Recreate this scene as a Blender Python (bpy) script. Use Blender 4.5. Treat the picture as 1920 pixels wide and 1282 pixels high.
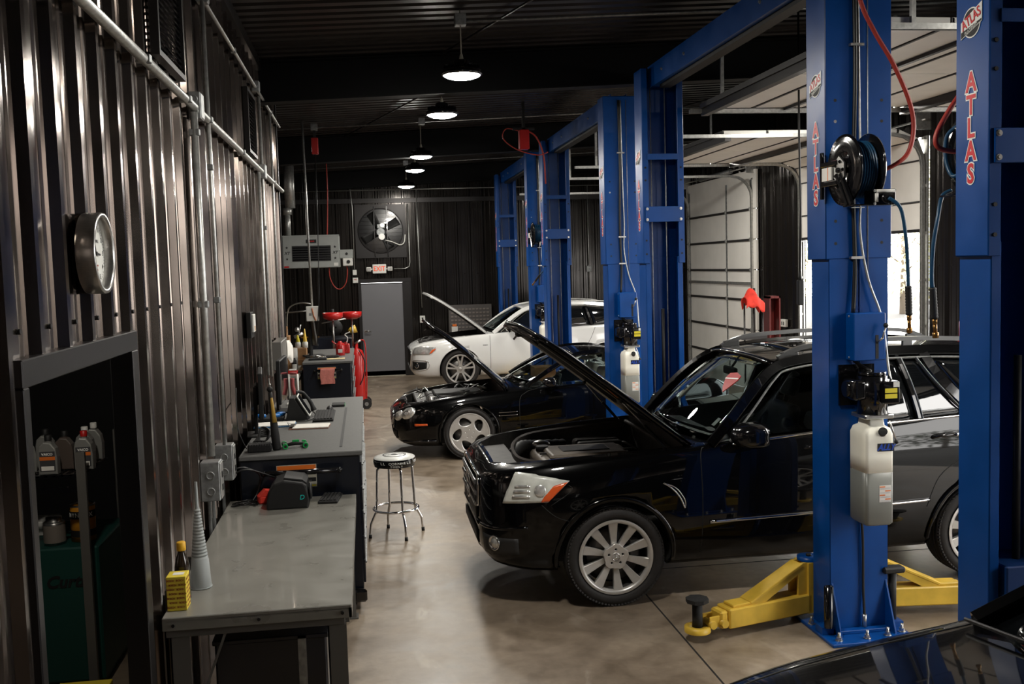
import bpy, bmesh, math, random
from mathutils import Vector, Matrix
from mathutils.bvhtree import BVHTree

for _o in list(bpy.data.objects):
    bpy.data.objects.remove(_o)
SC = bpy.context.scene
COL = SC.collection
PI = math.pi
random.seed(7)

# ------------------------------------------------------------------ camera
F_PX, IMG_W, IMG_H = 1867.0, 1920.0, 1282.0
CAM = Vector((0.0, 0.0, 2.45))
def _camera():
    vy = Vector((684 - IMG_W / 2, 506 - IMG_H / 2, F_PX)).normalized()
    a, b = 0.029, 1.0
    vd = Vector((a, b, -(a * vy.x + b * vy.y) / vy.z)).normalized()
    vx = vd.cross(vy)
    R = (vx, vy, -vd)                       # world axes seen from the camera
    right = Vector((R[0].x, R[1].x, R[2].x))
    down = Vector((R[0].y, R[1].y, R[2].y))
    fwd = Vector((R[0].z, R[1].z, R[2].z))
    cd = bpy.data.cameras.new('camera')
    cd.sensor_width = 36.0
    cd.lens = 36.0 * F_PX / IMG_W
    cd.clip_start = 0.05
    cd.clip_end = 300
    co = bpy.data.objects.new('camera', cd)
    m = Matrix(((right.x, -down.x, -fwd.x, CAM.x), (right.y, -down.y, -fwd.y, CAM.y),
                (right.z, -down.z, -fwd.z, CAM.z), (0, 0, 0, 1)))
    co.matrix_world = m
    COL.objects.link(co)
    SC.camera = co
_camera()

# ------------------------------------------------------------------ exposure, sky
SC.view_settings.view_transform = 'Standard'
SC.view_settings.look = 'None'
SC.view_settings.gamma = 1.0
SC.view_settings.use_curve_mapping = False
SC.view_settings.exposure = 0.24
LAMP_POWER = 250.0          # emission strength of the high bay discs
SKY_STRENGTH = 8.0
W = bpy.data.worlds.new('world'); SC.world = W
W.use_nodes = True
_bg = W.node_tree.nodes['Background']
_bg.inputs['Color'].default_value = (1.0, 0.975, 0.94, 1)
_bg.inputs['Strength'].default_value = SKY_STRENGTH

# ------------------------------------------------------------------ materials
def S(r, g, b):
    f = lambda c: (c / 255 / 12.92) if c / 255 <= 0.04045 else ((c / 255 + 0.055) / 1.055) ** 2.4
    return (f(r), f(g), f(b), 1.0)
MATS = {}
def mat(name, col, rough=0.5, metal=0.0, noise=0.0, nscale=8.0, rnoise=0.0, bump=0.0, coat=0.0, trans=0.0,
        emit=None, estr=0.0, spec=0.5, alpha=1.0, stretch=(1, 1, 1), ior=1.45):
    if name in MATS: return MATS[name]
    m = bpy.data.materials.new(name); m.use_nodes = True
    nt = m.node_tree; b = nt.nodes['Principled BSDF']
    b.inputs['Base Color'].default_value = col
    b.inputs['Roughness'].default_value = rough
    b.inputs['Metallic'].default_value = metal
    b.inputs['Coat Weight'].default_value = coat
    b.inputs['Coat Roughness'].default_value = 0.03
    b.inputs['Specular IOR Level'].default_value = spec
    b.inputs['Transmission Weight'].default_value = trans
    b.inputs['IOR'].default_value = ior
    b.inputs['Alpha'].default_value = alpha
    if emit:
        b.inputs['Emission Color'].default_value = emit
        b.inputs['Emission Strength'].default_value = estr
    if noise or rnoise or bump:
        tc = nt.nodes.new('ShaderNodeTexCoord'); mp = nt.nodes.new('ShaderNodeMapping')
        mp.inputs['Scale'].default_value = stretch
        nz = nt.nodes.new('ShaderNodeTexNoise'); nz.inputs['Scale'].default_value = nscale
        nz.inputs['Detail'].default_value = 6
        nt.links.new(tc.outputs['Object'], mp.inputs[0]); nt.links.new(mp.outputs[0], nz.inputs['Vector'])
        if noise:
            cr = nt.nodes.new('ShaderNodeMapRange')
            cr.inputs['From Min'].default_value = 0.3; cr.inputs['From Max'].default_value = 0.7
            cr.inputs['To Min'].default_value = 1 - noise; cr.inputs['To Max'].default_value = 1 + noise
            mx = nt.nodes.new('ShaderNodeVectorMath'); mx.operation = 'SCALE'
            mx.inputs[0].default_value = col[:3]
            nt.links.new(nz.outputs['Fac'], cr.inputs['Value']); nt.links.new(cr.outputs[0], mx.inputs['Scale'])
            nt.links.new(mx.outputs[0], b.inputs['Base Color'])
        if rnoise:
            rr = nt.nodes.new('ShaderNodeMapRange')
            rr.inputs['From Min'].default_value = 0.3; rr.inputs['From Max'].default_value = 0.7
            rr.inputs['To Min'].default_value = max(0.02, rough - rnoise); rr.inputs['To Max'].default_value = rough + rnoise
            nt.links.new(nz.outputs['Fac'], rr.inputs['Value']); nt.links.new(rr.outputs[0], b.inputs['Roughness'])
        if bump:
            bp = nt.nodes.new('ShaderNodeBump'); bp.inputs['Strength'].default_value = bump
            bp.inputs['Distance'].default_value = 0.01
            nt.links.new(nz.outputs['Fac'], bp.inputs['Height']); nt.links.new(bp.outputs[0], b.inputs['Normal'])
    MATS[name] = m
    return m

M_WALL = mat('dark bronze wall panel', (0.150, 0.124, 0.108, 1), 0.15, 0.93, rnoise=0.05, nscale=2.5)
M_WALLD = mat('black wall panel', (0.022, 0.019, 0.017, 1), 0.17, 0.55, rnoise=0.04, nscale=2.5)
M_CEIL = mat('dark ceiling deck', (0.026, 0.022, 0.021, 1), 0.38, 0.6, noise=0.2, nscale=2)
M_BEAM = mat('black painted steel beam', (0.003, 0.003, 0.0033, 1), 0.6, 0.0, spec=0.2)
M_TRIM = mat('dark metal trim', (0.03, 0.028, 0.028, 1), 0.35, 0.6)
M_GALV = mat('galvanised conduit', (0.50, 0.50, 0.48, 1), 0.38, 0.75, noise=0.2, nscale=30)
M_GALVD = mat('dull galvanised steel', (0.30, 0.31, 0.31, 1), 0.45, 0.7, noise=0.3, nscale=25)
M_SCREW = mat('dark screw head', (0.02, 0.02, 0.02, 1), 0.4, 0.5)
M_BLUE = mat('lift blue enamel', (0.0006, 0.052, 0.24, 1), 0.34, 0.0, noise=0.10, nscale=5, rnoise=0.05, spec=0.35)
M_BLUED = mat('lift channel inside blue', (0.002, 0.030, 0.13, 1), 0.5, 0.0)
M_YEL = mat('lift arm yellow enamel', (0.68, 0.44, 0.05, 1), 0.42, 0.0, noise=0.18, nscale=6, rnoise=0.1)
M_RED = mat('decal red', S(205, 30, 40), 0.4)
M_WHITE = mat('decal white', S(232, 232, 228), 0.4)
M_BLACK = mat('matte black', (0.008, 0.008, 0.008, 1), 0.6)
M_GBLACK = mat('gloss black', (0.005, 0.005, 0.006, 1), 0.12, coat=0.5)
M_PAINTK = mat('black car paint', (0.0018, 0.0018, 0.002, 1), 0.25, coat=0.75, spec=0.05)
M_PAINTW = mat('white car paint', (0.78, 0.78, 0.76, 1), 0.22, coat=0.8)
M_PLAS = mat('dark grey plastic', (0.022, 0.022, 0.022, 1), 0.5, bump=0.05, nscale=200)
M_RUB = mat('tyre rubber', (0.018, 0.016, 0.015, 1), 0.65, noise=0.2, nscale=40)
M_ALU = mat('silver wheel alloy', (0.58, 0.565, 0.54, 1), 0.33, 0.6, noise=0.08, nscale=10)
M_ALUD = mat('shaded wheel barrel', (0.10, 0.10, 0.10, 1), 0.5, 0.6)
M_CHROME = mat('chrome', (0.75, 0.75, 0.76, 1), 0.08, 1.0)
M_STEEL = mat('brushed steel', (0.55, 0.54, 0.52, 1), 0.28, 0.95, noise=0.1, nscale=60, stretch=(1, 12, 1))
M_GLASS = mat('tinted car glass', (0.55, 0.62, 0.62, 1), 0.0, trans=1.0, ior=1.15, spec=1.0)
M_DGLASS = mat('privacy glass', (0.006, 0.007, 0.008, 1), 0.03, coat=1.0, spec=0.8)
M_LENS = mat('hazed headlamp lens', (0.62, 0.63, 0.58, 1), 0.22, 0.0, noise=0.25, nscale=9, coat=0.7)
M_LENSC = mat('headlamp reflector', (0.72, 0.72, 0.70, 1), 0.15, 0.6, noise=0.4, nscale=14, coat=1.0)
M_AMBER = mat('amber reflector', S(222, 92, 40), 0.25, coat=0.6)
M_LEATH = mat('black leather', (0.018, 0.018, 0.019, 1), 0.45, bump=0.1, nscale=60)
M_TAN = mat('tan leather', S(150, 115, 85), 0.5)
M_CREAM = mat('cream leather', S(170, 160, 145), 0.5)
M_ENG = mat('dusty engine cover', (0.19, 0.158, 0.125, 1), 0.5, noise=0.3, nscale=12)
M_ENGD = mat('dark engine parts', (0.03, 0.028, 0.026, 1), 0.5, noise=0.4, nscale=20)
M_GRAYP = mat('grey bench paint', S(126, 124, 117), 0.33, 0.0, noise=0.07, nscale=6, rnoise=0.08, coat=0.15)
M_GRAYD = mat('grey bench frame', S(92, 90, 86), 0.4)
M_TBLUE = mat('dark tool cabinet enamel', (0.004, 0.006, 0.012, 1), 0.35, coat=0.3)
M_MATTOP = mat('grey rubber mat', S(92, 92, 90), 0.6, noise=0.08, nscale=60)
M_DOOR = mat('grey steel door paint', S(112, 112, 116), 0.5)
M_PANEL = mat('white door panel', S(238, 235, 228), 0.5, noise=0.04, nscale=3)
M_DBLK = mat('door joint strip', (0.03, 0.028, 0.027, 1), 0.5)
M_HOSER = mat('red air hose', S(165, 56, 46), 0.45)
M_HOSEB = mat('blue air hose', S(24, 66, 96), 0.35)
M_HOSEK = mat('black rubber hose', (0.012, 0.012, 0.012, 1), 0.4)
M_BRASS = mat('brass', S(140, 104, 56), 0.3, 0.8)
M_TANK = mat('translucent white oil tank', S(246, 243, 228), 0.35, noise=0.03, nscale=4)
M_TANKF = mat('oil level behind plastic', S(118, 119, 113), 0.35, noise=0.05, nscale=6)
M_WPL = mat('white plastic', S(215, 214, 208), 0.45)
M_BEIGE = mat('beige metal', S(170, 166, 152), 0.45)
M_REDP = mat('red enamel', S(178, 26, 24), 0.35, coat=0.4)
M_CLOTHR = mat('red shop rag', S(225, 60, 45), 0.8, noise=0.15, nscale=20)
M_CLOTHP = mat('faded pink towel', S(200, 122, 112), 0.9, noise=0.12, nscale=40)
M_ORANGE = mat('orange plastic', S(215, 110, 40), 0.45)
M_YLAB = mat('yellow label', S(212, 196, 44), 0.5)
M_CARD = mat('cardboard', S(160, 120, 82), 0.8, noise=0.1, nscale=20)
M_PAPER = mat('white paper', S(225, 222, 215), 0.8)
M_GREEN = mat('green plastic', S(30, 150, 75), 0.4)
M_DGREEN = mat('dark green enamel', (0.006, 0.05, 0.040, 1), 0.45)
M_TEALL = mat('teal light', S(30, 200, 190), 0.4)
M_BTL = mat('grey oil bottle', S(140, 140, 136), 0.35, 0.3)
M_AMBG = mat('dark brown bottle', (0.02, 0.012, 0.006, 1), 0.15, coat=0.5)
M_FUN = mat('frosted clear plastic', S(190, 195, 195), 0.25, trans=0.35, ior=1.2)
M_SCRN = mat('screen glass', (0.01, 0.011, 0.014, 1), 0.06, coat=0.6)
M_SEATW = mat('white vinyl', S(205, 205, 200), 0.35, coat=0.3)
M_RUBD = mat('black rubber pad', (0.015, 0.015, 0.015, 1), 0.7, noise=0.3, nscale=60)
M_HEAT = mat('pale grey heater case', S(150, 153, 150), 0.4, noise=0.05)
M_ASPH = mat('outside paving', (0.05, 0.049, 0.047, 1), 0.8, noise=0.3, nscale=.5)

# ------------------------------------------------------------------ mesh builder
class MB:
    def __init__(s, *mats):
        s.bm = bmesh.new(); s.mats = list(mats) or [M_BLACK]; s.flat = []
    def _new(s, before, mi, smooth):
        for f in s.bm.faces:
            if f.index == -1 or f not in before: pass
    def _mark(s, faces, mi, smooth):
        for f in faces:
            f.material_index = mi; f.smooth = smooth
    def box(s, x0, x1, y0, y1, z0, z1, mi=0, bev=0.0, seg=1, M=None):
        vs = [Vector((x, y, z)) for x in (x0, x1) for y in (y0, y1) for z in (z0, z1)]
        if M is not None: vs = [M @ v for v in vs]
        v = [s.bm.verts.new(p) for p in vs]
        idx = [(0, 1, 3, 2), (4, 6, 7, 5), (0, 4, 5, 1), (2, 3, 7, 6), (0, 2, 6, 4), (1, 5, 7, 3)]
        fs = [s.bm.faces.new([v[i] for i in q]) for q in idx]
        s._mark(fs, mi, False)
        if bev > 0:
            es = list({e for f in fs for e in f.edges})
            r = bmesh.ops.bevel(s.bm, geom=es, offset=bev, segments=seg, profile=0.5, affect='EDGES')
            s._mark(r['faces'], mi, seg > 1)
        return s
    def obox(s, c, size, R=None, mi=0, bev=0.0, seg=1):
        M = Matrix.Translation(Vector(c)) @ (R.to_4x4() if R is not None else Matrix.Identity(4))
        a, b, d = size[0] / 2, size[1] / 2, size[2] / 2
        return s.box(-a, a, -b, b, -d, d, mi, bev, seg, M)
    def ring_faces(s, rings, mi=0, smooth=True, closed=True, cap0=True, cap1=True):
        vr = [[s.bm.verts.new(p) for p in r] for r in rings]
        fs = []
        n = len(vr[0])
        for a, b in zip(vr, vr[1:]):
            for i in range(n if closed else n - 1):
                j = (i + 1) % n
                try: fs.append(s.bm.faces.new((a[i], a[j], b[j], b[i])))
                except ValueError: pass
        s._mark(fs, mi, smooth)
        caps = []
        if closed and cap0: caps.append(s.bm.faces.new(list(reversed(vr[0]))))
        if closed and cap1: caps.append(s.bm.faces.new(vr[-1]))
        s._mark(caps, mi, False)
        return vr
    def cyl(s, p0, p1, r, r1=None, n=20, mi=0, smooth=True, cap=True):
        p0, p1 = Vector(p0), Vector(p1)
        r1 = r if r1 is None else r1
        d = (p1 - p0).normalized()
        u = d.orthogonal().normalized(); v = d.cross(u)
        rings = [[p + (u * math.cos(2 * PI * i / n) + v * math.sin(2 * PI * i / n)) * rr for i in range(n)] for p, rr in ((p0, r), (p1, r1))]
        s.ring_faces(rings, mi, smooth, True, cap, cap)
        return s
    def tube(s, pts, r, n=8, mi=0, cap=True, prof=None, up=None, closed=False):
        """sweep a circle (or profile list of (a,b)) along pts"""
        pts = [Vector(p) for p in pts]
        rings = []
        N = len(pts)
        prev = None
        for i, p in enumerate(pts):
            if closed: t = (pts[(i + 1) % N] - pts[i - 1])
            else: t = (pts[min(i + 1, N - 1)] - pts[max(i - 1, 0)])
            t = t.normalized() if t.length > 1e-9 else Vector((0, 0, 1))
            if up is not None:
                u = Vector(up) - t * Vector(up).dot(t)
                u = u.normalized() if u.length > 1e-6 else t.orthogonal().normalized()
            elif prev is None: u = t.orthogonal().normalized()
            else:
                u = prev - t * prev.dot(t)
                u = u.normalized() if u.length > 1e-6 else t.orthogonal().normalized()
            prev = u
            v = t.cross(u)
            rr = r[i] if isinstance(r, (list, tuple)) else r
            if prof: rings.append([p + u * a * rr + v * b * rr for a, b in prof])
            else: rings.append([p + (u * math.cos(2 * PI * k / n) + v * math.sin(2 * PI * k / n)) * rr for k in range(n)])
        if closed:
            rings.append(rings[0]); cap = False
        s.ring_faces(rings, mi, prof is None, True, cap, cap)
        return s
    def lathe(s, prof, c=(0, 0, 0), axis='z', n=32, mi=0, smooth=True, R=None, caps=False):
        c = Vector(c)
        rings = []
        for r, h in prof:
            ring = []
            for i in range(n):
                a = 2 * PI * i / n
                x, y = math.cos(a) * max(r, 1e-4), math.sin(a) * max(r, 1e-4)
                p = {'z': Vector((x, y, h)), 'y': Vector((x, h, y)), 'x': Vector((h, x, y))}[axis]
                if R is not None: p = R @ p
                ring.append(c + p)
            rings.append(ring)
        vr = s.ring_faces(rings, mi, smooth, True, False, False)
        for k in (0, -1):
            if caps and prof[k][0] > 1e-3:
                try: f = s.bm.faces.new(vr[k]); f.material_index = mi
                except ValueError: pass
        return s
    def prism(s, poly, h0, h1, plane='xy', mi=0, smooth=False, bev=0.0, M=None):
        def P(a, b, h):
            v = {'xy': Vector((a, b, h)), 'xz': Vector((a, h, b)), 'yz': Vector((h, a, b))}[plane]
            return M @ v if M is not None else v
        lo = [s.bm.verts.new(P(a, b, h0)) for a, b in poly]
        hi = [s.bm.verts.new(P(a, b, h1)) for a, b in poly]
        n = len(poly); fs = []
        for i in range(n):
            j = (i + 1) % n
            fs.append(s.bm.faces.new((lo[i], lo[j], hi[j], hi[i])))
        s._mark(fs, mi, smooth)
        c = [s.bm.faces.new(list(reversed(lo))), s.bm.faces.new(hi)]
        s._mark(c, mi, False)
        if bev > 0:
            es = list({e for f in c for e in f.edges})
            r = bmesh.ops.bevel(s.bm, geom=es, offset=bev, segments=2, profile=0.5, affect='EDGES')
            s._mark(r['faces'], mi, False)
        return s
    def grid(s, fn, nu, nv, mi=0, smooth=True, thick=0.0, off=None):
        """surface fn(u,v); thick>0 gives it a back along off/normal"""
        g = [[Vector(fn(i / nu, j / nv)) for j in range(nv + 1)] for i in range(nu + 1)]
        V = [[s.bm.verts.new(p) for p in row] for row in g]
        fs = [s.bm.faces.new((V[i][j], V[i + 1][j], V[i + 1][j + 1], V[i][j + 1])) for i in range(nu) for j in range(nv)]
        s._mark(fs, mi, smooth)
        if thick:
            o = Vector(off) * thick if off is not None else None
            def nrm(i, j):
                a = g[min(i + 1, nu)][j] - g[max(i - 1, 0)][j]; b = g[i][min(j + 1, nv)] - g[i][max(j - 1, 0)]
                return a.cross(b).normalized() * -thick
            B = [[s.bm.verts.new(g[i][j] + (o if o is not None else nrm(i, j))) for j in range(nv + 1)] for i in range(nu + 1)]
            fb = [s.bm.faces.new((B[i][j + 1], B[i + 1][j + 1], B[i + 1][j], B[i][j])) for i in range(nu) for j in range(nv)]
            for i in range(nu):
                fb.append(s.bm.faces.new((V[i][0], B[i][0], B[i + 1][0], V[i + 1][0])))
                fb.append(s.bm.faces.new((V[i][nv], V[i + 1][nv], B[i + 1][nv], B[i][nv])))
            for j in range(nv):
                fb.append(s.bm.faces.new((V[0][j], V[0][j + 1], B[0][j + 1], B[0][j])))
                fb.append(s.bm.faces.new((V[nu][j], B[nu][j], B[nu][j + 1], V[nu][j + 1])))
            s._mark(fb, mi, smooth)
        return s
    def ball(s, c, r, mi=0, sc=(1, 1, 1), n=12):
        prof = [(math.sin(PI * k / n) , -math.cos(PI * k / n)) for k in range(n + 1)]
        rings = [[Vector(c) + Vector((math.cos(2 * PI * i / (2 * n)) * a * r * sc[0], math.sin(2 * PI * i / (2 * n)) * a * r * sc[1], h * r * sc[2])) for i in range(2 * n)] for a, h in [(max(p[0], 1e-3), p[1]) for p in prof]]
        s.ring_faces(rings, mi, True)
        return s
    def add_mesh(s, me, M=None, mi=None):
        n0 = len(s.bm.verts); f0 = len(s.bm.faces)
        s.bm.from_mesh(me)
        s.bm.verts.ensure_lookup_table(); s.bm.faces.ensure_lookup_table()
        if M is not None:
            for v in s.bm.verts[n0:]: v.co = M @ v.co
        if mi is not None:
            for f in s.bm.faces[f0:]: f.material_index = mi
        return s
    def mesh(s, name):
        me = bpy.data.meshes.new(name)
        bmesh.ops.recalc_face_normals(s.bm, faces=s.bm.faces[:]) if getattr(s, 'recalc', True) else None
        s.bm.to_mesh(me); s.bm.free()
        for m in s.mats: me.materials.append(m)
        return me
    def build(s, name, parent=None, loc=None):
        o = bpy.data.objects.new(name, s.mesh(name)); COL.objects.link(o)
        if parent is not None: o.parent = parent
        if loc is not None: o.location = loc
        return o

def tag(o, label=None, cat=None, group=None, kind=None):
    if label: o['label'] = label
    if cat: o['category'] = cat
    if group: o['group'] = group
    if kind: o['kind'] = kind
    return o
def thing(name, label, cat, loc=(0, 0, 0), rz=0.0, group=None):
    o = bpy.data.objects.new(name, None); COL.objects.link(o)
    o.empty_display_size = 0.1
    o.location = loc; o.rotation_euler = (0, 0, rz)
    return tag(o, label, cat, group)
def struct(o): o['kind'] = 'structure'; return o
def rest_tree(root, loc, rz=0.0, label=None):
    """copy a thing with its parts and sub-parts"""
    r = root.copy(); COL.objects.link(r); r.location = loc; r.rotation_euler = (0, 0, rz)
    if label: r['label'] = label
    def rec(src, dst):
        for ch in [o for o in bpy.data.objects if o.parent == src]:
            c = ch.copy(); COL.objects.link(c); c.parent = dst
            rec(ch, c)
    rec(root, r)
    return r

def text_obj(name, body, size, mat_, parent, M, depth=0.002, offset=0.0, align='CENTER', xs=1.0, spacing=1.0, line=1.0, shear=0.0):
    cu = bpy.data.curves.new('txt', 'FONT'); cu.body = body; cu.size = size; cu.extrude = depth
    cu.offset = offset; cu.align_x = align; cu.align_y = 'CENTER'; cu.space_character = spacing
    cu.space_line = line; cu.resolution_u = 3; cu.shear = shear
    t = bpy.data.objects.new('txt', cu)
    me = bpy.data.meshes.new_from_object(t)
    bpy.data.objects.remove(t); bpy.data.curves.remove(cu)
    me.transform(M @ Matrix.Diagonal((xs, 1, 1, 1)))
    me.materials.clear(); me.materials.append(mat_); me.name = name
    o = bpy.data.objects.new(name, me); COL.objects.link(o)
    if parent is not None: o.parent = parent
    return o
def frame_m(c, right, up):
    right = Vector(right).normalized(); up = Vector(up).normalized(); n = right.cross(up)
    return Matrix(((right.x, up.x, n.x, c[0]), (right.y, up.y, n.y, c[1]), (right.z, up.z, n.z, c[2]), (0, 0, 0, 1)))
def holed_plate(outlines, depth, bev=0.0, res=1):
    """2D filled curve with holes -> mesh lying in local xy, thickness 2*depth"""
    cu = bpy.data.curves.new('pl', 'CURVE'); cu.dimensions = '2D'; cu.fill_mode = 'BOTH'
    cu.extrude = depth; cu.bevel_depth = bev; cu.bevel_resolution = res
    for ol in outlines:
        sp = cu.splines.new('POLY'); sp.points.add(len(ol) - 1)
        for p, (a, b) in zip(sp.points, ol): p.co = (a, b, 0, 1)
        sp.use_cyclic_u = True
    t = bpy.data.objects.new('pl', cu)
    me = bpy.data.meshes.new_from_object(t)
    bpy.data.objects.remove(t); bpy.data.curves.remove(cu)
    return me
def circ(cx, cy, r, n=32, ry=None, rot=0.0):
    ry = r if ry is None else ry
    out = []
    for i in range(n):
        a = 2 * PI * i / n
        x, y = math.cos(a) * r, math.sin(a) * ry
        out.append((cx + x * math.cos(rot) - y * math.sin(rot), cy + x * math.sin(rot) + y * math.cos(rot)))
    return out
def spline(pts, n=6):
    """Catmull-Rom through 3D points"""
    P = [Vector(p) for p in pts]
    out = []
    for i in range(len(P) - 1):
        p0 = P[max(i - 1, 0)]; p1 = P[i]; p2 = P[i + 1]; p3 = P[min(i + 2, len(P) - 1)]
        for k in range(n):
            t = k / n
            out.append(0.5 * ((2 * p1) + (p2 - p0) * t + (2 * p0 - 5 * p1 + 4 * p2 - p3) * t * t + (3 * p1 - p0 - 3 * p2 + p3) * t ** 3))
    out.append(P[-1])
    return out
def rotm(ax, ang): return Matrix.Rotation(ang, 4, ax)
def boolean_cut(o, cutters):
    for c in cutters:
        m = o.modifiers.new('b', 'BOOLEAN'); m.operation = 'DIFFERENCE'; m.solver = 'EXACT'; m.object = c
        try: m.material_mode = 'TRANSFER'
        except Exception: pass
    bpy.context.view_layer.update()
    dg = bpy.context.evaluated_depsgraph_get()
    me = bpy.data.meshes.new_from_object(o.evaluated_get(dg))
    o.modifiers.clear(); o.data = me
    for c in cutters: bpy.data.objects.remove(c)
# ------------------------------------------------------------------ large structure
WX, RX, BY, CEIL0 = -1.05, 7.2, 23.05, 4.65
def ceil_z(x): return CEIL0 + 0.045 * (x - WX)
PROFILE = [(0.0, 0.0), (0.055, 0.0), (0.065, 0.006), (0.085, 0.006), (0.095, 0.0), (0.13, 0.0), (0.152, 0.033), (0.188, 0.033), (0.21, 0.0),
           (0.245, 0.0), (0.255, 0.006), (0.275, 0.006), (0.285, 0.0)]
def corr_wall(name, o, along, out, length, z0, z1, holes=(), phase=0.0, pitch=0.30, screws=(), mats=None, m=M_WALL, ztop=None):
    """corrugated sheet wall; holes = (a0,a1,z0,z1) in wall coordinates"""
    o, along, out = Vector(o), Vector(along), Vector(out)
    mb = MB(m, M_SCREW)
    pts = []
    k = -1
    while True:
        base = k * pitch + phase
        if base > length: break
        for a, h in PROFILE: pts.append((base + a, h))
        k += 1
    cuts = {0.0, length}
    for h in holes: cuts |= {h[0], h[1]}
    def hat(a):
        for (a0, h0), (a1, h1) in zip(pts, pts[1:]):
            if a0 <= a <= a1: return h0 + (h1 - h0) * (a - a0) / max(a1 - a0, 1e-9)
        return 0.0
    pts = [p for p in pts if 0 < p[0] < length] + [(c, hat(c)) for c in cuts]
    pts.sort()
    def V(a, h, z): return o + along * a + out * h + Vector((0, 0, z))
    for (a0, h0), (a1, h1) in zip(pts, pts[1:]):
        if a1 - a0 < 1e-6: continue
        mid = (a0 + a1) / 2
        spans = [(z0, ztop(V(mid, 0, 0)) if ztop else z1)]
        for (ha, hb, hz0, hz1) in holes:
            if ha <= mid <= hb:
                ns = []
                for s0, s1 in spans:
                    if hz0 > s0: ns.append((s0, min(hz0, s1)))
                    if hz1 < s1: ns.append((max(hz1, s0), s1))
                spans = [q for q in ns if q[1] - q[0] > 1e-4]
        for s0, s1 in spans:
            f = mb.bm.faces.new([mb.bm.verts.new(V(*q)) for q in ((a0, h0, s0), (a1, h1, s0), (a1, h1, s1), (a0, h0, s1))])
    for zs in screws:
        k = 0
        while k * pitch + phase + 0.04 < length:
            a = k * pitch + phase + 0.04
            if a > 0 and not any(h[0] - .02 <= a <= h[1] + .02 and h[2] <= zs <= h[3] for h in holes):
                p = V(a, 0.0, zs)
                mb.cyl(p, p + out * 0.010, 0.009, n=8, mi=1)
            k += 1
    mb.recalc = False
    ob = mb.build(name)
    # consistent normals towards out
    me = ob.data
    flip = [p.index for p in me.polygons if p.material_index == 0 and p.normal.dot(out) < -1e-3]
    if len(flip) > len(me.polygons) * 0.3: me.flip_normals()
    return struct(ob)

# floor
def floor_material():
    m = bpy.data.materials.new('stained concrete floor'); m.use_nodes = True
    nt = m.node_tree; b = nt.nodes['Principled BSDF']; L = nt.links.new; N = nt.nodes.new
    tc = N('ShaderNodeTexCoord')
    def noise(scale, detail=6, dist=0.0, st=(1, 1, 1)):
        mp = N('ShaderNodeMapping'); mp.inputs['Scale'].default_value = st
        n = N('ShaderNodeTexNoise'); n.inputs['Scale'].default_value = scale; n.inputs['Detail'].default_value = detail
        n.inputs['Distortion'].default_value = dist
        L(tc.outputs['Object'], mp.inputs[0]); L(mp.outputs[0], n.inputs['Vector']); return n
    n1 = noise(0.55, 8, 0.4); n2 = noise(3.0, 8, 0.8); n3 = noise(14, 6, 0.3); n4 = noise(1.5, 10, 2.2, (1, 0.5, 1))
    def ramp(n, stops):
        r = N('ShaderNodeValToRGB'); e = r.color_ramp.elements
        while len(e) < len(stops): e.new(0.5)
        for el, (p, c) in zip(e, stops): el.position = p; el.color = c
        L(n.outputs['Fac'], r.inputs[0]); return r
    r1 = ramp(n1, [(0.32, (0.15, 0.115, 0.082, 1)), (0.5, (0.235, 0.185, 0.135, 1)), (0.68, (0.30, 0.243, 0.18, 1))])
    r2 = ramp(n2, [(0.3, (0.60, 0.57, 0.53, 1)), (0.55, (1, 1, 1, 1)), (0.75, (1.1, 1.08, 1.06, 1))])
    r3 = ramp(n3, [(0.3, (0.86, 0.85, 0.84, 1)), (0.7, (1.08, 1.08, 1.08, 1))])
    r4 = ramp(n4, [(0.60, (0, 0, 0, 1)), (0.70, (0.10, 0.095, 0.085, 1)), (0.74, (0.0, 0.0, 0.0, 1))])
    def mul(a, c):
        x = N('ShaderNodeMix'); x.data_type = 'RGBA'; x.blend_type = 'MULTIPLY'; x.inputs['Factor'].default_value = 1
        L(a, x.inputs[6]); L(c, x.inputs[7]); return x.outputs[2]
    c = mul(mul(r1.outputs[0], r2.outputs[0]), r3.outputs[0])
    ad = N('ShaderNodeMix'); ad.data_type = 'RGBA'; ad.blend_type = 'ADD'; ad.inputs['Factor'].default_value = 1
    L(c, ad.inputs[6]); L(r4.outputs[0], ad.inputs[7])
    L(ad.outputs[2], b.inputs['Base Color'])
    mr = N('ShaderNodeMapRange'); mr.inputs['To Min'].default_value = 0.28; mr.inputs['To Max'].default_value = 0.55
    L(n2.outputs['Fac'], mr.inputs['Value']); L(mr.outputs[0], b.inputs['Roughness'])
    bp = N('ShaderNodeBump'); bp.inputs['Strength'].default_value = 0.12; bp.inputs['Distance'].default_value = 0.01
    L(n3.outputs['Fac'], bp.inputs['Height']); L(bp.outputs[0], b.inputs['Normal'])
    return m
M_FLOOR = floor_material()
fl = MB(M_FLOOR, M_BLACK)
fl.box(-3.6, RX + 0.15, -4.2, BY + 0.1, -0.15, 0.0)
struct(fl.build('floor'))
# sawn joints in the slab: a thin dark filled line
jt = MB(mat('joint sealant', (0.012, 0.011, 0.01, 1), 0.8))
jt.box(1.955, 1.967, -4, BY, -0.01, 0.0012)
for y in (1.8, 7.55, 13.3, 19.0): jt.box(1.97, RX, y, y + 0.012, -0.01, 0.0012)
struct(jt.build('trim_1'))

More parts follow.
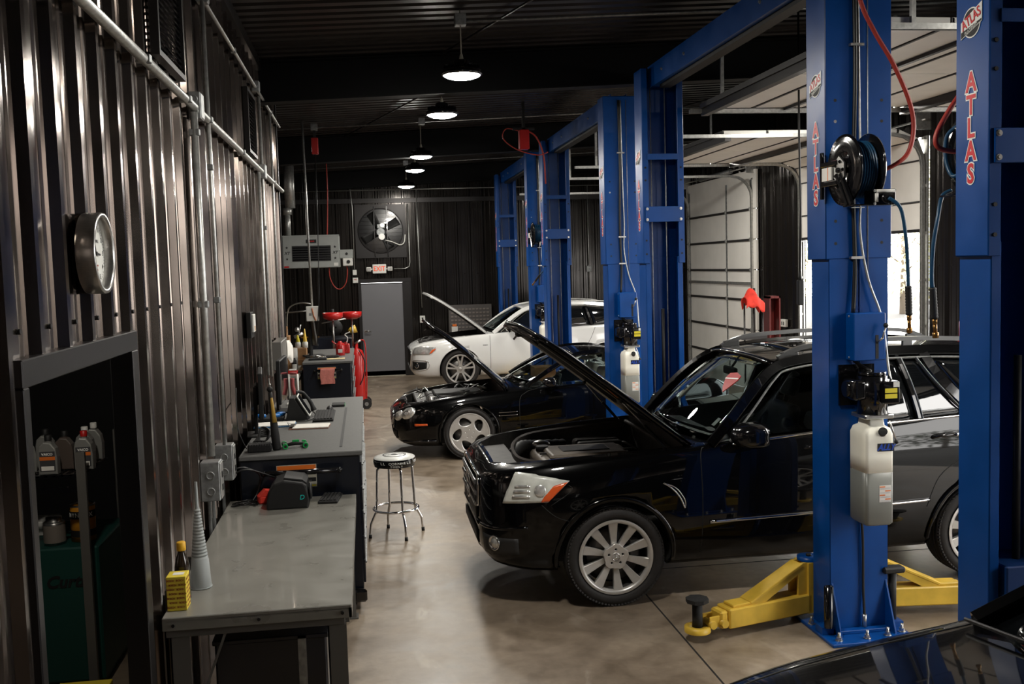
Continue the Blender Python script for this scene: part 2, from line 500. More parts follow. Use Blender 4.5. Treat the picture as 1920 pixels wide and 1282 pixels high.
# walls
STORE = (3.13, 4.47)        # storeroom doorway along the left wall
o0 = -4.0
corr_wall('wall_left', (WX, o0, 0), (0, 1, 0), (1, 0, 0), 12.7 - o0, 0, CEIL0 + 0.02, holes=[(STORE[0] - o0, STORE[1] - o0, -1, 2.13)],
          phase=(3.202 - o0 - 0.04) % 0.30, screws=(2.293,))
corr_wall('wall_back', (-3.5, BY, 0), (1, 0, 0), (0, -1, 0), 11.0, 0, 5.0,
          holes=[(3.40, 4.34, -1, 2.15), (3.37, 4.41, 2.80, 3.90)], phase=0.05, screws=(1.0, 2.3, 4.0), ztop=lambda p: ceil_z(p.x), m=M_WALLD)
DOORS = [(0.5, 4.1), (6.35, 9.95), (11.95, 15.6), (17.65, 21.3)]
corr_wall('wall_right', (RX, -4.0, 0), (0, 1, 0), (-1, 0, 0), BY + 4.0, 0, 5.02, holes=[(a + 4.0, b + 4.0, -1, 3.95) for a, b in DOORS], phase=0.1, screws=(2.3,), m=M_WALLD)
corr_wall('wall_front', (-1.2, -4.0, 0), (1, 0, 0), (0, 1, 0), 8.5, 0, 5.0, ztop=lambda p: ceil_z(p.x))
corr_wall('wall_left_rear', (-3.5, 12.6, 0), (0, 1, 0), (1, 0, 0), 10.5, 0, 4.6, ztop=lambda p: ceil_z(p.x))
corr_wall('wall_office_end', (-3.5, 12.7, 0), (1, 0, 0), (0, 1, 0), 2.45, 0, 4.6, ztop=lambda p: ceil_z(p.x))
# ceiling deck, ribs running across
cm = MB(M_CEIL)
y = -4.2; k = 0
prof = []
while y < BY + 0.15:
    prof += [(y, 0.0), (y + 0.10, 0.0), (y + 0.125, 0.045), (y + 0.175, 0.045), (y + 0.20, 0.0)]
    y += 0.20 + 0.001
for (y0, h0), (y1, h1) in zip(prof, prof[1:]):
    cm.bm.faces.new([cm.bm.verts.new(Vector(q)) for q in ((-3.6, y0, ceil_z(-3.6) + h0), (RX + .2, y0, ceil_z(RX + .2) + h0), (RX + .2, y1, ceil_z(RX + .2) + h1), (-3.6, y1, ceil_z(-3.6) + h1))])
cm.recalc = False
struct(cm.build('ceiling'))
# rafters: tapered black I beams across the bays, purlin bracing rods
rb = 0
for y in (-3.2, 4.0, 10.85, 16.9, 22.9):
    b = MB(M_BEAM)
    lo = 0.44 if y < 20 else 0.40
    for z0, z1, hw in ((-lo, -lo + 0.014, 0.10), (-0.03, -0.012, 0.10), (-lo, -0.012, 0.005)):
        M = None
        for s_ in (0,):
            x0, x1 = -3.5, RX
            v = [Vector((x, y + sy * hw, ceil_z(x) + zz)) for x in (x0, x1) for sy in (-1, 1) for zz in (z0, z1)]
            V = [b.bm.verts.new(p) for p in v]
            for q in [(0, 1, 3, 2), (4, 6, 7, 5), (0, 4, 5, 1), (2, 3, 7, 6), (0, 2, 6, 4), (1, 5, 7, 3)]: b.bm.faces.new([V[i] for i in q])
    rb += 1
    struct(b.build('trim_%d' % (rb + 1)))
# wall top trim, office corner post, base trims, storeroom frame
t = MB(M_TRIM)
t.box(WX - 0.02, WX + 0.06, -4, 12.72, CEIL0 - 0.10, CEIL0 + 0.01)
struct(t.build('trim_7'))
t = MB(M_TRIM)
t.box(WX - 0.03, WX + 0.045, 12.66, 12.75, 0, CEIL0)
struct(t.build('trim_8'))
t = MB(M_TRIM)
t.box(-3.5, RX, BY - 0.06, BY - 0.0, 3.96, 4.06); t.box(-3.5, RX, BY - 0.035, BY, 0, 0.12)
struct(t.build('trim_9'))
t = MB(M_TRIM)
y0, y1 = STORE
t.box(WX - 0.05, WX + 0.048, y0 - 0.05, y1 + 0.10, 2.13, 2.215, bev=0.004)
t.box(WX - 0.05, WX + 0.048, y0 - 0.05, y0, 0, 2.13, bev=0.004); t.box(WX - 0.05, WX + 0.048, y1, y1 + 0.10, 0, 2.13, bev=0.004)
struct(t.build('door_1'))
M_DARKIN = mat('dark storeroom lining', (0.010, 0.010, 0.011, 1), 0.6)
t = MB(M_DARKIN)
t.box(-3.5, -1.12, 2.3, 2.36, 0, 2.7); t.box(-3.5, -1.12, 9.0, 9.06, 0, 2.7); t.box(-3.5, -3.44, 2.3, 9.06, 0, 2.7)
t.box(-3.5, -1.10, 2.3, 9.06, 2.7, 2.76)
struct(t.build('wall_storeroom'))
# back door with frame
bd = MB(M_TRIM); x0, x1 = -0.10, 0.84
bd.box(x0 - 0.07, x0, BY - 0.07, BY + 0.05, 0, 2.15, bev=0.004); bd.box(x1, x1 + 0.20, BY - 0.07, BY + 0.05, 0, 2.15, bev=0.004)
bd.box(x0 - 0.07, x1 + 0.20, BY - 0.07, BY + 0.05, 2.15, 2.24, bev=0.004)
root = struct(thing('door_2', None, None, (0, 0, 0)))
bd.build('door_frame', root)
q = MB(M_DOOR, M_BEIGE); q.box(x0, x1, BY - 0.035, BY + 0.01, 0.02, 2.145, bev=0.003); q.box(x0, x1, BY - 0.05, BY + 0.02, 0, 0.018, mi=1)
q.build('door_leaf', root)
q = MB(M_STEEL); q.cyl((x0 + .07, BY - .035, 1.05), (x0 + .07, BY - .045, 1.05), 0.035); q.cyl((x0 + .07, BY - .04, 1.05), (x0 + .07, BY - .09, 1.05), 0.011)
q.cyl((x0 + .06, BY - .085, 1.05), (x0 + .19, BY - .085, 1.05), 0.012); q.build('door_handle', root)

# ------------------------------------------------------------------ ceiling lamps (the room's own row plus added fill lamps)
M_LAMPD = mat('lamp diffuser', (1, 1, 1, 1), 0.5, emit=(1.0, 0.955, 0.87, 1), estr=LAMP_POWER)
def lamp(x, y, label, z=4.16):
    r = thing('high_bay_lamp', label, 'ceiling lamp', (x, y, z), 0, 'round high bay lamps in a row')
    m = MB(M_GBLACK)
    m.lathe([(0.168, 0.0), (0.182, 0.004), (0.185, 0.02), (0.175, 0.045), (0.10, 0.07), (0.075, 0.075), (0.072, 0.13), (0.03, 0.145), (0.0, 0.145)], n=40)
    for k in range(18):
        a = 2 * PI * k / 18
        m.obox((math.cos(a) * .118, math.sin(a) * .118, 0.075), (0.09, 0.006, 0.03), rotm('Z', a))
    m.build('housing', r)
    m = MB(M_LAMPD); m.lathe([(0.0, -0.034), (0.06, -0.031), (0.11, -0.022), (0.145, -0.010), (0.166, 0.004)], n=40); m.bm.faces.ensure_lookup_table()
    m.build('diffuser', r)
    m = MB(M_BEIGE); top = ceil_z(x) - z
    m.cyl((0, 0, 0.14), (0, 0, top), 0.006, n=8); m.lathe([(0.022, 0.14), (0.012, 0.19)], n=12)
    m.build('hanger', r)
LAMPS = [(0.93, 4.95, 'closest high bay lamp to the camera, above the top edge of the photo'),
         (0.93, 9.05, 'largest glowing round high bay lamp, nearest of the visible row'),
         (0.93, 11.36, 'second glowing round lamp from the front, just beyond the first ceiling beam'),
         (0.93, 15.55, 'third glowing round lamp in the row, middle one of five'),
         (0.94, 17.7, 'fourth glowing round lamp, close behind the middle one'),
         (0.93, 21.1, 'smallest and farthest glowing round lamp, in front of the back wall')]
for x, y, l in LAMPS: lamp(x, y, l)
lamp(5.3, 5.1, 'added unseen high bay lamp between the two front lifts, brightening the doors side')  # this and the next two: added lamps, unseen, brightening the doors side
lamp(5.3, 10.9, 'added high bay lamp brightening the doors side, hidden behind the front lift column')
lamp(5.3, 16.5, 'added unseen high bay lamp between the two rear lifts, brightening the doors side')
# added fill lamp, out of view, lights the storeroom bottles
r = thing('storeroom_fill_lamp', 'added unseen lamp on the storeroom ceiling, lighting the bottles', 'ceiling lamp', (-1.5, 4.6, 2.7))
m = MB(M_WPL, mat('storeroom fill bulb', (1, 1, 1, 1), 0.5, emit=(1, 0.93, 0.82, 1), estr=330.0))
m.lathe([(0.09, 0.0), (0.09, -0.02), (0.0, -0.02)], n=20); m.ball((0, 0, -0.05), 0.05, mi=1, n=8)
m.build('fitting', r)
# ------------------------------------------------------------------ two post lifts
LX = 3.10
def bolt(mb, c, n, r=0.011, h=0.012, mi=0):
    c, n = Vector(c), Vector(n)
    mb.cyl(c, c + n * h * 0.35, r * 1.5, n=10, mi=mi, smooth=False); mb.cyl(c, c + n * h, r, n=6, mi=mi, smooth=False)
def chan(mb, hx, yb, yf, z0, z1, th, lip, mi=0, inner=1):
    """C section: back plate at yb, open towards yf"""
    s = 1 if yf > yb else -1
    a, b = sorted((yb, yb + s * th))
    mb.box(-hx, hx, a, b, z0, z1, mi, 0.006)
    for sx in (-1, 1):
        x0, x1 = sorted((sx * hx, sx * (hx - th)))
        a, b = sorted((yb, yf)); mb.box(x0, x1, a, b, z0, z1, mi, 0.006)
        x0, x1 = sorted((sx * hx, sx * (hx - lip)))
        a, b = sorted((yf, yf - s * th)); mb.box(x0, x1, a, b, z0, z1, mi, 0.004)
def badge(parent, c, right, up, w):
    """round black badge with slanted red lettering"""
    M = frame_m(c, right, up)
    m = MB(M_WHITE, M_BLACK)
    def disc(r, h0, h1, mi):
        m.lathe([(r, h0), (r, h1), (0.0, h1)], n=28, mi=mi, smooth=False)
    n0 = 0
    disc(w * 0.43, 0, 0.0012, 0); disc(w * 0.39, 0, 0.0022, 1)
    m.prism([(-w * .5, -w * .40), (w * .5, -w * .05), (w * .5, w * .50), (-w * .5, w * .08)], 0.0, 0.0026, mi=0)
    m.prism([(-w * .485, -w * .375), (w * .485, -w * .035), (w * .485, w * .02), (-w * .485, -w * .20)], 0.0, 0.0032, mi=1)
    for v in m.bm.verts: v.co = M @ v.co
    b = m.build('badge', parent)
    R = Matrix.Rotation(math.radians(20), 4, 'Z')
    text_obj('badge_lettering', 'ATLAS', w * 0.40, M_RED, parent, M @ Matrix.Translation((0, w * .10, .004)) @ R, 0.001, 0.006 * w, xs=0.80)
    text_obj('badge_lettering', 'PLATINUM', w * 0.13, M_WHITE, parent, M @ Matrix.Translation((0, -w * .165, .004)) @ R, 0.0008, 0, xs=1.0)
def column(parent, s):
    """s=-1: near column with back plate at y=-2.2; s=+1 far column"""
    yb, yf = s * 2.2, s * 1.95
    m = MB(M_BLUE, M_BLUED, M_GALV, M_BLACK, M_STEEL)
    chan(m, 0.200, yb, yf, 0.02, 2.5, 0.010, 0.055)
    if s < 0:     # raised centre fold of the back plate
        m.box(0.0, 0.012, yb - 0.006, yb, 0.05, 2.43, 0, 0.003)
    # base plate, gussets and anchors
    ys = sorted((s * 1.80, s * 2.42))
    m.box(-0.29, 0.28, ys[0], ys[1], 0, 0.022, 0, 0.004)
    for sx in (-1, 1):
        m.prism([(yb, 0.022), (yb + s * 0.13, 0.022), (yb, 0.34)], sx * 0.185 - .005, sx * 0.185 + .005, 'yz', 0)
        m.box(*sorted((sx * 0.2, sx * 0.28)), yb - 0.05, yb + 0.05, 0.022, 0.07, 0)
    m.box(-0.17, 0.17, min(yb + s * .02, yb + s * .075), max(yb + s * .02, yb + s * .075), 0.022, 0.045, 0, 0.003)
    for x, y in ((-0.22, s * 2.36), (-0.03, s * 2.36), (0.12, s * 2.34), (0.24, s * 2.30), (-0.26, s * 2.05), (0.26, s * 1.95), (0.0, s * 1.86)):
        m.cyl((x, y, 0.02), (x, y, 0.075), 0.009, n=10, mi=4); m.cyl((x, y, 0.022), (x, y, 0.028), 0.024, n=14, mi=4)
        m.cyl((x, y, 0.03), (x, y, 0.048), 0.017, n=6, mi=4, smooth=False)
    c = m.build('column', parent)
    # extension sleeve
    m = MB(M_BLUE, M_BLACK, M_STEEL)
    chan(m, 0.222, yb + s * 0.004, yf - s * 0.012, 2.43, 4.43, 0.012, 0.065)
    for z in (3.42, 3.29, 2.67, 2.53):
        for x in (-0.155, 0.155):
            if s < 0: m.cyl((x, yb, z), (x, yb - 0.002 * 1 - .003, z), 0.010, n=10, mi=(2 if (z == 3.29 and x < 0) else 1))
        if s > 0:
            for x in (-0.19, 0.19): m.cyl((x, yf, z), (x, yf - 0.018, z), 0.010, n=10, mi=1)
    if s > 0:
        yq = yf - 0.014
        m.box(-0.17, 0.17, yq - 0.008, yq, 3.50, 3.56, 0)
        m.box(-0.20, 0.20, yq - 0.012, yq, 2.86, 3.02, 0, 0.003)
        for x in (-0.18, 0.18):
            for z in (2.885, 2.995): bolt(m, (x, yq - .012, z), (0, -1, 0), 0.010, 0.012, 2)
    m.build('extension_sleeve', c)
    if s > 0:
        m = MB(M_GALVD, M_BLACK)
        for x in (-0.095, 0.06): m.cyl((x, yf + s * 0.10, 0.3), (x, yf + s * 0.10, 4.35), 0.006, n=8)
        m.build('lift_cable', c)
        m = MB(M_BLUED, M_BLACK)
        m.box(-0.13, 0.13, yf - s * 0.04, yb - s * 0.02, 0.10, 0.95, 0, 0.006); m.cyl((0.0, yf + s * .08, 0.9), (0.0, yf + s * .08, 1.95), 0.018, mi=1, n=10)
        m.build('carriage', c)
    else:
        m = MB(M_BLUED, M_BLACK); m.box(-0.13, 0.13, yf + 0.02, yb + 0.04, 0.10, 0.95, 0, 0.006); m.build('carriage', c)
    # side lettering: on the face looking towards -x
    yc = s * 2.075
    for i, ch in enumerate('ATLAS'):
        z = 3.250 - i * 0.1075
        Mx = frame_m((-0.2235, yc, z), (0, -1, 0), (0, 0, 1))
        text_obj('lettering_outline', ch, 0.128, M_WHITE, c, Mx, 0.0006, 0.010, xs=0.92)
        text_obj('lettering', ch, 0.128, M_RED, c, frame_m((-0.2252, yc, z), (0, -1, 0), (0, 0, 1)), 0.0006, 0.0035, xs=0.92)
    badge(c, (-0.2232, yc, 3.53), (0, -1, 0), (0, 0, 1), 0.165)
    # adapter stubs on the base
    if s < 0:
        m = MB(M_GBLACK); m.lathe([(0.030, 0.07), (0.030, 0.34), (0.020, 0.34), (0.020, 0.2), (0, 0.2)], c=(-0.235, yb - 0.05, 0), n=18); m.build('height_adapter', c)
        m = MB(M_BLACK); m.cyl((0.235, yb + 0.01, 0.07), (0.235, yb + 0.01, 0.38), 0.026, n=16); m.box(0.16, 0.31, yb - .03, yb + .05, 0.38, 0.42, 0, 0.01); m.build('height_adapter', c)
    return c
def arm(parent, px, py, ang, z=0.0):
    """swing arm with its pivot at the object origin, pointing along +x of the arm"""
    m = MB(M_YEL, M_BLUE, M_BLACK)
    m.box(0.03, 0.70, -0.075, 0.075, 0.055, 0.185, 0, 0.008)               # outer box
    m.box(0.70, 0.76, -0.062, 0.062, 0.06, 0.175, 0, 0.012)
    m.prism([(0.03, 0.18), (0.03, 0.40), (0.10, 0.40), (0.52, 0.205), (0.52, 0.185), (0.40, 0.186), (0.13, 0.33), (0.13, 0.185)], -0.055, -0.035, 'xz', 0)
    m.prism([(0.03, 0.18), (0.03, 0.40), (0.10, 0.40), (0.52, 0.205), (0.52, 0.185), (0.40, 0.186), (0.13, 0.33), (0.13, 0.185)], 0.035, 0.055, 'xz', 0)
    M = Matrix.Translation((0.31, 0, 0.298)) @ Matrix.Rotation(math.radians(24.5), 4, 'Y')
    m.box(-0.235, 0.235, -0.06, 0.06, -0.012, 0.006, 0, 0.003, 1, M)
    m.box(0.50, 0.66, -0.055, 0.055, 0.185, 0.203, 0, 0.004)
    m.prism([(0.0, -0.075), (0.06, -0.075), (0.06, 0.075), (0.0, 0.075)], 0.055, 0.40, 'xy', 0)
    m.box(0.76, 0.84, -0.05, -0.035, 0.075, 0.15, 0, 0.004); m.box(0.76, 0.84, 0.035, 0.05, 0.075, 0.15, 0, 0.004)
    m.cyl((0.74, -0.085, 0.10), (0.74, 0.085, 0.10), 0.026, n=14, mi=0); m.cyl((0.82, -0.07, 0.10), (0.82, 0.07, 0.10), 0.026, n=14, mi=0)
    m.lathe([(0.085, 0.055), (0.085, 0.09), (0.04, 0.09), (0.04, 0.055), (0.085, 0.055)], c=(0.90, 0, 0), n=24)
    m.lathe([(0.078, 0.40), (0.078, 0.425), (0.0, 0.425)], n=24, mi=1); m.cyl((0, 0, 0.06), (0, 0, 0.40), 0.055, mi=1)
    m.cyl((0, 0, 0.42), (0, 0, 0.44), 0.018, n=8, mi=2)
    a = m.build('swing_arm', parent, (px, py, z)); a.rotation_euler = (0, 0, ang)
    m = MB(M_RUBD); m.cyl((0.90, 0, 0.045), (0.90, 0, 0.24), 0.033, n=18)
    m.lathe([(0.035, 0.235), (0.075, 0.25), (0.075, 0.275), (0.0, 0.28)], c=(0.90, 0, 0), n=8, smooth=False)
    m.build('lift_pad', a)
    return a
def make_lift(name, label, ymid, arms, unit=True, arm_z=0.0):
    r = thing(name, label, 'car lift', (LX, ymid, 0))
    cn = column(r, -1); cf = column(r, 1)
    m = MB(M_BLUE, M_BLACK, M_STEEL)
    m.prism([(-2.2, 4.43), (-2.2, 4.40), (-2.02, 4.26), (2.02, 4.26), (2.2, 4.40), (2.2, 4.43)], -0.088, 0.088, 'yz', 0)
    m.box(-0.10, -0.092, -2.1, 2.1, 4.25, 4.47, 0); m.box(0.092, 0.10, -2.1, 2.1, 4.25, 4.47, 0)
    m.box(-0.03, 0.08, -1.9, 1.9, 4.225, 4.26, 1)
    for y in (-1.6, -0.9, 0.9, 1.6): bolt(m, (-0.10, y, 4.36), (-1, 0, 0), 0.011, 0.014, 2)
    m.build('overhead_beam', r)
    for a in arms: arm(r, *a, z=arm_z)
    if unit:
        yb = -2.2
        m = MB(M_BLUE, M_BLACK, M_STEEL)
        m.box(-0.09, 0.125, yb - 0.11, yb - 0.002, 1.79, 2.09, 0, 0.006)
        m.box(0.055, 0.075, yb - 0.1125, yb - 0.109, 1.80, 1.95, 1)
        m.cyl((0.065, yb - 0.11, 1.90), (0.075, yb - 0.16, 1.935), 0.006, mi=2, n=8); m.cyl((0.075, yb - .16, 1.935), (0.095, yb - .16, 2.0), 0.006, mi=2, n=8)
        m.ball((0.098, yb - .16, 2.012), 0.016, 1, n=8)
        for z in (1.81, 2.07): m.cyl((-0.095, yb - .05, z), (-0.088, yb - .05, z), 0.007, mi=2, n=8)
        cb = m.build('control_box', r)
        m = MB(M_GBLACK, M_YLAB, M_STEEL, M_WPL)
        m.box(-0.14, 0.10, yb - 0.01, yb + 0.0, 1.50, 1.76, 0)
        m.cyl((0.02, yb - 0.13, 1.46), (0.02, yb - 0.13, 1.70), 0.092, n=28); m.cyl((0.02, yb - 0.13, 1.70), (0.02, yb - 0.13, 1.725), 0.085, n=28)
        m.box(-0.13, -0.04, yb - 0.19, yb - 0.03, 1.55, 1.68, 0, 0.02, 2); m.box(0.03, 0.145, yb - 0.245, yb - 0.08, 1.53, 1.67, 0, 0.008)
        m.cyl((-0.14, yb - .09, 1.615), (-0.05, yb - .09, 1.615), 0.05, n=18)
        for z0 in (1.565, 1.60): m.box(0.045, 0.125, yb - 0.247, yb - 0.244, z0, z0 + 0.028, 1)
        m.box(0.10, 0.14, yb - .247, yb - .244, 1.635, 1.665, 3)
        m.box(-0.07, 0.12, yb - 0.22, yb - 0.03, 1.435, 1.462, 2, 0.005)
        mo = m.build('pump_motor', r)
        m = MB(M_TANK, M_TANKF, M_BLACK)
        x0, x1, y0, y1 = -0.075, 0.110, yb - 0.235, yb - 0.012
        def ring(ins, z):
            q = [(x0 + ins, y0 + ins), (x1 - ins, y0 + ins), (x1 - ins, y1 - ins), (x0 + ins, y1 - ins)]
            out = []
            rr = 0.022
            for k, (cx, cy) in enumerate([(x0 + ins + rr, y0 + ins + rr), (x1 - ins - rr, y0 + ins + rr), (x1 - ins - rr, y1 - ins - rr), (x0 + ins + rr, y1 - ins - rr)]):
                for j in range(5):
                    a = PI + k * PI / 2 + j * PI / 8
                    out.append(Vector((cx + math.cos(a) * rr, cy + math.sin(a) * rr, z)))
            return out
        m.ring_faces([ring(0.012, 0.765), ring(0.0, 0.78), ring(0.0, 1.10)], 1)
        m.ring_faces([ring(0.0, 1.10), ring(0.0, 1.20), ring(0.0, 1.30), ring(0.0, 1.34), ring(0.012, 1.375), ring(0.035, 1.39), ring(0.04, 1.436)], 0)
        tk = m.build('oil_tank', r)
        m = MB(M_BLACK, M_STEEL)
        m.cyl((0.035, y0 + 0.01, 1.35), (0.03, y0 - 0.016, 1.365), 0.026, n=20); m.cyl((0.062, y0 - .03, 1.43), (0.095, y0 - .045, 1.315), 0.006, mi=1, n=8)
        m.ball((0.098, y0 - .048, 1.30), 0.014, 0, n=8)
        m.build('filler_cap', tk)
        m = MB(M_BLACK, mat('blue print', S(30, 70, 170), 0.4)); m.box(0.0, x1, y0 - 0.0025, y0 - 0.0005, 1.235, 1.285, 0)
        m.build('brand_label', tk)
        text_obj('brand_lettering', 'ALLY', 0.052, MATS['blue print'], tk, frame_m((0.055, y0 - 0.0035, 1.259), (1, 0, 0), (0, 0, 1)), 0.001, 0.002, xs=0.95, shear=0.35)
        m = MB(M_PAPER, M_ORANGE, mat('grey print', S(140, 140, 145), 0.6))
        m.box(0.012, 0.088, y0 - 0.002, y0 - 0.0005, 0.915, 1.02, 0)
        for k in range(4):
            z = 1.008 - k * 0.026; m.box(0.014 if k % 2 == 0 else .05, 0.05 if k % 2 == 0 else 0.086, y0 - .0028, y0 - .0018, z, z + .007, 1)
            for j in (1, 2): m.box(0.016, 0.084, y0 - .0028, y0 - .0018, z - .006 * j, z - .006 * j + .0015, 2)
        m.build('warning_label', tk)
        m = MB(M_HOSEK, M_GALV, M_STEEL)
        m.tube(spline([(-0.035, yb - .012, 4.38), (-0.03, yb - .02, 3.6), (-0.045, yb - .02, 2.9), (-0.035, yb - .02, 2.4), (-0.05, yb - .025, 2.09)], 6), 0.014, n=8, mi=0)
        m.tube(spline([(-0.01, yb - .012, 4.38), (0.0, yb - .018, 3.3), (0.01, yb - .018, 2.9), (0.0, yb - .022, 2.6), (0.05, yb - .03, 2.3), (0.13, yb - .05, 2.05), (0.135, yb - .12, 1.75), (0.13, yb - .16, 1.67)], 6), 0.008, n=8, mi=1)
        m.tube(spline([(-0.05, yb - .03, 1.79), (-0.02, yb - .05, 1.76), (0.03, yb - .1, 1.72)], 5), 0.012, n=8, mi=0)
        m.tube(spline([(0.0, yb - .03, 0.77), (0.015, yb - .02, 0.6), (0.02, yb - .015, 0.3), (0.02, yb - .03, 0.12)], 6), 0.009, n=8, mi=0)
        m.cyl((0.02, yb - .03, 0.05), (0.02, yb - .03, 0.13), 0.016, mi=2, n=8)
        m.cyl((0.06, yb - .006, 2.3), (0.06, yb - .006, 4.38), 0.003, mi=1, n=6)
        for z in (3.75, 2.75, 2.43): m.box(-0.065, 0.025, yb - .034, yb - .002, z, z + .016, 2)
        m.build('hydraulic_hoses', r)
    return r
D2 = math.radians
L0 = make_lift('two_post_lift', 'blue two post lift nearest the camera, its column at the right edge', 2.35,
               [(-0.17, 1.86, PI - 0.3), (0.17, 1.86, 0.3)], unit=False)
L1 = make_lift('two_post_lift', 'blue two post lift around the black SUV, with yellow arms and a white oil tank', 8.15,
               [(-0.19, -1.86, PI + 0.26), (0.19, -1.86, -0.12), (-0.19, 1.86, PI - 0.2), (0.19, 1.86, 0.2)])
L2 = make_lift('two_post_lift', 'blue two post lift around the black roadster, second oil tank from the front', 13.95,
               [(-0.19, -1.86, PI + 0.1), (0.19, -1.86, -0.1), (-0.19, 1.86, PI - 0.1), (0.19, 1.86, 0.1)])
L3 = make_lift('two_post_lift', 'farthest blue two post lift, around the white SUV in front of the back wall', 19.65,
               [(-0.17, -1.86, 1.9), (0.17, -1.86, 1.24), (-0.17, 1.86, -1.9), (0.17, 1.86, -1.24)], arm_z=0.09)
for o_ in L3.children:
    if o_.name.startswith('swing_arm'): o_.scale = (1.3, 1, 1)

# ------------------------------------------------------------------ hose reels
def reel(label, loc, rz, hosepts, drop_label, redpts, red_label, red_mat=M_HOSER, gx=0.0, loop=None):
    """local frame: drum axis along x, mounting plate at y=+0.24"""
    r = thing('hose_reel', label, 'hose reel', loc, rz, 'black air hose reels on the lift columns')
    for sx in (-1, 1):
        m = MB(M_GBLACK)
        m.lathe([(0.02, 0.0), (0.10, 0.004 * sx), (0.125, 0.022 * sx), (0.15, 0.010 * sx), (0.178, 0.020 * sx), (0.195, 0.006 * sx), (0.212, 0.012 * sx), (0.216, 0.0),
                 (0.212, -0.004 * sx), (0.10, -0.003 * sx), (0.02, -0.003 * sx)], c=(sx * 0.070, 0, 0), axis='x', n=48)
        m.build('reel_flange', r)
    m = MB(M_HOSEB, M_GBLACK)
    for k in range(7):
        x = -0.048 + k * 0.016
        m.lathe([(0.165 + 0.008 * math.cos(q * PI / 3), x + 0.008 * math.sin(q * PI / 3)) for q in range(7)], axis='x', n=40)
    m.lathe([(0.08, -0.06), (0.08, 0.06)], axis='x', n=24, mi=1); m.lathe([(0.158, -0.058), (0.158, 0.058)], axis='x', n=40, mi=0)
    m.build('hose_coil', r)
    m = MB(M_STEEL, M_GBLACK, M_PAPER, M_ORANGE)
    x = -0.105
    star = [(0.075 * (1.0 if k % 2 else 0.86) * math.cos(2 * PI * k / 12), 0.085 * (1.0 if k % 2 else 0.86) * math.sin(2 * PI * k / 12)) for k in range(12)]
    m.prism(star, x - 0.006, x + 0.004, 'yz', 0)
    for k in range(5): bolt(m, (x - .006, 0.052 * math.cos(k * 1.257 + .6), 0.052 * math.sin(k * 1.257 + .6)), (-1, 0, 0), 0.007, 0.008, 1)
    m.cyl((x - .02, 0, 0), (x + .2, 0, 0), 0.016, n=12, mi=1)
    m.box(x - 0.012, x + 0.01, 0.02, 0.235, 0.035, 0.065, 1, 0.004); m.box(x - 0.012, x + 0.01, 0.02, 0.235, -0.085, -0.055, 1, 0.004)
    m.box(x - 0.006, x + 0.004, 0.10, 0.235, -0.05, 0.03, 2); m.box(x - 0.0065, x - 0.006, 0.14, 0.15, -0.05, 0.03, 3)
    m.box(x - 0.01, x + 0.012, 0.225, 0.245, -0.16, 0.13, 1, 0.003)
    for dy in (0.0, 0.05):                                                # slanted arm down to the outlet
        Mx = Matrix.Translation((x - .002, -0.065 + dy - 0.02, -0.115)) @ Matrix.Rotation(math.radians(-35), 4, 'X')
        m.box(-0.012, 0.012, -0.012, 0.012, -0.125, 0.115, 1, 0.003, 1, Mx)
    m.box(-0.115, 0.13, -0.20, -0.06, -0.225, -0.215, 1, 0.002)
    m.build('reel_bracket', r)
    m = MB(M_GBLACK, M_WPL, M_STEEL)
    m.box(0.0, 0.135, -0.215, -0.205, -0.225, -0.13, 0, 0.002); m.box(0.0, 0.135, -0.11, -0.10, -0.225, -0.13, 0)
    m.cyl((0.015, -.218, -.142), (0.125, -.218, -.142), 0.010, mi=1, n=10); m.cyl((0.015, -.218, -.205), (0.015, -.218, -.155), 0.010, mi=1, n=10)
    m.cyl((0.070, -.245, -.185), (0.070, -.205, -.185), 0.030, mi=0, n=16)
    for a, b in ((0.005, -.14), (0.13, -.14), (0.005, -.215), (0.13, -.215)): bolt(m, (a, -.215, b), (0, -1, 0), 0.006, 0.006, 2)
    for v in m.bm.verts: v.co.x += gx
    m.build('hose_guide', r)
    m = MB(M_HOSEB)
    m.tube(spline(hosepts, 8), 0.011, n=10)
    if loop: m.tube(spline(loop, 8), 0.011, n=10)
    m.build('air_hose', r)
    e = Vector(hosepts[-1]); d = (Vector(hosepts[-1]) - Vector(hosepts[-2])).normalized()
    m = MB(M_BLACK, M_BRASS)
    n = 10
    m.tube([e + d * (0.17 * k / 20) for k in range(21)], [0.017 + 0.003 * (k % 2) for k in range(21)], n=10, mi=0)
    m.cyl(e + d * .17, e + d * .20, 0.014, mi=1, n=8); m.cyl(e + d * .20, e + d * .245, 0.011, mi=1, n=10); m.cyl(e + d * .245, e + d * .275, 0.017, mi=1, n=10)
    m.build('hose_coupler', r)
    if redpts:
        m = MB(red_mat); m.tube(spline(redpts, 8), 0.013, n=10)
        o = m.build('air_supply_hose', None, None); tag(o, red_label, 'hose')
    return r
reel('black hose reel with blue hose on the lift column in front of the black SUV', (2.955, 5.70, 2.965), 0,
     [(0.075, -.245, -.185), (0.13, -.28, -.25), (0.16, -.285, -.42), (0.175, -.28, -.60), (0.178, -.28, -.70)], '',
     [(2.80, 5.55, 4.74), (2.84, 5.55, 4.25), (2.906, 5.55, 3.928), (2.995, 5.55, 3.747), (3.112, 5.55, 3.563), (3.213, 5.55, 3.347), (3.24, 5.55, 3.192), (3.207, 5.55, 3.052), (3.129, 5.56, 2.981), (3.04, 5.62, 2.94)],
     'red air hose curving down from the ceiling to the hose reel facing the camera')
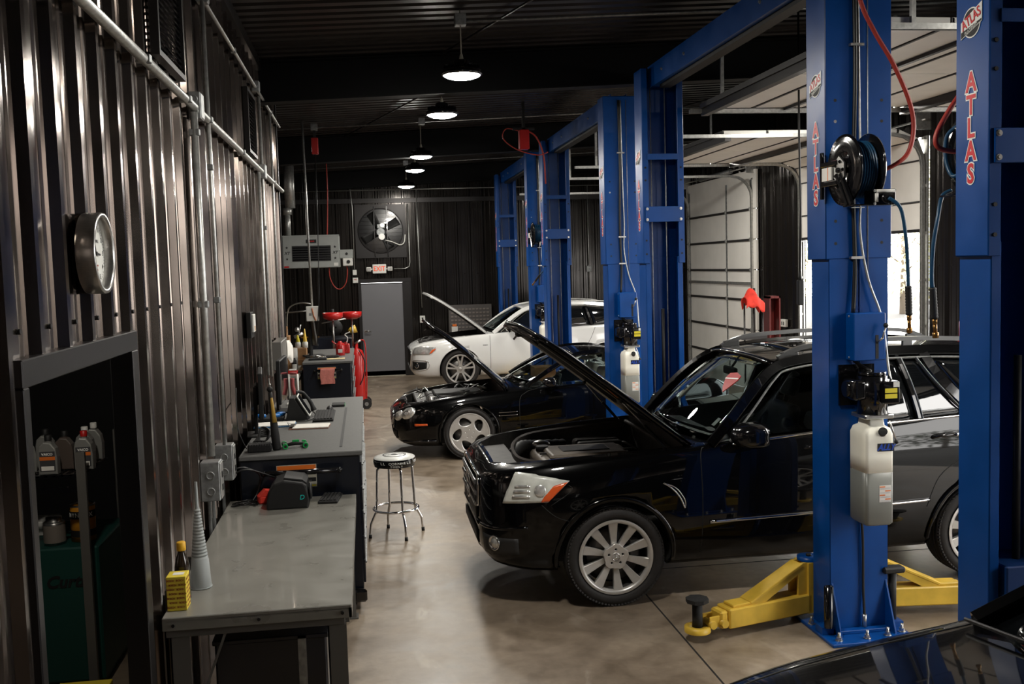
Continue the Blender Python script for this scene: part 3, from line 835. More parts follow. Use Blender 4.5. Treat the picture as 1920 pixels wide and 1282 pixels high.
reel('black hose reel half hidden behind the lift column at the right edge', (3.21, 4.825, 2.975), PI,
     [(0.03, -.245, -.185), (0.09, -.235, -.22), (0.136, -.20, -.34), (0.160, -.20, -.48), (0.169, -.20, -.64), (.164, -.20, -.71)], '',
     [(3.30, 4.72, 4.76), (3.32, 4.74, 4.1), (3.28, 4.76, 3.60), (3.177, 4.78, 3.396), (3.06, 4.78, 3.275), (2.972, 4.78, 3.155), (2.914, 4.78, 3.047), (2.935, 4.78, 2.985), (3.06, 4.78, 2.965), (3.17, 4.80, 2.985)],
     'red air hose looping behind the lift column at the right edge', gx=-.11, loop=[(.07, -.10, .15), (.10, -.17, .10), (.105, -.175, -.02), (.10, -.13, -.11), (.10, -.05, -.11), (.07, .02, -.04)])
reel('small far hose reel on the near column of the lift around the white SUV', (2.99, 17.20, 2.98), 0,
     [(0.075, -.245, -.185), (0.095, -.28, -.21), (0.115, -.27, -.36), (0.08, -.2, -.60), (0.02, -.1, -.70)], '', None, '')
# ------------------------------------------------------------------ overhead doors
def raised_door(name, y0, y1, xin, z, label, vert=0.0):
    """sectional door: horizontal part from xin to the wall, optional vertical part hanging below"""
    r = struct(thing(name, None, None, (RX, (y0 + y1) / 2, 0)))
    w = (y1 - y0) / 2
    P = MB(M_PANEL, M_DBLK)
    segs = []
    x = xin - RX
    L = -0.42 - x
    n = max(1, round(L / 0.53))
    for k in range(n):
        a = x + L * k / n; b = x + L * (k + 1) / n
        segs.append(((a, z), (b - 0.012, z)))
    R = 0.36
    arc = [(-0.42 + R * math.sin(t) , z - R + R * math.cos(t)) for t in (0.0, 0.8, 1.5708)]
    if vert: segs += [(arc[0], arc[1]), (arc[1], arc[2])]
    zb = z - R
    bot = z - R - vert
    k = 0
    while vert and zb - 0.53 > bot - 0.3:
        segs.append(((-0.06, zb - 0.005), (-0.06, max(bot, zb - 0.53)))); zb -= 0.53
        if zb <= bot: break
    for (a, za), (b, zb_) in segs:
        d = Vector((b - a, 0, zb_ - za)); L_ = d.length; ang = math.atan2(-(zb_ - za), b - a)
        M = Matrix.Translation(((a + b) / 2, 0, (za + zb_) / 2)) @ Matrix.Rotation(ang, 4, 'Y')
        P.box(-L_ / 2, L_ / 2, -w + 0.03, w - 0.03, -0.022, 0.022, 0, 0.004, 1, M)
        P.box(-L_ / 2 - 0.004, -L_ / 2 + 0.018, -w + 0.03, w - 0.03, -0.030, 0.018, 1, 0, 1, M)   # dark joint strip between sections
        P.box(-L_ / 2 + 0.05, L_ / 2 - 0.03, -0.03, 0.03, -0.027, -0.022, 1 if False else 0, 0, 1, M)
    P.build('door_sections', r)
    q = MB(M_TRIM)
    if not vert:
        q.box(xin - RX + 0.02, xin - RX + 0.09, -w, w, z - 0.10, z - 0.025, 0)
        q.box(-1.55, -1.46, -w, w, z - 0.10, z - 0.025)
        q.box(xin - RX + 0.9, xin - RX + 0.94, -w, w, z - 0.05, z - 0.025)
    else:
        q.box(xin - RX + 0.02, xin - RX + 0.10, -w, w, z - 0.11, z - 0.025); q.box(-0.085, -0.035, -w + .03, w - .03, bot - 0.03, bot + 0.01)
        q.box(-1.3, -1.22, -w, w, z - 0.09, z - 0.025)
    q.build('reinforcing_strut', r)
    return r
def door_tracks(root_name, y0, y1, xin, z, top=3.95):
    r = struct(thing(root_name, None, None, (RX, (y0 + y1) / 2, 0)))
    w = (y1 - y0) / 2
    for s in (-1, 1):
        m = MB(M_GALV)
        pts = [(-0.10, s * w, 0.0), (-0.10, s * w, z - 0.45)] + [(-0.10 - 0.40 * (1 - math.cos(t)), s * w, z - 0.45 + 0.40 * math.sin(t)) for t in (0.3, 0.6, 0.9, 1.2, 1.57)] + [(xin - RX - 0.05, s * w, z - 0.05)]
        prof = [(-.028, -.02), (.028, -.02), (.028, .02), (.020, .02), (.020, -.012), (-.020, -.012), (-.020, .02), (-.028, .02)]
        m.tube(pts, 1.0, prof=prof, up=(0, 1, 0))
        m.box(-0.06, -0.035, s * w + s * 0.0 - 0.045, s * w + 0.045, 0, top, 0)
        for k in range(7):
            zz = 0.3 + k * 0.6; m.box(-0.10, -0.035, s * w - 0.03, s * w + 0.03, zz, zz + 0.035)
        m.build('track', r)
    m = MB(M_GALV, M_GALVD, M_BLACK)
    zs = z + 0.12
    m.cyl((-0.14, -w - 0.15, zs), (-0.14, w + 0.15, zs), 0.014, mi=0, n=10)
    m.cyl((-0.14, -0.9, zs), (-0.14, 0.9, zs), 0.045, mi=1, n=16)
    for s in (-1, 1):
        m.cyl((-0.14, s * w, zs), (-0.14, s * (w + 0.05), zs), 0.09, mi=0, n=20); m.box(-0.22, -0.02, s * (w + .06) - .01, s * (w + .06) + .01, zs - .12, zs + .12, 0)
    m.build('torsion_shaft', r)
    m = MB(M_GALV)
    for s in (-1, 1):
        for x in (xin - RX + 0.3, -1.6):
            m.box(x - 0.016, x + 0.016, s * w - 0.014, s * w + 0.014, z - 0.04, ceil_z(RX + x) - 0.0)
    m.build('track_hanger', r)
    return r
def closed_door(name, y0, y1, top):
    r = struct(thing(name, None, None, (RX, (y0 + y1) / 2, 0)))
    w = (y1 - y0) / 2
    m = MB(M_PANEL, M_DBLK, M_GALV)
    n = 7; h = top / n
    for k in range(n):
        m.box(-0.085, -0.04, -w - .16, w + .16, k * h + 0.010, (k + 1) * h - 0.006 + (.16 if k == n - 1 else 0), 0, 0.004)
        if k: m.box(-0.105, -0.082, -w + .01, w - .01, k * h - 0.028, k * h + 0.016, 1)
    m.box(-0.12, -0.085, -w + .01, w - .01, 3.5 * h - .0, 3.5 * h + 0.05, 2)
    m.build('door_sections', r)
    m = MB(M_GALVD, M_GALV)
    for yy in (-w * .33 + .1, ):
        m.box(-0.10, -0.083, yy - 0.025, yy + 0.025, 0.02, top - 0.02, 0)
    for yy in (-w + 0.06, w - 0.06): m.box(-0.095, -0.083, yy - 0.04, yy + 0.04, 0.02, top - 0.02, 0)
    for k in range(1, n):
        for yy in (-w + .06, -w * .33 + .1, w - .06): m.box(-0.125, -0.10, yy - 0.03, yy + 0.03, k * h - 0.035, k * h + 0.035, 1, 0.004)
    m.build('door_hardware', r)
    return r
raised_door('door_3', *DOORS[0], 3.45, 4.02, '')
door_tracks('trim_10', *DOORS[0], 3.4, 4.02)
raised_door('door_4', *DOORS[1], 3.45, 4.02, '')
door_tracks('trim_11', *DOORS[1], 3.4, 4.02)
raised_door('door_5', *DOORS[2], 4.45, 4.02, '', vert=0.90)
door_tracks('trim_12', *DOORS[2], 3.4, 4.02)
closed_door('door_6', *DOORS[3], 3.93)
door_tracks('trim_13', *DOORS[3], 3.4, 4.02)
# ------------------------------------------------------------------ cars
def interp(tab, x):
    """monotone cubic through (x, value) pairs"""
    n = len(tab)
    if x <= tab[0][0]: return tab[0][1]
    if x >= tab[-1][0]: return tab[-1][1]
    def d(i): return (tab[i + 1][1] - tab[i][1]) / (tab[i + 1][0] - tab[i][0])
    def m(i):
        if i == 0: return d(0)
        if i == n - 1: return d(n - 2)
        a, b = d(i - 1), d(i)
        return 0 if a * b <= 0 else 2 * a * b / (a + b)
    for i in range(n - 1):
        x0, x1 = tab[i][0], tab[i + 1][0]
        if x <= x1:
            h = x1 - x0; t = (x - x0) / h
            return ((2 * t ** 3 - 3 * t * t + 1) * tab[i][1] + (t ** 3 - 2 * t * t + t) * h * m(i) + (-2 * t ** 3 + 3 * t * t) * tab[i + 1][1] + (t ** 3 - t * t) * h * m(i + 1))
def shell_mesh(sp, mats):
    L = sp['len']
    xs = sorted(set([0, .012, .03, .055, .09, .13, .18] + [round(.18 + k * .085, 3) for k in range(int((L - .36) / .085) + 1)] + [L - .18, L - .12, L - .07, L - .03, L - .01, L]))
    mb = MB(*mats)
    rings = []
    for x in xs:
        g = lambda k: interp(sp[k], x)
        zb, zs, zc, wm, ws = g('zb'), g('zs'), g('zc'), g('wm'), g('ws')
        wr = wm - g('tuck')
        zm = zb + (zs - zb) * sp.get('zmf', .45)
        half = [(wr, zb + .05), (wm - .012, zb + (zm - zb) * .55), (wm, zm), (wm - .004, zm + (zs - zm) * .45), (ws + (wm - ws) * .62, zs - (zs - zm) * .22),
                (ws + (wm - ws) * .18, zs - .022), (ws - .03, zs + .004), (ws * .72, zs + (zc - zs) * .45), (ws * .38, zs + (zc - zs) * .88), (0, zc)]
        c = spline([(a, b, 0) for a, b in half], 2)
        right = [(0, zb), (wr * .5, zb), (wr * .93, zb + .004)] + [(v.x, v.y) for v in c]
        ring = [Vector((x, y, z)) for y, z in right] + [Vector((x, -y, z)) for y, z in reversed(right[1:-1])]
        rings.append(ring)
    mb.ring_faces(rings, 0, True, True, True, True)
    return mb
class Car:
    def __init__(s, sp, name, label, loc, paint, group=None):
        s.sp = sp; s.paint = paint
        s.root = thing(name, label, 'car', loc, 0, group)
        mb = shell_mesh(sp, [paint, M_PLAS, M_ENGD, M_LEATH])
        bmesh.ops.recalc_face_normals(mb.bm, faces=mb.bm.faces[:])
        s.bvh = BVHTree.FromBMesh(mb.bm)
        s.body = mb.build('body', s.root)
    def near(s, p, off=0.0):
        loc, n, i, d = s.bvh.find_nearest(Vector(p))
        return loc + n * off
    def top(s, x, y, off=0.0):
        h = s.bvh.ray_cast(Vector((x, y, 3)), Vector((0, 0, -1)))
        return h[0] + h[1] * off if h[0] else Vector((x, y, interp(s.sp['zc'], x)))
    def side(s, x, z, sgn=-1, off=0.0):
        h = s.bvh.ray_cast(Vector((x, sgn * 2.0, z)), Vector((0, -sgn, 0)))
        return h[0] + h[1] * off if h[0] else Vector((x, sgn * interp(s.sp['wm'], x), z))
    def patch(s, m, corners, off=0.004, thick=0.012, n=(10, 8), mi=0, bulge=0.0, both=False):
        for sg in ((1, -1) if both else (1,)):
            c = [Vector((a, b * sg, d)) for a, b, d in corners]
            def fn(u, v):
                p = c[0] * (1 - u) * (1 - v) + c[1] * u * (1 - v) + c[2] * u * v + c[3] * (1 - u) * v
                return s.near(p, off + bulge * (16 * u * (1 - u) * v * (1 - v)))
            m.grid(fn, n[0], n[1], mi, True, thick)
    def curve(s, m, pts, r, off=0.0, mi=0, n=6, sub=6, both=False):
        for sg in ((1, -1) if both else (1,)):
            q = [s.near((a, b * sg, d), off) for a, b, d in [tuple(v) for v in spline(pts, sub)]]
            m.tube(q, r, n=n, mi=mi)
    def cut(s, cutters):
        boolean_cut(s.body, cutters)
        for p in s.body.data.polygons: pass
    def cutter(s, mb):
        bmesh.ops.recalc_face_normals(mb.bm, faces=mb.bm.faces[:])
        return mb.build('cutter', s.root)
    def wells(s, r=0.40, depth=0.30):
        out = []
        for x in (s.sp['fw'], s.sp['rw']):
            for sg in (-1, 1):
                m = MB(M_PLAS); w = s.sp['half']
                m.cyl((x, sg * (w + .2), s.sp['wr_'] + s.sp.get('wz', 0)), (x, sg * (w - depth), s.sp['wr_'] + s.sp.get('wz', 0)), r, n=48)
                out.append(s.cutter(m))
        return out
    def bay(s, pts, z0=0.45, z1=1.9, mi=M_ENGD):
        m = MB(mi); m.prism([(x, y) for x, y in pts] + [(x, -y) for x, y in reversed(pts)], z0, z1, 'xy')
        return s.cutter(m)
    def cabin(s, x0, x1, w, z0=0.34, z1=1.9):
        m = MB(M_LEATH); m.box(x0, x1, -w, w, z0, z1)
        return s.cutter(m)
    # ---- greenhouse
    def gy(s, x, z):
        g = s.sp['gh']
        return (g['w0'] - (z - g['z0']) * g['tumble'] - g.get('bow', .0) * max(0, z - g['z0']) ** 2) * (1 - g.get('plan', .03) * ((x - g['xm']) / 1.2) ** 2)
    def gp(s, x, z, sg=-1, off=0.0): return Vector((x, sg * (s.gy(x, z) + off), z))
    def bar(s, m, pts, w, t=0.04, mi=0, off=0.0, sub=5):
        for sg in (-1, 1):
            P = [s.gp(x, z, sg, off) for x, z, _ in [tuple(v) for v in spline([(a, b, 0) for a, b in pts], sub)]]
            prof = [(-t / 2, -w / 2 + .006), (-t / 2 + .006, -w / 2), (t / 2 - .006, -w / 2), (t / 2, -w / 2 + .006), (t / 2, w / 2 - .006), (t / 2 - .006, w / 2), (-t / 2 + .006, w / 2), (-t / 2, w / 2 - .006)]
            m.tube(P, 1.0, prof=prof, up=(0, sg, 0.45), mi=mi)
    def pane(s, name, quad, mat_, off=-0.012):
        for sg in (-1, 1):
            m = MB(mat_)
            def fn(u, v):
                q = quad
                x = (q[0][0] * (1 - u) * (1 - v) + q[1][0] * u * (1 - v) + q[2][0] * u * v + q[3][0] * (1 - u) * v)
                z = (q[0][1] * (1 - u) * (1 - v) + q[1][1] * u * (1 - v) + q[2][1] * u * v + q[3][1] * (1 - u) * v)
                return s.gp(x, z, sg, off)
            m.grid(fn, 8, 6, 0, True, 0.005)
            m.build(name, s.root)
    def windscreen(s, name, cb, sb, ct, st, mat_, n=14, thick=.006):
        """centre-bottom, side-bottom, centre-top, side-top as (x,z)"""
        m = MB(mat_)
        def fn(u, v):
            k = 2 * u - 1
            xb = cb[0] + (sb[0] - cb[0]) * k * k; zb = cb[1] + (sb[1] - cb[1]) * k * k
            xt = ct[0] + (st[0] - ct[0]) * k * k; zt = ct[1] + (st[1] - ct[1]) * k * k
            x = xb + (xt - xb) * v; z = zb + (zt - zb) * v + 0.02 * math.sin(PI * v)
            return (x, k * (s.gy(x, z) - .02), z)
        m.grid(fn, n, 8, 0, True, thick)
        return m.build(name, s.root)
    def roof(s, pts, crown=0.05, mat_=None, name='roof', x0=None):
        m = MB(mat_ or s.paint)
        sp_ = [tuple(v)[:2] for v in spline([(a, b, 0) for a, b in pts], 5)]
        n = len(sp_) - 1
        def fn(u, v):
            x, z = sp_[min(n, int(round(u * n)))]; k = 2 * v - 1
            w = s.gy(x, z)
            return (x + (0.05 * (k * k) - .05) * (1 - u) * .6, k * w, z + crown * (1 - abs(k) ** 2.4))
        m.grid(fn, n, 14, 0, True, 0.03)
        return m.build(name, s.root)
    # ---- hood lifted about its hinge
    def hood(s, x0, x1, ang, wf=0.97, nx=18, ny=14, zlip=0.06, mirror_in=None, outline=None):
        hz = s.top(x1, 0).z
        R = Matrix.Translation((x1, 0, hz)) @ Matrix.Rotation(ang, 4, 'Y') @ Matrix.Translation((-x1, 0, -hz))
        def w(x): return outline(x) if outline else interp(s.sp['ws'], x) * wf
        def surf(u, v, off=0.0, ins=0.0):
            k = 2 * v - 1
            xx = x0 + (x1 - x0) * u
            xx = xx + (0.16 * k * k * (1 - u) ** 2)      # rounded front edge
            p = s.top(xx, k * (w(xx) - ins), 0)
            return p + Vector((0, 0, off))
        m = MB(s.paint)
        m.grid(lambda u, v: surf(u, v), nx, ny, 0, True, 0.012, (0, 0, -1))
        def lip(u, v):
            p = surf(0.0, u); return p + Vector((0.01 * v, 0, -zlip * v))
        m.grid(lip, ny, 2, 0, True, 0.01, (1, 0, 0))
        for sg in (0, 1):
            m.grid(lambda u, v: surf(u, sg) + Vector((0, 0, -.03 * v)), nx, 1, 0, True, 0.006, (0, 1 - 2 * sg, 0))
        for v in m.bm.verts: v.co = R @ v.co
        h = m.build('hood', s.root)
        m = MB(M_PLAS, M_ENGD)
        def under(u, v):
            p = surf(0.03 + .95 * u, 0.04 + 0.92 * v, -0.045)
            k = abs(2 * v - 1)
            dip = 0.0
            if 0.12 < u < 0.85 and (0.12 < k < 0.42 or 0.52 < k < 0.80): dip = 0.028
            return p + Vector((0, 0, dip))
        m.grid(under, 36, 36, 0, False, 0.004, (0, 0, 1))
        for v in m.bm.verts: v.co = R @ v.co
        m.build('hood_inner_frame', h)
        m = MB(M_GALVD, M_BLACK)
        m.obox(R @ Vector((x0 + .14, 0, s.top(x0 + .14, 0).z - .07)), (0.07, 0.10, 0.05), None, 1, .01)
        m.cyl(R @ Vector((x0 + .13, 0, s.top(x0 + .14, 0).z - .05)), R @ Vector((x0 + .13, 0, s.top(x0 + .14, 0).z - .14)), .008, mi=0, n=8)
        m.build('hood_latch', h)
        return h, R
    def strut(s, a, b):
        m = MB(M_BLACK, M_STEEL)
        a, b = Vector(a), Vector(b); c = a.lerp(b, .55)
        m.cyl(a, c, .012, n=10); m.cyl(c, b, .006, mi=1, n=8); m.ball(a, .016, 0, n=6); m.ball(b, .016, 0, n=6)
        m.build('hood_strut', s.root)

def tyre_mb(r, w, rr):
    m = MB(M_RUB)
    h = w / 2
    prof = [(rr, -h * .80), (rr + .015, -h * .92), (rr + (r - rr) * .5, -h * 1.04), (r - .022, -h * .93), (r - .006, -h * .80)]
    for k in range(5):
        a = -h * .72 + k * h * .36
        prof += [(r, a - .012), (r, a + h * .22), (r - .007, a + h * .23), (r - .007, a + h * .30)] if k < 4 else [(r, a - .012)]
    prof += [(r - .006, h * .80), (r - .022, h * .93), (rr + (r - rr) * .5, h * 1.04), (rr + .015, h * .92), (rr, h * .80)]
    m.lathe(prof, axis='y', n=72)
    for k in range(90):
        a = 2 * PI * k / 90
        for sg in (-1, 1):
            m.obox((math.cos(a) * (r - .010), sg * h * .84, math.sin(a) * (r - .010)), (0.012, .022, .016), Matrix.Rotation(-a, 4, 'Y') @ Matrix.Rotation(.3 * sg, 4, 'Z'))
    return m
def xz_mesh(mb, me, y0, mi):
    """holed plate lying in xy -> stands in xz plane at depth y0"""
    M = Matrix(((1, 0, 0, 0), (0, 0, -1, y0), (0, 1, 0, 0), (0, 0, 0, 1)))
    me.transform(M); mb.add_mesh(me, None, mi)
_W = {}
def wheel_data(style, r, w, rr):
    """outer face looks towards -y"""
    key = (style, r)
    if key in _W: return _W[key]
    ty = tyre_mb(r, w, rr).mesh('wheel')
    m = MB(M_ALU, M_ALUD, M_BLACK, M_CHROME)
    h = w / 2
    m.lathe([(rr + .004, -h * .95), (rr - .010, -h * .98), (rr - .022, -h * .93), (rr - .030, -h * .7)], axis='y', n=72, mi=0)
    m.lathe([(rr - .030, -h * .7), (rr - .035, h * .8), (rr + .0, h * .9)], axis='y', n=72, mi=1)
    yf = -h * .74
    if style == 'ten':
        for k in range(10):
            a = PI / 2 + 2 * PI * k / 10 + .06
            u = Vector((math.cos(a), 0, math.sin(a))); t = Vector((-math.sin(a), 0, math.cos(a)))
            rings = []
            for d, hw, y in ((.055, .020, yf + .016), (.10, .021, yf + .012), (rr * .7, .029, yf - .004), (rr - .018, .036, yf - .016)):
                c = u * d
                rings.append([c + t * hw * .85 + Vector((0, y, 0)), c - t * hw * .85 + Vector((0, y, 0)), c - t * hw + Vector((0, y + .006, 0)), c - t * hw * .9 + Vector((0, y + .04, 0)), c + t * hw * .9 + Vector((0, y + .04, 0)), c + t * hw + Vector((0, y + .006, 0))])
            m.ring_faces(rings, 0, False)
        ol = [((.082 + (.010 if (i // 3) % 2 == 0 else 0)) * math.cos(2 * PI * i / 30), (.082 + (.010 if (i // 3) % 2 == 0 else 0)) * math.sin(2 * PI * i / 30)) for i in range(30)]
        holes = [circ(.053 * math.cos(PI / 2 + k * 2 * PI / 5), .053 * math.sin(PI / 2 + k * 2 * PI / 5), .012, 14) for k in range(5)]
        xz_mesh(m, holed_plate([ol] + holes, .012, .003), yf - .002, 0)
        for k in range(5):
            a = PI / 2 + k * 2 * PI / 5; c = Vector((.053 * math.cos(a), yf + .012, .053 * math.sin(a)))
            m.cyl(c, c + Vector((0, -.012, 0)), .009, n=6, mi=2)
    elif style == 'swirl':
        holes = []
        for k in range(5):
            a = PI / 2 + .35 + k * 2 * PI / 5
            cx, cy = (rr * .60) * math.cos(a), (rr * .60) * math.sin(a)
            rot = a + 1.05
            o = []
            for i in range(28):
                q = 2 * PI * i / 28
                ex = .086 * math.cos(q); ey = .060 * math.sin(q) * (1 + .30 * math.cos(q))
                o.append((cx + ex * math.cos(rot) - ey * math.sin(rot), cy + ex * math.sin(rot) + ey * math.cos(rot)))
            holes.append(o)
            b = PI / 2 + k * 2 * PI / 5
            holes.append(circ(.053 * math.cos(b), .053 * math.sin(b), .010, 12))
        xz_mesh(m, holed_plate([circ(0, 0, rr - .018, 64)] + holes, .012, .010, 2), yf - .004, 0)
    else:
        for k in range(5):
            for dd in (-.20, .20):
                a = PI / 2 + 2 * PI * k / 5 + dd; a0 = PI / 2 + 2 * PI * k / 5 + dd * .55
                p0 = Vector((math.cos(a0) * .05, yf + .01, math.sin(a0) * .05)); p1 = Vector((math.cos(a) * (rr - .015), yf - .010, math.sin(a) * (rr - .015)))
                m.tube([p0, p1], [1, 1.0], prof=[(-.012, -.016), (.012, -.016), (.012, .016), (-.012, .016)], up=(0, 1, 0))
        m.lathe([(.075, yf - .012), (.075, yf + .03), (0, yf + .03)], axis='y', n=30); m.lathe([(.0, yf - .012), (.075, yf - .012)], axis='y', n=30)
    m.lathe([(.033, yf - .012), (.033, yf - .017), (.028, yf - .020), (0.0, yf - .021)], axis='y', n=28, mi=0)
    if style != 'double':
        for k in range(3):
            a = PI / 2 + k * 2 * PI / 3
            p = Vector((math.cos(a), 0, math.sin(a)))
            m.tube([Vector((0, yf - .022, 0)), p * .024 + Vector((0, yf - .022, 0))], [.0045, .0012], n=4, mi=3)
        m.lathe([(.024, yf - .021), (.028, yf - .021), (.028, yf - .024), (.024, yf - .024), (.024, yf - .021)], axis='y', n=28, mi=3)
    rim = m.mesh('rim')
    m = MB(mat('brake disc steel', (0.22, 0.21, 0.20, 1), .4, .8), M_BLACK, M_ENGD)
    m.lathe([(.06, -.02), (rr * .72, -.02), (rr * .72, .0), (.06, .0)], axis='y', n=48); m.lathe([(.0, -.03), (.075, -.03), (.075, .0)], axis='y', n=24, mi=2)
    m.lathe([(0, .06), (rr - .04, .06)], axis='y', n=32, mi=1)
    m.obox((rr * .55, -.02, .03), (.08, .07, .17), None, 2, .012)
    br = m.mesh('brake')
    _W[key] = (ty, rim, br)
    return _W[key]
def add_wheels(car, style, r, w, rr, z=None, steer=0.0):
    ty, rim, br = wheel_data(style, r, w, rr)
    sp = car.sp
    for x in (sp['fw'], sp['rw']):
        for sg in (-1, 1):
            o = bpy.data.objects.new('wheel', ty); COL.objects.link(o); o.parent = car.root
            o.location = (x, sg * (sp['half'] - w / 2 - .012), r if z is None else z)
            o.rotation_euler = (0, 0, (0 if sg < 0 else PI) + (steer if x == sp['fw'] else 0))
            for me, nm in ((rim, 'rim'), (br, 'brake_disc')):
                c = bpy.data.objects.new(nm, me); COL.objects.link(c); c.parent = o
def arch_lips(car, r, w=0.03, mat_=M_PLAS, a0=-0.25, a1=PI + .25, off=0.003):
    m = MB(mat_)
    for x in (car.sp['fw'], car.sp['rw']):
        for sg in (-1, 1):
            cz = car.sp['wr_'] + car.sp.get('wz', 0)
            def fn(u, v):
                a = a0 + (a1 - a0) * u; q = r - .004 + w * v
                return car.side(x + math.cos(a) * q, max(cz + math.sin(a) * q, interp(car.sp['zb'], x) + .06), sg, off)
            m.grid(fn, 36, 2, 0, True, 0.015)
    return m.build('wheel_arch_trim', car.root)
def seat(car, x, y, z, mat_, head=True, w=.50):
    m = MB(mat_, M_BLACK)
    m.box(x - .25, x + .25, y - w / 2, y + w / 2, z, z + .16, 0, .05, 3)
    M = Matrix.Translation((x + .27, y, z + .38)) @ Matrix.Rotation(math.radians(14), 4, 'Y')
    m.box(-.06, .06, -w / 2 + .02, w / 2 - .02, -.30, .30, 0, .05, 3, M)
    for s_ in (-1, 1): m.box(-.085, .03, s_ * (w / 2 - .05) - .04, s_ * (w / 2 - .05) + .04, -.28, .18, 0, .03, 3, M)
    if head:
        m.box(-.045, .045, -.13, .13, .36, .52, 0, .035, 3, M)
        for s_ in (-1, 1): m.cyl(M @ Vector((0, s_ * .05, .28)), M @ Vector((0, s_ * .05, .38)), .006, n=8, mi=1)
    m.build('seat', car.root)
def dash(car, x, z, w, mat_=M_PLAS):
    m = MB(mat_, M_BLACK)
    m.box(x, x + .42, -w, w, z - .25, z, 0, .05, 3)
    m.box(x + .05, x + .35, -.62, -.22, z - .06, z + .05, 0, .04, 3)
    d = m.build('dashboard', car.root)
    m = MB(M_LEATH)
    R = Matrix.Rotation(math.radians(-65), 3, 'Y')
    m.lathe([(0.18 + .015 * math.cos(q * PI / 4), .015 * math.sin(q * PI / 4)) for q in range(9)], c=(x + .55, -.36, z - .02), n=32, R=R)
    m.cyl((x + .40, -.36, z - .10), (x + .55, -.36, z - .03), .05)
    for a in (0, 2.1, 4.2): m.cyl((x + .55, -.36, z - .02), Vector((x + .55, -.36, z - .02)) + R @ Vector((.18 * math.sin(a), .18 * math.cos(a), 0)), .014, n=8)
    m.build('steering_wheel', car.root)
def mirror(car, x, z, y, mat_=None, size=(.16, .22, .13), chrome=False):
    for sg in (-1, 1):
        m = MB(mat_ or car.paint, M_BLACK, M_CHROME)
        sx, sy, sz = size
        rings = []
        for k, (dx, f) in enumerate(((-.5, .35), (-.38, .72), (-.1, .98), (.3, 1.0), (.5, .93))):
            rings.append([Vector((x + dx * sx, sg * (y + math.cos(a) * sy / 2 * f * (1 if abs(math.cos(a)) < 2 else 1)), z + math.sin(a) * sz / 2 * f)) for a in [2 * PI * i / 20 for i in range(20)]])
        # squarer outline
        for r_ in rings:
            for v in r_:
                dy = (v.y - sg * y) / (sy / 2); dz = (v.z - z) / (sz / 2)
                k = 1 + .22 * min(1, abs(dy * dz) * 2)
                v.y = sg * y + dy * sy / 2 * k; v.z = z + dz * sz / 2 * k
        m.ring_faces(rings, 0, True)
        m.tube([(x + .03, sg * (y - sy * .4), z - sz * .35), (x + .05, sg * (y - sy * .75), z - sz * .55)], .022, n=8, mi=1)
        m.build('side_mirror', car.root)
def star_emblem(car, c, r, M=None):
    m = MB(M_CHROME)
    c = Vector(c)
    m.lathe([(r + .006 * math.cos(q * PI / 4), .006 * math.sin(q * PI / 4)) for q in range(9)], c=c, axis='x', n=36)
    for k in range(3):
        a = PI / 2 + k * 2 * PI / 3
        m.tube([c, c + Vector((0, math.cos(a) * r, math.sin(a) * r))], [.016, .003], n=4)
    m.build('emblem', car.root)
# ================================================================== black SUV
SUV = dict(len=4.53, fw=0.93, rw=3.76, half=0.92, wr_=0.36,
    zb=[(0, .40), (.1, .31), (.4, .26), (1, .25), (3.5, .25), (4.2, .30), (4.53, .42)],
    tuck=[(0, .02), (.3, .05), (1.3, .07), (3.4, .07), (4.53, .03)],
    wm=[(0, .46), (.012, .55), (.03, .615), (.055, .67), (.09, .72), (.13, .76), (.18, .795), (.3, .85), (.5, .895), (.8, .918), (2.2, .92), (3.8, .918), (4.25, .88), (4.45, .80), (4.53, .70)],
    ws=[(0, .42), (.012, .50), (.03, .56), (.055, .61), (.09, .655), (.13, .69), (.18, .72), (.3, .765), (.5, .805), (.9, .84), (1.5, .855), (2.4, .87), (3.8, .86), (4.25, .82), (4.45, .74), (4.53, .66)],
    zs=[(0, .90), (.05, .945), (.15, .985), (.3, 1.01), (.6, 1.04), (.95, 1.065), (1.5, 1.10), (1.8, 1.135), (2.4, 1.18), (3.1, 1.225), (3.7, 1.255), (4.3, 1.25), (4.45, 1.2), (4.53, 1.1)],
    zc=[(0, .92), (.05, .975), (.15, 1.02), (.3, 1.05), (.6, 1.085), (.95, 1.115), (1.5, 1.15), (1.8, 1.16), (2.4, 1.19), (3.1, 1.23), (3.7, 1.26), (4.3, 1.25), (4.45, 1.2), (4.53, 1.1)],
    gh=dict(w0=.875, z0=1.15, tumble=.10, xm=3.0, plan=.035, bow=.60))
car = Car(SUV, 'suv', 'black SUV with raised hood and roof rails on the lift nearest the camera', (0.76, 7.68, 0), M_PAINTK)
CS = car
car.cut(car.wells(.415, .36) + [car.bay([(.13, .42), (.22, .56), (.40, .655), (.8, .72), (1.48, .765)], .42), car.cabin(1.72, 4.25, .79)])
arch_lips(car, .415, .030, M_PAINTK, off=.001)
add_wheels(car, 'ten', .36, .235, .268)
hood, HR = car.hood(.06, 1.56, math.radians(42), outline=lambda x: min(interp(SUV['ws'], x) - .035, .80))
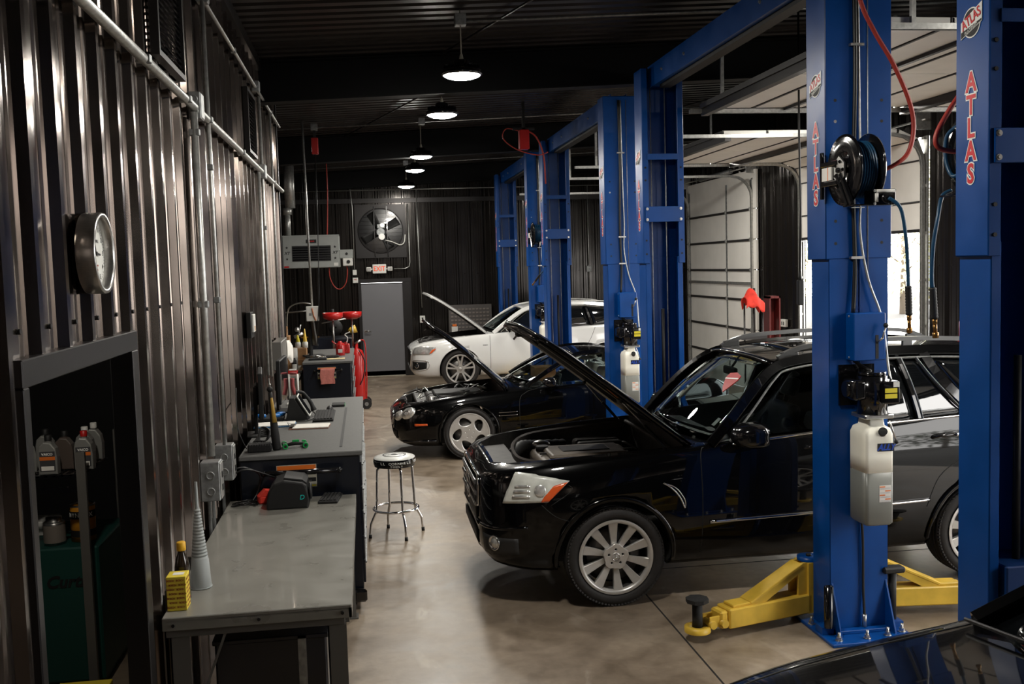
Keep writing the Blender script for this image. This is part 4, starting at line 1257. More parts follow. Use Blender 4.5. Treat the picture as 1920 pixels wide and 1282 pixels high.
# chrome edge along the grille top carried by the bay, seal, engine
m = MB(M_PLAS, M_ENG, M_ENGD, M_STEEL, M_BLACK)
m.prism([(.06, -.50), (.34, -.55), (.34, .55), (.06, .50)], .90, .955, 'xy', 2)
m.box(.12, .34, -.46, .46, .945, .965, 2, .008)
m.build('radiator_support', car.root)
m = MB(M_ENG, M_ENGD, M_BLACK)
m.box(.52, 1.30, -.33, .36, .80, .95, 0, .05, 3); m.box(.60, 1.22, -.22, .22, .94, .985, 0, .03, 3); m.box(.72, 1.10, -.10, .12, .98, .992, 1, .008)
m.cyl((.60, .17, .95), (.60, .17, .992), .05, mi=2); m.box(.55, 1.3, -.02, .0, .955, .97, 1)
m.build('engine_cover', car.root)
m = MB(M_ENGD, M_PLAS, M_WPL, M_STEEL, M_ENG)
m.tube(spline([(.36, .18, .93), (.45, .30, .97), (.60, .42, .95), (.85, .50, .93)], 8), [.045 + .006 * (k % 2) for k in range(25)], n=14, mi=1)
m.box(.30, .62, -.66, -.42, .72, .90, 0, .03, 2); m.cyl((1.28, -.55, .8), (1.28, -.55, .98), .055, mi=2); m.cyl((1.28, -.55, .98), (1.28, -.55, 1.0), .04, mi=1)
m.box(1.30, 1.46, -.70, -.50, .80, .97, 2, .02, 2); m.box(.95, 1.35, .45, .70, .78, .95, 0, .03, 2)
m.cyl((.52, -.50, .85), (.52, -.42, .96), .05, mi=3); m.ball((.62, .34, .97), .05, 3, (1.6, 1, .8), 8)
m.box(.7, 1.1, -.62, -.45, .7, .88, 4, .03, 2)
for k in range(14):
    random.seed(40 + k); x = random.uniform(.4, 1.45); y = random.choice((-1, 1)) * random.uniform(.42, .66)
    m.tube(spline([(x, y, .86), (x + random.uniform(-.1, .1), y + .04, .93), (x + random.uniform(-.15, .15), y - .05, .88)], 5), random.uniform(.006, .014), n=6, mi=random.choice((0, 1, 3)))
m.build('engine_parts', car.root)
m = MB(mat('hood seal rubber', (0.045, 0.038, 0.034, 1), .6))
path = [(1.42, -.66, 1.04), (1.2, -.665, 1.025), (.9, -.645, 1.01), (.6, -.60, .99), (.42, -.50, .985), (.34, -.34, .985), (.33, -.1, .99), (.36, .16, 1.0), (.45, .40, 1.01), (.62, .56, 1.02), (.95, .62, 1.035), (1.4, .66, 1.06)]
m.tube(spline(path, 7), 1.0, prof=[(-.030, -.010), (-.030, .010), (.020, .012), (.032, .0), (.020, -.012)], up=(0, 0, 1))
m.tube(spline([(1.44, -.70, 1.05), (1.43, -.3, 1.07), (1.43, .3, 1.08), (1.44, .7, 1.07)], 6), .018, n=8)
m.build('hood_seal', car.root)
car.strut((1.42, -.70, 1.03), HR @ Vector((1.00, -.62, 1.03)))
car.strut((1.42, .70, 1.03), HR @ Vector((1.00, .62, 1.03)))
m = MB(M_PAPER, M_ORANGE, M_YLAB); M_ = HR
for x, y, c_ in ((1.0, -.30, 1), (1.22, -.22, 0)):
    m.obox(M_ @ Vector((x, y, interp(SUV['zc'], x) - .066)), (.10, .06, .003), HR.to_3x3(), c_)
m.build('hood_stickers', hood)
# grille
m = MB(M_BLACK, M_CHROME, M_PLAS, M_GALVD)
car.patch(m, [(0, -.44, .60), (0, .44, .60), (0, .47, .885), (0, -.47, .885)], .003, .01, (14, 6), 0)
m.build('grille_mesh', car.root)
for z, hw in ((.865, .45), (.785, .47), (.70, .45)):
    m = MB(mat('grille slat metal', (.30, .30, .30, 1), .25, .8))
    car.curve(m, [(0, -hw, z), (0, -hw * .5, z), (0, 0, z), (0, hw * .5, z), (0, hw, z)], .017, .012, 0, 8)
    m.build('grille_slat', car.root)
m = MB(M_CHROME)
car.curve(m, [(.0, -.50, .70), (.02, -.50, .80), (.03, -.48, .90), (.0, -.3, .925), (0, 0, .93), (0, .3, .925), (.03, .48, .90), (.02, .50, .80), (.0, .50, .70)], .011, .008)
m.build('grille_surround', car.root)
star_emblem(car, (-.022, 0, .765), .105)
# lamps
for sg in (-1, 1):
    m = MB(M_LENS)
    car.patch(m, [(.145, sg * .765, .770), (.45, sg * .895, .785), (.61, sg * .875, .925), (.25, sg * .745, .975)], .006, .02, (16, 10), 0, .012)
    h_ = m.build('headlamp', car.root)
    m = MB(M_AMBER)
    car.patch(m, [(.40, sg * .88, .785), (.455, sg * .895, .79), (.60, sg * .875, .918), (.47, sg * .875, .89)], .012, .006, (6, 8), 0, .004)
    m.build('turn_signal', h_)
    m = MB(M_LENSC, M_CHROME)
    for (hx, hy, hz, hr) in ((.27, .80, .88, .050), (.40, .86, .865, .042)):
        c = car.near((hx, sg * hy, hz), .020); n_ = (car.bvh.find_nearest(c)[1]).normalized(); q = n_.to_track_quat('Z', 'Y').to_matrix()
        if hr > .045:
            for k in range(3): car.patch(m, [(.215 + .01 * k, sg * .79, .81 + k * .035), (.33, sg * .845, .812 + k * .035), (.335, sg * .845, .832 + k * .035), (.225 + .01 * k, sg * .785, .830 + k * .035)], .019, .002, (5, 2), 0)
        else: m.lathe([(hr, .0), (hr * .9, .004), (hr * .5, .006), (0, .007)], c=c, n=28, R=q)
    o_ = m.build('lamp_reflector', h_)
    m = MB(M_CHROME, M_LENSC)
    c = car.near((.09, sg * .70, .47), .0)
    n_ = Vector((-.8, sg * .6, 0)).normalized()
    q = n_.to_track_quat('Z', 'Y').to_matrix()
    m.lathe([(.050, .0), (.056, .010), (.048, .014), (.040, .004)], c=c, n=24, R=q); m.lathe([(.042, .002), (.03, .012), (0, .016)], c=c, n=24, mi=1, R=q)
    m.build('fog_lamp', car.root)
m = MB(M_BLACK, M_PLAS)
car.patch(m, [(.02, -.40, .36), (.02, .40, .36), (.02, .43, .50), (.02, -.43, .50)], .003, .008, (14, 4), 0)
for sg in (-1, 1): car.patch(m, [(.05, sg * .56, .38), (.25, sg * .80, .40), (.25, sg * .80, .52), (.05, sg * .56, .52)], .003, .006, (8, 4), 1)
m.build('lower_intake', car.root)
m = MB(M_PAINTK)
car.curve(m, [(.0, -.5, .575), (-.0, 0, .575), (0, .5, .575)], .02, .0)
for sg in (-1, 1): car.curve(m, [(.0, sg * .5, .575), (.1, sg * .72, .58), (.3, sg * .87, .60)], .014, .0)
m.build('bumper_strip', car.root)
# seams
m = MB(M_BLACK)
for sg in (-1, 1):
    car.curve(m, [(1.56, sg * .9, .33), (1.57, sg * .9, .7), (1.57, sg * .9, 1.05), (1.60, sg * .86, 1.12)], .004, -.001)
    car.curve(m, [(2.63, sg * .9, .33), (2.64, sg * .9, .7), (2.66, sg * .9, 1.18)], .004, -.001)
    car.curve(m, [(3.30, sg * .9, .58), (3.40, sg * .9, .80), (3.60, sg * .9, .95), (3.76, sg * .9, 1.1), (3.70, sg * .88, 1.24)], .004, -.001)
    car.curve(m, [(.47, sg * .9, .76), (.62, sg * .9, .86), (.60, sg * .9, .9)], .003, -.001)
    car.curve(m, [(.40, sg * .9, .765), (.50, sg * .9, .68), (.60, sg * .92, .64)], .003, -.001)
m.build('panel_seams', car.root)
m = MB(M_CHROME)
for a, b, z0, z1 in ((1.62, 2.60, .575, .60), (2.67, 3.32, .605, .63)):
    car.curve(m, [(a, -.92, z0), ((a + b) / 2, -.92, (z0 + z1) / 2), (b, -.92, z1)], .013, .004, both=True)
m.build('door_trim', car.root)
m = MB(M_CHROME)
car.curve(m, [(1.82, -.88, 1.125), (2.2, -.88, 1.155), (2.7, -.88, 1.195), (3.2, -.88, 1.225), (3.75, -.88, 1.25)], .010, .006, both=True)
m.build('belt_trim', car.root)
m = MB(M_CHROME)
car.curve(m, [(1.28, -.92, .88), (1.34, -.92, .84), (1.40, -.92, .77), (1.435, -.92, .69)], .007, .006, both=True); car.curve(m, [(1.28, -.92, .875), (1.37, -.92, .84), (1.435, -.92, .75), (1.437, -.92, .69)], .005, .006, both=True)
m.build('fender_vent', car.root)
for x in (2.45, 3.45):
    for sg in (-1, 1):
        p = car.side(x, 1.075 if x < 3 else 1.10, sg, .0)
        m = MB(M_GBLACK, M_CHROME)
        m.tube(spline([p + Vector((-.10, 0, -.01)), p + Vector((-.06, sg * .035, .006)), p + Vector((.05, sg * .038, .012)), p + Vector((.10, sg * .005, .008))], 5), .012, n=8, mi=0)
        m.cyl(p + Vector((.06, sg * .045, .012)), p + Vector((.10, sg * .03, .010)), .013, mi=1, n=8)
        m.ball(p + Vector((0, -sg * .03, .0)), .06, 0, (1.3, .6, .6), 8)
        m.build('door_handle', car.root)
# greenhouse
m = MB(M_PAINTK, M_TRIM)
car.bar(m, [(1.66, 1.12), (1.86, 1.33), (2.02, 1.49), (2.18, 1.615), (2.36, 1.672), (2.8, 1.71), (3.4, 1.715), (3.9, 1.69), (4.22, 1.64), (4.36, 1.53), (4.44, 1.35), (4.46, 1.2)], .075, .06)
m.build('roof_side_frame', car.root)
m = MB(M_GBLACK)
car.bar(m, [(2.66, 1.18), (2.74, 1.67)], .10, .04); car.bar(m, [(3.27, 1.22), (3.20, 1.69)], .035, .03); car.bar(m, [(3.72, 1.25), (3.50, 1.50), (3.42, 1.69)], .085, .045)
m.build('door_pillars', car.root)
m = MB(M_GALVD)
car.bar(m, [(1.80, 1.14), (2.0, 1.36), (2.20, 1.56), (2.34, 1.625), (2.75, 1.662), (3.4, 1.668), (3.85, 1.645), (4.15, 1.60)], .014, .03, off=.012)
car.bar(m, [(3.64, 1.25), (3.44, 1.50), (3.35, 1.665)], .010, .03, off=.014); car.bar(m, [(3.29, 1.225), (3.225, 1.67)], .010, .03, off=.012)
m.build('window_trim', car.root)
car.pane('front_door_window', [(1.80, 1.13), (2.64, 1.18), (2.72, 1.665), (2.36, 1.645)], M_GLASS)
car.pane('rear_door_window', [(2.68, 1.18), (3.26, 1.22), (3.19, 1.68), (2.76, 1.68)], M_DGLASS)
car.pane('quarter_light', [(3.27, 1.22), (3.70, 1.245), (3.40, 1.675), (3.21, 1.68)], M_DGLASS)
car.pane('rear_quarter_window', [(3.74, 1.25), (4.34, 1.30), (4.20, 1.60), (3.46, 1.68)], M_DGLASS)
car.windscreen('windscreen', (1.50, 1.145), (1.72, 1.12), (2.20, 1.70), (2.33, 1.655), M_GLASS)
car.windscreen('rear_window', (4.50, 1.24), (4.44, 1.24), (4.34, 1.65), (4.28, 1.62), M_DGLASS)
car.roof([(2.20, 1.672), (2.6, 1.71), (3.2, 1.725), (3.8, 1.705), (4.35, 1.655)], .035)
m = MB(M_DGLASS); m.grid(lambda u, v: (2.45 + .75 * u, -.42 + .84 * v, 1.748 + .012 * math.sin(PI * u) - .02 * (2 * v - 1) ** 2 + .012 * u), 8, 8, 0, True, .006); m.build('sunroof', car.root)
M_RAIL = mat('anthracite roof rail', (.10, .10, .10, 1), .3, .6)
m = MB(M_RAIL)
for sg in (-1, 1):
    y = sg * .60
    pts = [(2.28, y, 1.70), (2.40, y, 1.755), (2.60, y, 1.79), (3.2, y, 1.81), (3.8, y, 1.79), (4.02, y, 1.765), (4.18, y, 1.70)]
    m.tube(spline(pts, 6), 1.0, prof=[(-.022, -.016), (.022, -.016), (.022, .016), (-.022, .016)], up=(0, 1, 0))
    m.box(2.30, 2.44, y - .016, y + .016, 1.66, 1.745, 0, .006); m.box(4.0, 4.15, y - .016, y + .016, 1.66, 1.745, 0, .006); m.box(3.28, 3.36, y - .014, y + .014, 1.68, 1.80, 0, .004)
m.build('roof_rail', car.root)
m = MB(M_PAINTK)
m.grid(lambda u, v: (4.49 + .03 * v, -.70 + 1.4 * u, 1.24 - .55 * v), 6, 4, 0, True, .02); m.build('tailgate', car.root)
mirror(car, 1.88, 1.20, 1.0, M_GBLACK, (.23, .25, .165))
dash(car, 1.55, 1.10, .74)
for y in (-.36, .36): seat(car, 2.42, y, .55, M_LEATH)
seat(car, 3.3, 0, .55, M_LEATH, False, 1.25)
for y in (-.45, .45):
    m = MB(M_LEATH); m.box(3.60, 3.68, y - .13, y + .13, 1.22, 1.38, 0, .03, 2); m.build('headrest', car.root)
m = MB(M_BLACK, M_GLASS); m.box(2.12, 2.15, -.13, .13, 1.52, 1.585, 0, .01); m.cyl((2.14, 0, 1.57), (2.22, 0, 1.67), .01, n=8); m.build('inside_mirror', car.root)
m = MB(M_PAPER); m.obox((1.83, -.50, 1.225), (.075, .055, .003), Matrix.Rotation(math.radians(-42), 3, 'Y')); m.build('window_sticker', car.root)
m = MB(M_REDP, M_WHITE)   # red and white balloon-like sticker on the windscreen top
ol = [(-.05, .13), (.03, .085), (.12, .0), (.11, -.045), (0, -.065), (-.11, -.045), (-.12, .0), (-.08, .08)]
Rm = Matrix.Translation((1.985, -.44, 1.535)) @ Matrix.Rotation(math.radians(-44), 4, 'Y') @ Matrix.Rotation(PI / 2, 4, 'Z')
m.prism(ol, 0.004, .010, 'xy', 0, M=Rm); m.prism([(-.11, -.02), (.11, .005), (.11, .016), (-.11, -.008)], .010, .012, 'xy', 1, M=Rm)
m.build('window_decal', car.root)

# ================================================================== black roadster
SL = dict(len=4.5, fw=0.95, rw=3.51, half=0.905, wr_=0.335,
    zb=[(0, .30), (.08, .22), (.3, .17), (1, .17), (3.6, .17), (4.2, .22), (4.5, .36)],
    tuck=[(0, .02), (.3, .06), (1.3, .08), (3.4, .08), (4.5, .03)],
    wm=[(0, .30), (.012, .40), (.03, .47), (.055, .54), (.09, .60), (.13, .66), (.18, .71), (.3, .79), (.5, .86), (.8, .90), (2.2, .895), (3.5, .905), (4.1, .86), (4.4, .76), (4.5, .62)],
    ws=[(0, .27), (.012, .35), (.03, .42), (.055, .48), (.09, .54), (.13, .59), (.18, .63), (.3, .70), (.5, .765), (.9, .81), (1.5, .815), (2.4, .82), (3.5, .83), (4.1, .78), (4.4, .68), (4.5, .56)],
    zs=[(0, .56), (.05, .60), (.15, .655), (.3, .70), (.5, .745), (.95, .80), (1.5, .835), (2.0, .87), (2.8, .91), (3.5, .925), (4.2, .90), (4.5, .78)],
    zc=[(0, .58), (.05, .63), (.15, .69), (.3, .735), (.5, .785), (.95, .85), (1.5, .905), (2.0, .92), (2.8, .93), (3.5, .95), (4.2, .93), (4.5, .80)],
    gh=dict(w0=.80, z0=.90, tumble=.20, xm=2.4, plan=.05, bow=.80))
car = Car(SL, 'roadster', 'low black two-seat roadster with raised hood and swirl wheels on the middle lift', (0.29, 13.40, 0), M_PAINTK)
CR = car
car.cut(car.wells(.375, .34) + [car.bay([(.20, .36), (.34, .52), (.6, .64), (1.42, .70)], .36, mi=M_ENGD), car.cabin(1.72, 3.2, .71, .26)])
arch_lips(car, .375, .016, M_PAINTK)
add_wheels(car, 'swirl', .335, .25, .258)
hood2, HR2 = car.hood(.16, 1.52, math.radians(48), outline=lambda x: interp(SL['ws'], x) - .05, zlip=.03)
m = MB(M_ENG, M_ENGD, M_STEEL)
m.box(.45, 1.25, -.34, .34, .62, .76, 1, .05, 3); m.box(.55, 1.2, -.26, .26, .75, .79, 1, .03, 3); m.box(.30, .48, -.5, .5, .6, .72, 1, .02, 2)
m.build('engine_cover', car.root)
m = MB(M_ENGD, M_STEEL, M_WPL, M_PLAS)
random.seed(5)
for k in range(26):
    x = random.uniform(.35, 1.35); y = random.choice((-1, 1)) * random.uniform(.15, .60)
    m.tube(spline([(x, y, .70), (x + random.uniform(-.15, .15), y + .05, .785), (x + random.uniform(-.2, .2), y - .06, .74)], 5), random.uniform(.006, .02), n=6, mi=random.choice((0, 0, 1, 3)))
m.box(1.2, 1.38, -.62, -.4, .66, .80, 3, .02); m.cyl((.5, -.52, .7), (.5, -.52, .78), .05, mi=1)
m.build('engine_parts', car.root)
car.strut((1.45, -.66, .86), HR2 @ Vector((1.10, -.56, .82))); car.strut((1.45, .66, .86), HR2 @ Vector((1.10, .56, .82)))
m = MB(M_BLACK); car.patch(m, [(0, -.26, .40), (0, .26, .40), (.0, .34, .575), (0, -.34, .575)], .003, .01, (12, 5)); m.build('grille_mesh', car.root)
for z, hw in ((.555, .31), (.515, .30), (.475, .285), (.435, .26)):
    m = MB(MATS['grille slat metal']); car.curve(m, [(0, -hw, z), (0, 0, z), (0, hw, z)], .011, .010, n=6); m.build('grille_slat', car.root)
m = MB(M_CHROME); car.curve(m, [(0, -.33, .42), (0, -.36, .55), (0, -.2, .60), (0, .2, .60), (0, .36, .55), (0, .33, .42)], .010, .006); m.build('grille_surround', car.root)
for sg in (-1, 1):
    for cx, cy, cz, ra, rb in ((.20, .665, .595, .105, .075), (.105, .535, .555, .085, .065)):
        c = car.near((cx, sg * cy, cz)); n_ = car.bvh.find_nearest(c)[1]
        n_ = (n_ + Vector((-.5, sg * .4, 0))).normalized()
        q = n_.to_track_quat('X', 'Z').to_matrix()
        m = MB(M_LENSC, M_CHROME, M_LENS)
        def ell(f, h): return [c + q @ Vector((h, math.cos(a) * ra * f, math.sin(a) * rb * f + .25 * math.cos(a) * ra * f * -sg)) for a in [2 * PI * i / 28 for i in range(28)]]
        m.ring_faces([ell(1.02, -.03), ell(1.0, .004), ell(.86, .020), ell(.6, .030), ell(.3, .035), ell(.02, .036)], 0)
        for f in (.48,): m.ring_faces([ell(f, .031), ell(f * .9, .036), ell(f * .5, .034)], 1)
        m.build('headlamp', car.root)
m = MB(M_AMBER); car.patch(m, [(.26, -.77, .445), (.42, -.84, .455), (.42, -.84, .478), (.26, -.77, .475)], .004, .006, (6, 3), both=True); m.build('side_marker', car.root)
m = MB(M_BLACK)
car.patch(m, [(.03, -.50, .25), (.03, .50, .25), (.03, .50, .36), (.03, -.50, .36)], .004, .006, (14, 4))
m.build('lower_intake', car.root)
m = MB(M_GBLACK)
for sg in (-1, 1): m.tube([car.near((.02, sg * .3, .22), .0), car.near((.12, sg * .62, .22), .01), car.near((.35, sg * .82, .22), .01), car.near((.52, sg * .88, .22), .01)], .018, n=6)
m.build('front_splitter', car.root)
m = MB(M_BLACK)
for sg in (-1, 1):
    car.curve(m, [(1.62, sg * .9, .24), (1.60, sg * .9, .55), (1.62, sg * .9, .78), (1.72, sg * .86, .86), (1.85, sg * .8, .88)], .004, -.001)
    car.curve(m, [(2.85, sg * .9, .30), (2.95, sg * .9, .60), (2.92, sg * .88, .90)], .004, -.001)
    car.curve(m, [(.50, sg * .9, .62), (.42, sg * .85, .66), (.34, sg * .75, .70)], .003, -.001)
m.build('panel_seams', car.root)
for z in (.585, .545):
    m = MB(M_CHROME); car.curve(m, [(1.33, -.9, z), (1.45, -.9, z + .003), (1.57, -.9, z + .006)], .006, .006, both=True); m.build('fender_fin', car.root)
m = MB(M_PAINTK)
car.bar(m, [(1.72, .90), (1.98, 1.06), (2.25, 1.20), (2.42, 1.262), (2.62, 1.285), (2.9, 1.275), (3.2, 1.18), (3.45, 1.04), (3.62, .94)], .055, .05)
m.build('roof_side_frame', car.root)
car.windscreen('windscreen', (1.56, .905), (1.76, .895), (2.36, 1.275), (2.46, 1.25), M_GLASS)
car.pane('door_window', [(1.86, .885), (2.80, .92), (2.85, 1.26), (2.48, 1.24)], M_GLASS)
car.pane('rear_side_window', [(2.84, .92), (3.42, .96), (3.18, 1.15), (2.90, 1.25)], M_GLASS)
car.roof([(2.38, 1.262), (2.6, 1.288), (2.9, 1.278), (3.05, 1.24)], .03)
car.windscreen('rear_window', (3.60, .97), (3.55, .95), (3.06, 1.27), (3.06, 1.23), M_GLASS)
mirror(car, 1.98, .95, .93, M_GBLACK, (.15, .22, .11))
dash(car, 1.62, .88, .66)
for y in (-.36, .36): seat(car, 2.52, y, .38, M_CREAM)
m = MB(M_CARD); m.box(2.0, 2.3, .25, .6, .8, 1.02, 0, .004); tag(m.build('cardboard_box', None, (0.29, 13.40, 0)), 'brown cardboard box seen through the windows of the black roadster', 'box')

# ================================================================== white SUV
Q5 = dict(len=4.62, fw=0.92, rw=3.73, half=0.90, wr_=0.365,
    zb=[(0, .34), (.08, .26), (.3, .22), (1, .22), (3.6, .22), (4.2, .28), (4.62, .42)],
    tuck=[(0, .02), (.3, .05), (1.3, .07), (3.4, .07), (4.62, .03)],
    wm=[(0, .42), (.012, .50), (.03, .57), (.055, .63), (.09, .69), (.13, .73), (.18, .77), (.3, .83), (.5, .875), (.8, .90), (2.2, .90), (3.8, .90), (4.3, .87), (4.5, .80), (4.62, .68)],
    ws=[(0, .38), (.012, .46), (.03, .52), (.055, .57), (.09, .62), (.13, .655), (.18, .69), (.3, .74), (.5, .785), (.9, .82), (1.5, .83), (2.4, .835), (3.8, .83), (4.3, .80), (4.5, .72), (4.62, .62)],
    zs=[(0, .74), (.05, .78), (.15, .83), (.3, .875), (.6, .925), (.95, .965), (1.5, 1.005), (1.9, 1.03), (2.6, 1.06), (3.3, 1.09), (3.8, 1.11), (4.3, 1.12), (4.5, 1.08), (4.62, .95)],
    zc=[(0, .76), (.05, .80), (.15, .86), (.3, .91), (.6, .965), (.95, 1.01), (1.5, 1.055), (1.9, 1.07), (2.6, 1.08), (3.3, 1.10), (3.8, 1.12), (4.3, 1.13), (4.5, 1.09), (4.62, .96)],
    gh=dict(w0=.83, z0=1.03, tumble=.12, xm=2.8, plan=.04, bow=.60))
car = Car(Q5, 'suv', 'white SUV with raised hood on the farthest lift, in front of the back wall', (0.80, 19.60, 0.16), M_PAINTW)
CQ = car
car.cut(car.wells(.40, .34) + [car.bay([(.18, .40), (.30, .56), (.55, .66), (1.42, .74)], .42), car.cabin(1.62, 4.3, .76, .30)])
arch_lips(car, .40, .020, M_PAINTW)
add_wheels(car, 'double', .365, .235, .275)
hood3, HR3 = car.hood(.10, 1.50, math.radians(42), outline=lambda x: interp(Q5['ws'], x) - .03, zlip=.04)
m = MB(M_ENGD, M_ENG)
m.box(.40, 1.25, -.40, .40, .78, .93, 0, .05, 3); m.box(.2, .42, -.5, .5, .72, .86, 0, .02)
random.seed(9)
for k in range(16):
    x = random.uniform(.3, 1.4); y = -random.uniform(.3, .66)
    m.tube(spline([(x, y, .84), (x + random.uniform(-.15, .15), y + .05, .93), (x + random.uniform(-.2, .2), y - .04, .88)], 5), random.uniform(.01, .025), n=6, mi=0)
m.build('engine_parts', car.root)
m = MB(M_BLACK, M_GALVD)
car.patch(m, [(0, -.42, .42), (0, .42, .42), (0, .46, .72), (0, -.46, .72)], .004, .01, (12, 6)); m.build('grille_mesh', car.root)
m = MB(M_CHROME); car.curve(m, [(0, -.44, .42), (.02, -.50, .58), (0, -.46, .73), (0, 0, .745), (0, .46, .73), (.02, .50, .58), (0, .44, .42), (0, 0, .40), (0, -.44, .42)], .014, .006); m.build('grille_surround', car.root)
for sg in (-1, 1):
    m = MB(M_LENSC, M_AMBER)
    car.patch(m, [(.06, sg * .58, .64), (.36, sg * .84, .66), (.48, sg * .82, .79), (.10, sg * .60, .765)], .005, .015, (12, 8), 0, .01)
    h_ = m.build('headlamp', car.root)
    m = MB(M_AMBER); car.patch(m, [(.34, sg * .84, .67), (.39, sg * .85, .69), (.48, sg * .83, .765), (.40, sg * .84, .75)], .014, .005, (4, 5)); m.build('turn_signal', h_)
    m = MB(M_BLACK, M_CHROME); car.patch(m, [(.05, sg * .56, .37), (.28, sg * .82, .39), (.30, sg * .82, .52), (.05, sg * .58, .52)], .004, .008, (8, 5), 0)
    car.curve(m, [(.05, sg * .56, .36), (.29, sg * .82, .38), (.31, sg * .83, .53), (.06, sg * .58, .53), (.05, sg * .56, .36)], .006, .006, 1)
    c = car.near((.12, sg * .70, .45), .008); q = Vector((-.7, sg * .7, 0)).normalized().to_track_quat('Z', 'Y').to_matrix()
    m.lathe([(.048, 0), (.052, .008), (.04, .010), (0, .004)], c=c, n=20, mi=1, R=q)
    m.build('fog_lamp', car.root)
m = MB(M_BLACK)
for sg in (-1, 1):
    car.curve(m, [(1.50, sg * .9, .30), (1.50, sg * .9, .7), (1.50, sg * .88, 1.0)], .004, -.001); car.curve(m, [(2.58, sg * .9, .30), (2.62, sg * .9, 1.05)], .004, -.001)
    car.curve(m, [(3.25, sg * .9, .55), (3.45, sg * .9, .85), (3.55, sg * .88, 1.08)], .004, -.001)
m.build('panel_seams', car.root)
m = MB(M_GALVD); car.patch(m, [(1.36, -.9, .80), (1.45, -.9, .80), (1.45, -.9, .815), (1.36, -.9, .815)], .003, .004, (3, 2)); m.build('fender_badge', car.root)
m = MB(M_PAINTW)
car.bar(m, [(1.58, 1.02), (1.80, 1.19), (2.05, 1.36), (2.28, 1.465), (2.6, 1.51), (3.2, 1.525), (3.7, 1.49), (4.1, 1.42), (4.38, 1.27), (4.50, 1.1)], .075, .055)
m.build('roof_side_frame', car.root)
m = MB(M_GBLACK); car.bar(m, [(2.60, 1.06), (2.66, 1.48)], .09, .04); car.bar(m, [(3.50, 1.10), (3.40, 1.49)], .05, .04); m.build('door_pillars', car.root)
m = MB(M_GALV); car.bar(m, [(1.72, 1.04), (2.1, 1.345), (2.32, 1.435), (2.7, 1.47), (3.3, 1.48), (3.7, 1.44)], .012, .03, off=.012); m.build('window_trim', car.root)
car.pane('front_door_window', [(1.70, 1.03), (2.60, 1.065), (2.66, 1.48), (2.30, 1.44)], M_DGLASS)
car.pane('rear_door_window', [(2.62, 1.065), (3.48, 1.10), (3.38, 1.485), (2.68, 1.49)], M_DGLASS)
car.pane('rear_quarter_window', [(3.54, 1.11), (4.18, 1.18), (3.98, 1.40), (3.44, 1.48)], M_DGLASS)
car.windscreen('windscreen', (1.42, 1.05), (1.62, 1.02), (2.20, 1.50), (2.32, 1.455), M_GLASS)
car.windscreen('rear_window', (4.48, 1.12), (4.42, 1.10), (4.2, 1.43), (4.15, 1.40), M_DGLASS)
car.roof([(2.18, 1.455), (2.6, 1.51), (3.2, 1.53), (3.8, 1.49), (4.22, 1.40)], .045)
m = MB(M_GALV)
for sg in (-1, 1): m.tube(spline([(2.5, sg * .60, 1.53), (2.65, sg * .60, 1.57), (3.3, sg * .60, 1.58), (3.85, sg * .60, 1.545), (4.0, sg * .60, 1.50)], 5), .014, n=8)
m.build('roof_rail', car.root)
mirror(car, 1.86, 1.12, .98, M_PAINTW, (.15, .21, .13))
dash(car, 1.50, 1.0, .70)
for y in (-.36, .36): seat(car, 2.42, y, .50, M_LEATH)
seat(car, 3.2, 0, .50, M_LEATH, False, 1.2)

# ================================================================== foreground car (only its front corner is in view)
FG = dict(len=4.7, fw=0.95, rw=3.80, half=0.93, wr_=0.36,
    zb=[(0, .36), (.08, .26), (.3, .20), (1, .20), (3.6, .20), (4.2, .28), (4.7, .42)],
    tuck=[(0, .02), (.3, .05), (1.3, .07), (3.4, .07), (4.7, .03)],
    wm=[(0, .42), (.012, .50), (.03, .57), (.055, .63), (.09, .69), (.13, .73), (.18, .77), (.3, .83), (.5, .885), (.8, .925), (2.2, .925), (3.8, .92), (4.3, .88), (4.55, .80), (4.7, .68)],
    ws=[(0, .38), (.012, .46), (.03, .52), (.055, .57), (.09, .62), (.13, .655), (.18, .69), (.3, .75), (.5, .80), (.9, .845), (1.5, .86), (2.4, .86), (3.8, .85), (4.3, .80), (4.55, .72), (4.7, .62)],
    zs=[(0, .70), (.05, .74), (.15, .79), (.3, .84), (.55, .905), (.80, .955), (1.1, 1.0), (1.45, 1.045), (1.8, 1.085), (2.6, 1.10), (3.5, 1.12), (4.3, 1.12), (4.55, 1.06), (4.7, .95)],
    zc=[(0, .71), (.05, .76), (.15, .82), (.3, .875), (.55, .945), (.80, .995), (1.1, 1.04), (1.45, 1.08), (1.8, 1.10), (2.6, 1.10), (3.5, 1.12), (4.3, 1.12), (4.55, 1.06), (4.7, .95)],
    gh=dict(w0=.84, z0=1.06, tumble=.40, xm=2.8, plan=.05, bow=.15))
car = Car(FG, 'sedan', 'glossy black car in the bottom right corner, only its front fender and hood visible', (0.66, 2.56, 0), M_PAINTK)
CF = car
car.cut(car.wells(.40, .34) + [car.cabin(1.85, 3.6, .76, .30)])
add_wheels(car, 'double', .36, .235, .25)
m = MB(M_BLACK, M_CHROME)
for sg in (-1, 1):
    car.curve(m, [(.20, sg * .60, .9), (.5, sg * .74, .95), (1.0, sg * .79, 1.03), (1.55, sg * .80, 1.08)], .004, -.001)
    car.curve(m, [(1.50, sg * .93, .30), (1.50, sg * .93, .8), (1.52, sg * .88, 1.06)], .004, -.001)
m.build('panel_seams', car.root)
for sg in (-1, 1):
    m = MB(M_LENSC); car.patch(m, [(.10, sg * .60, .66), (.40, sg * .86, .68), (.55, sg * .84, .84), (.14, sg * .60, .78)], .005, .015, (12, 8), 0, .01); m.build('headlamp', car.root)
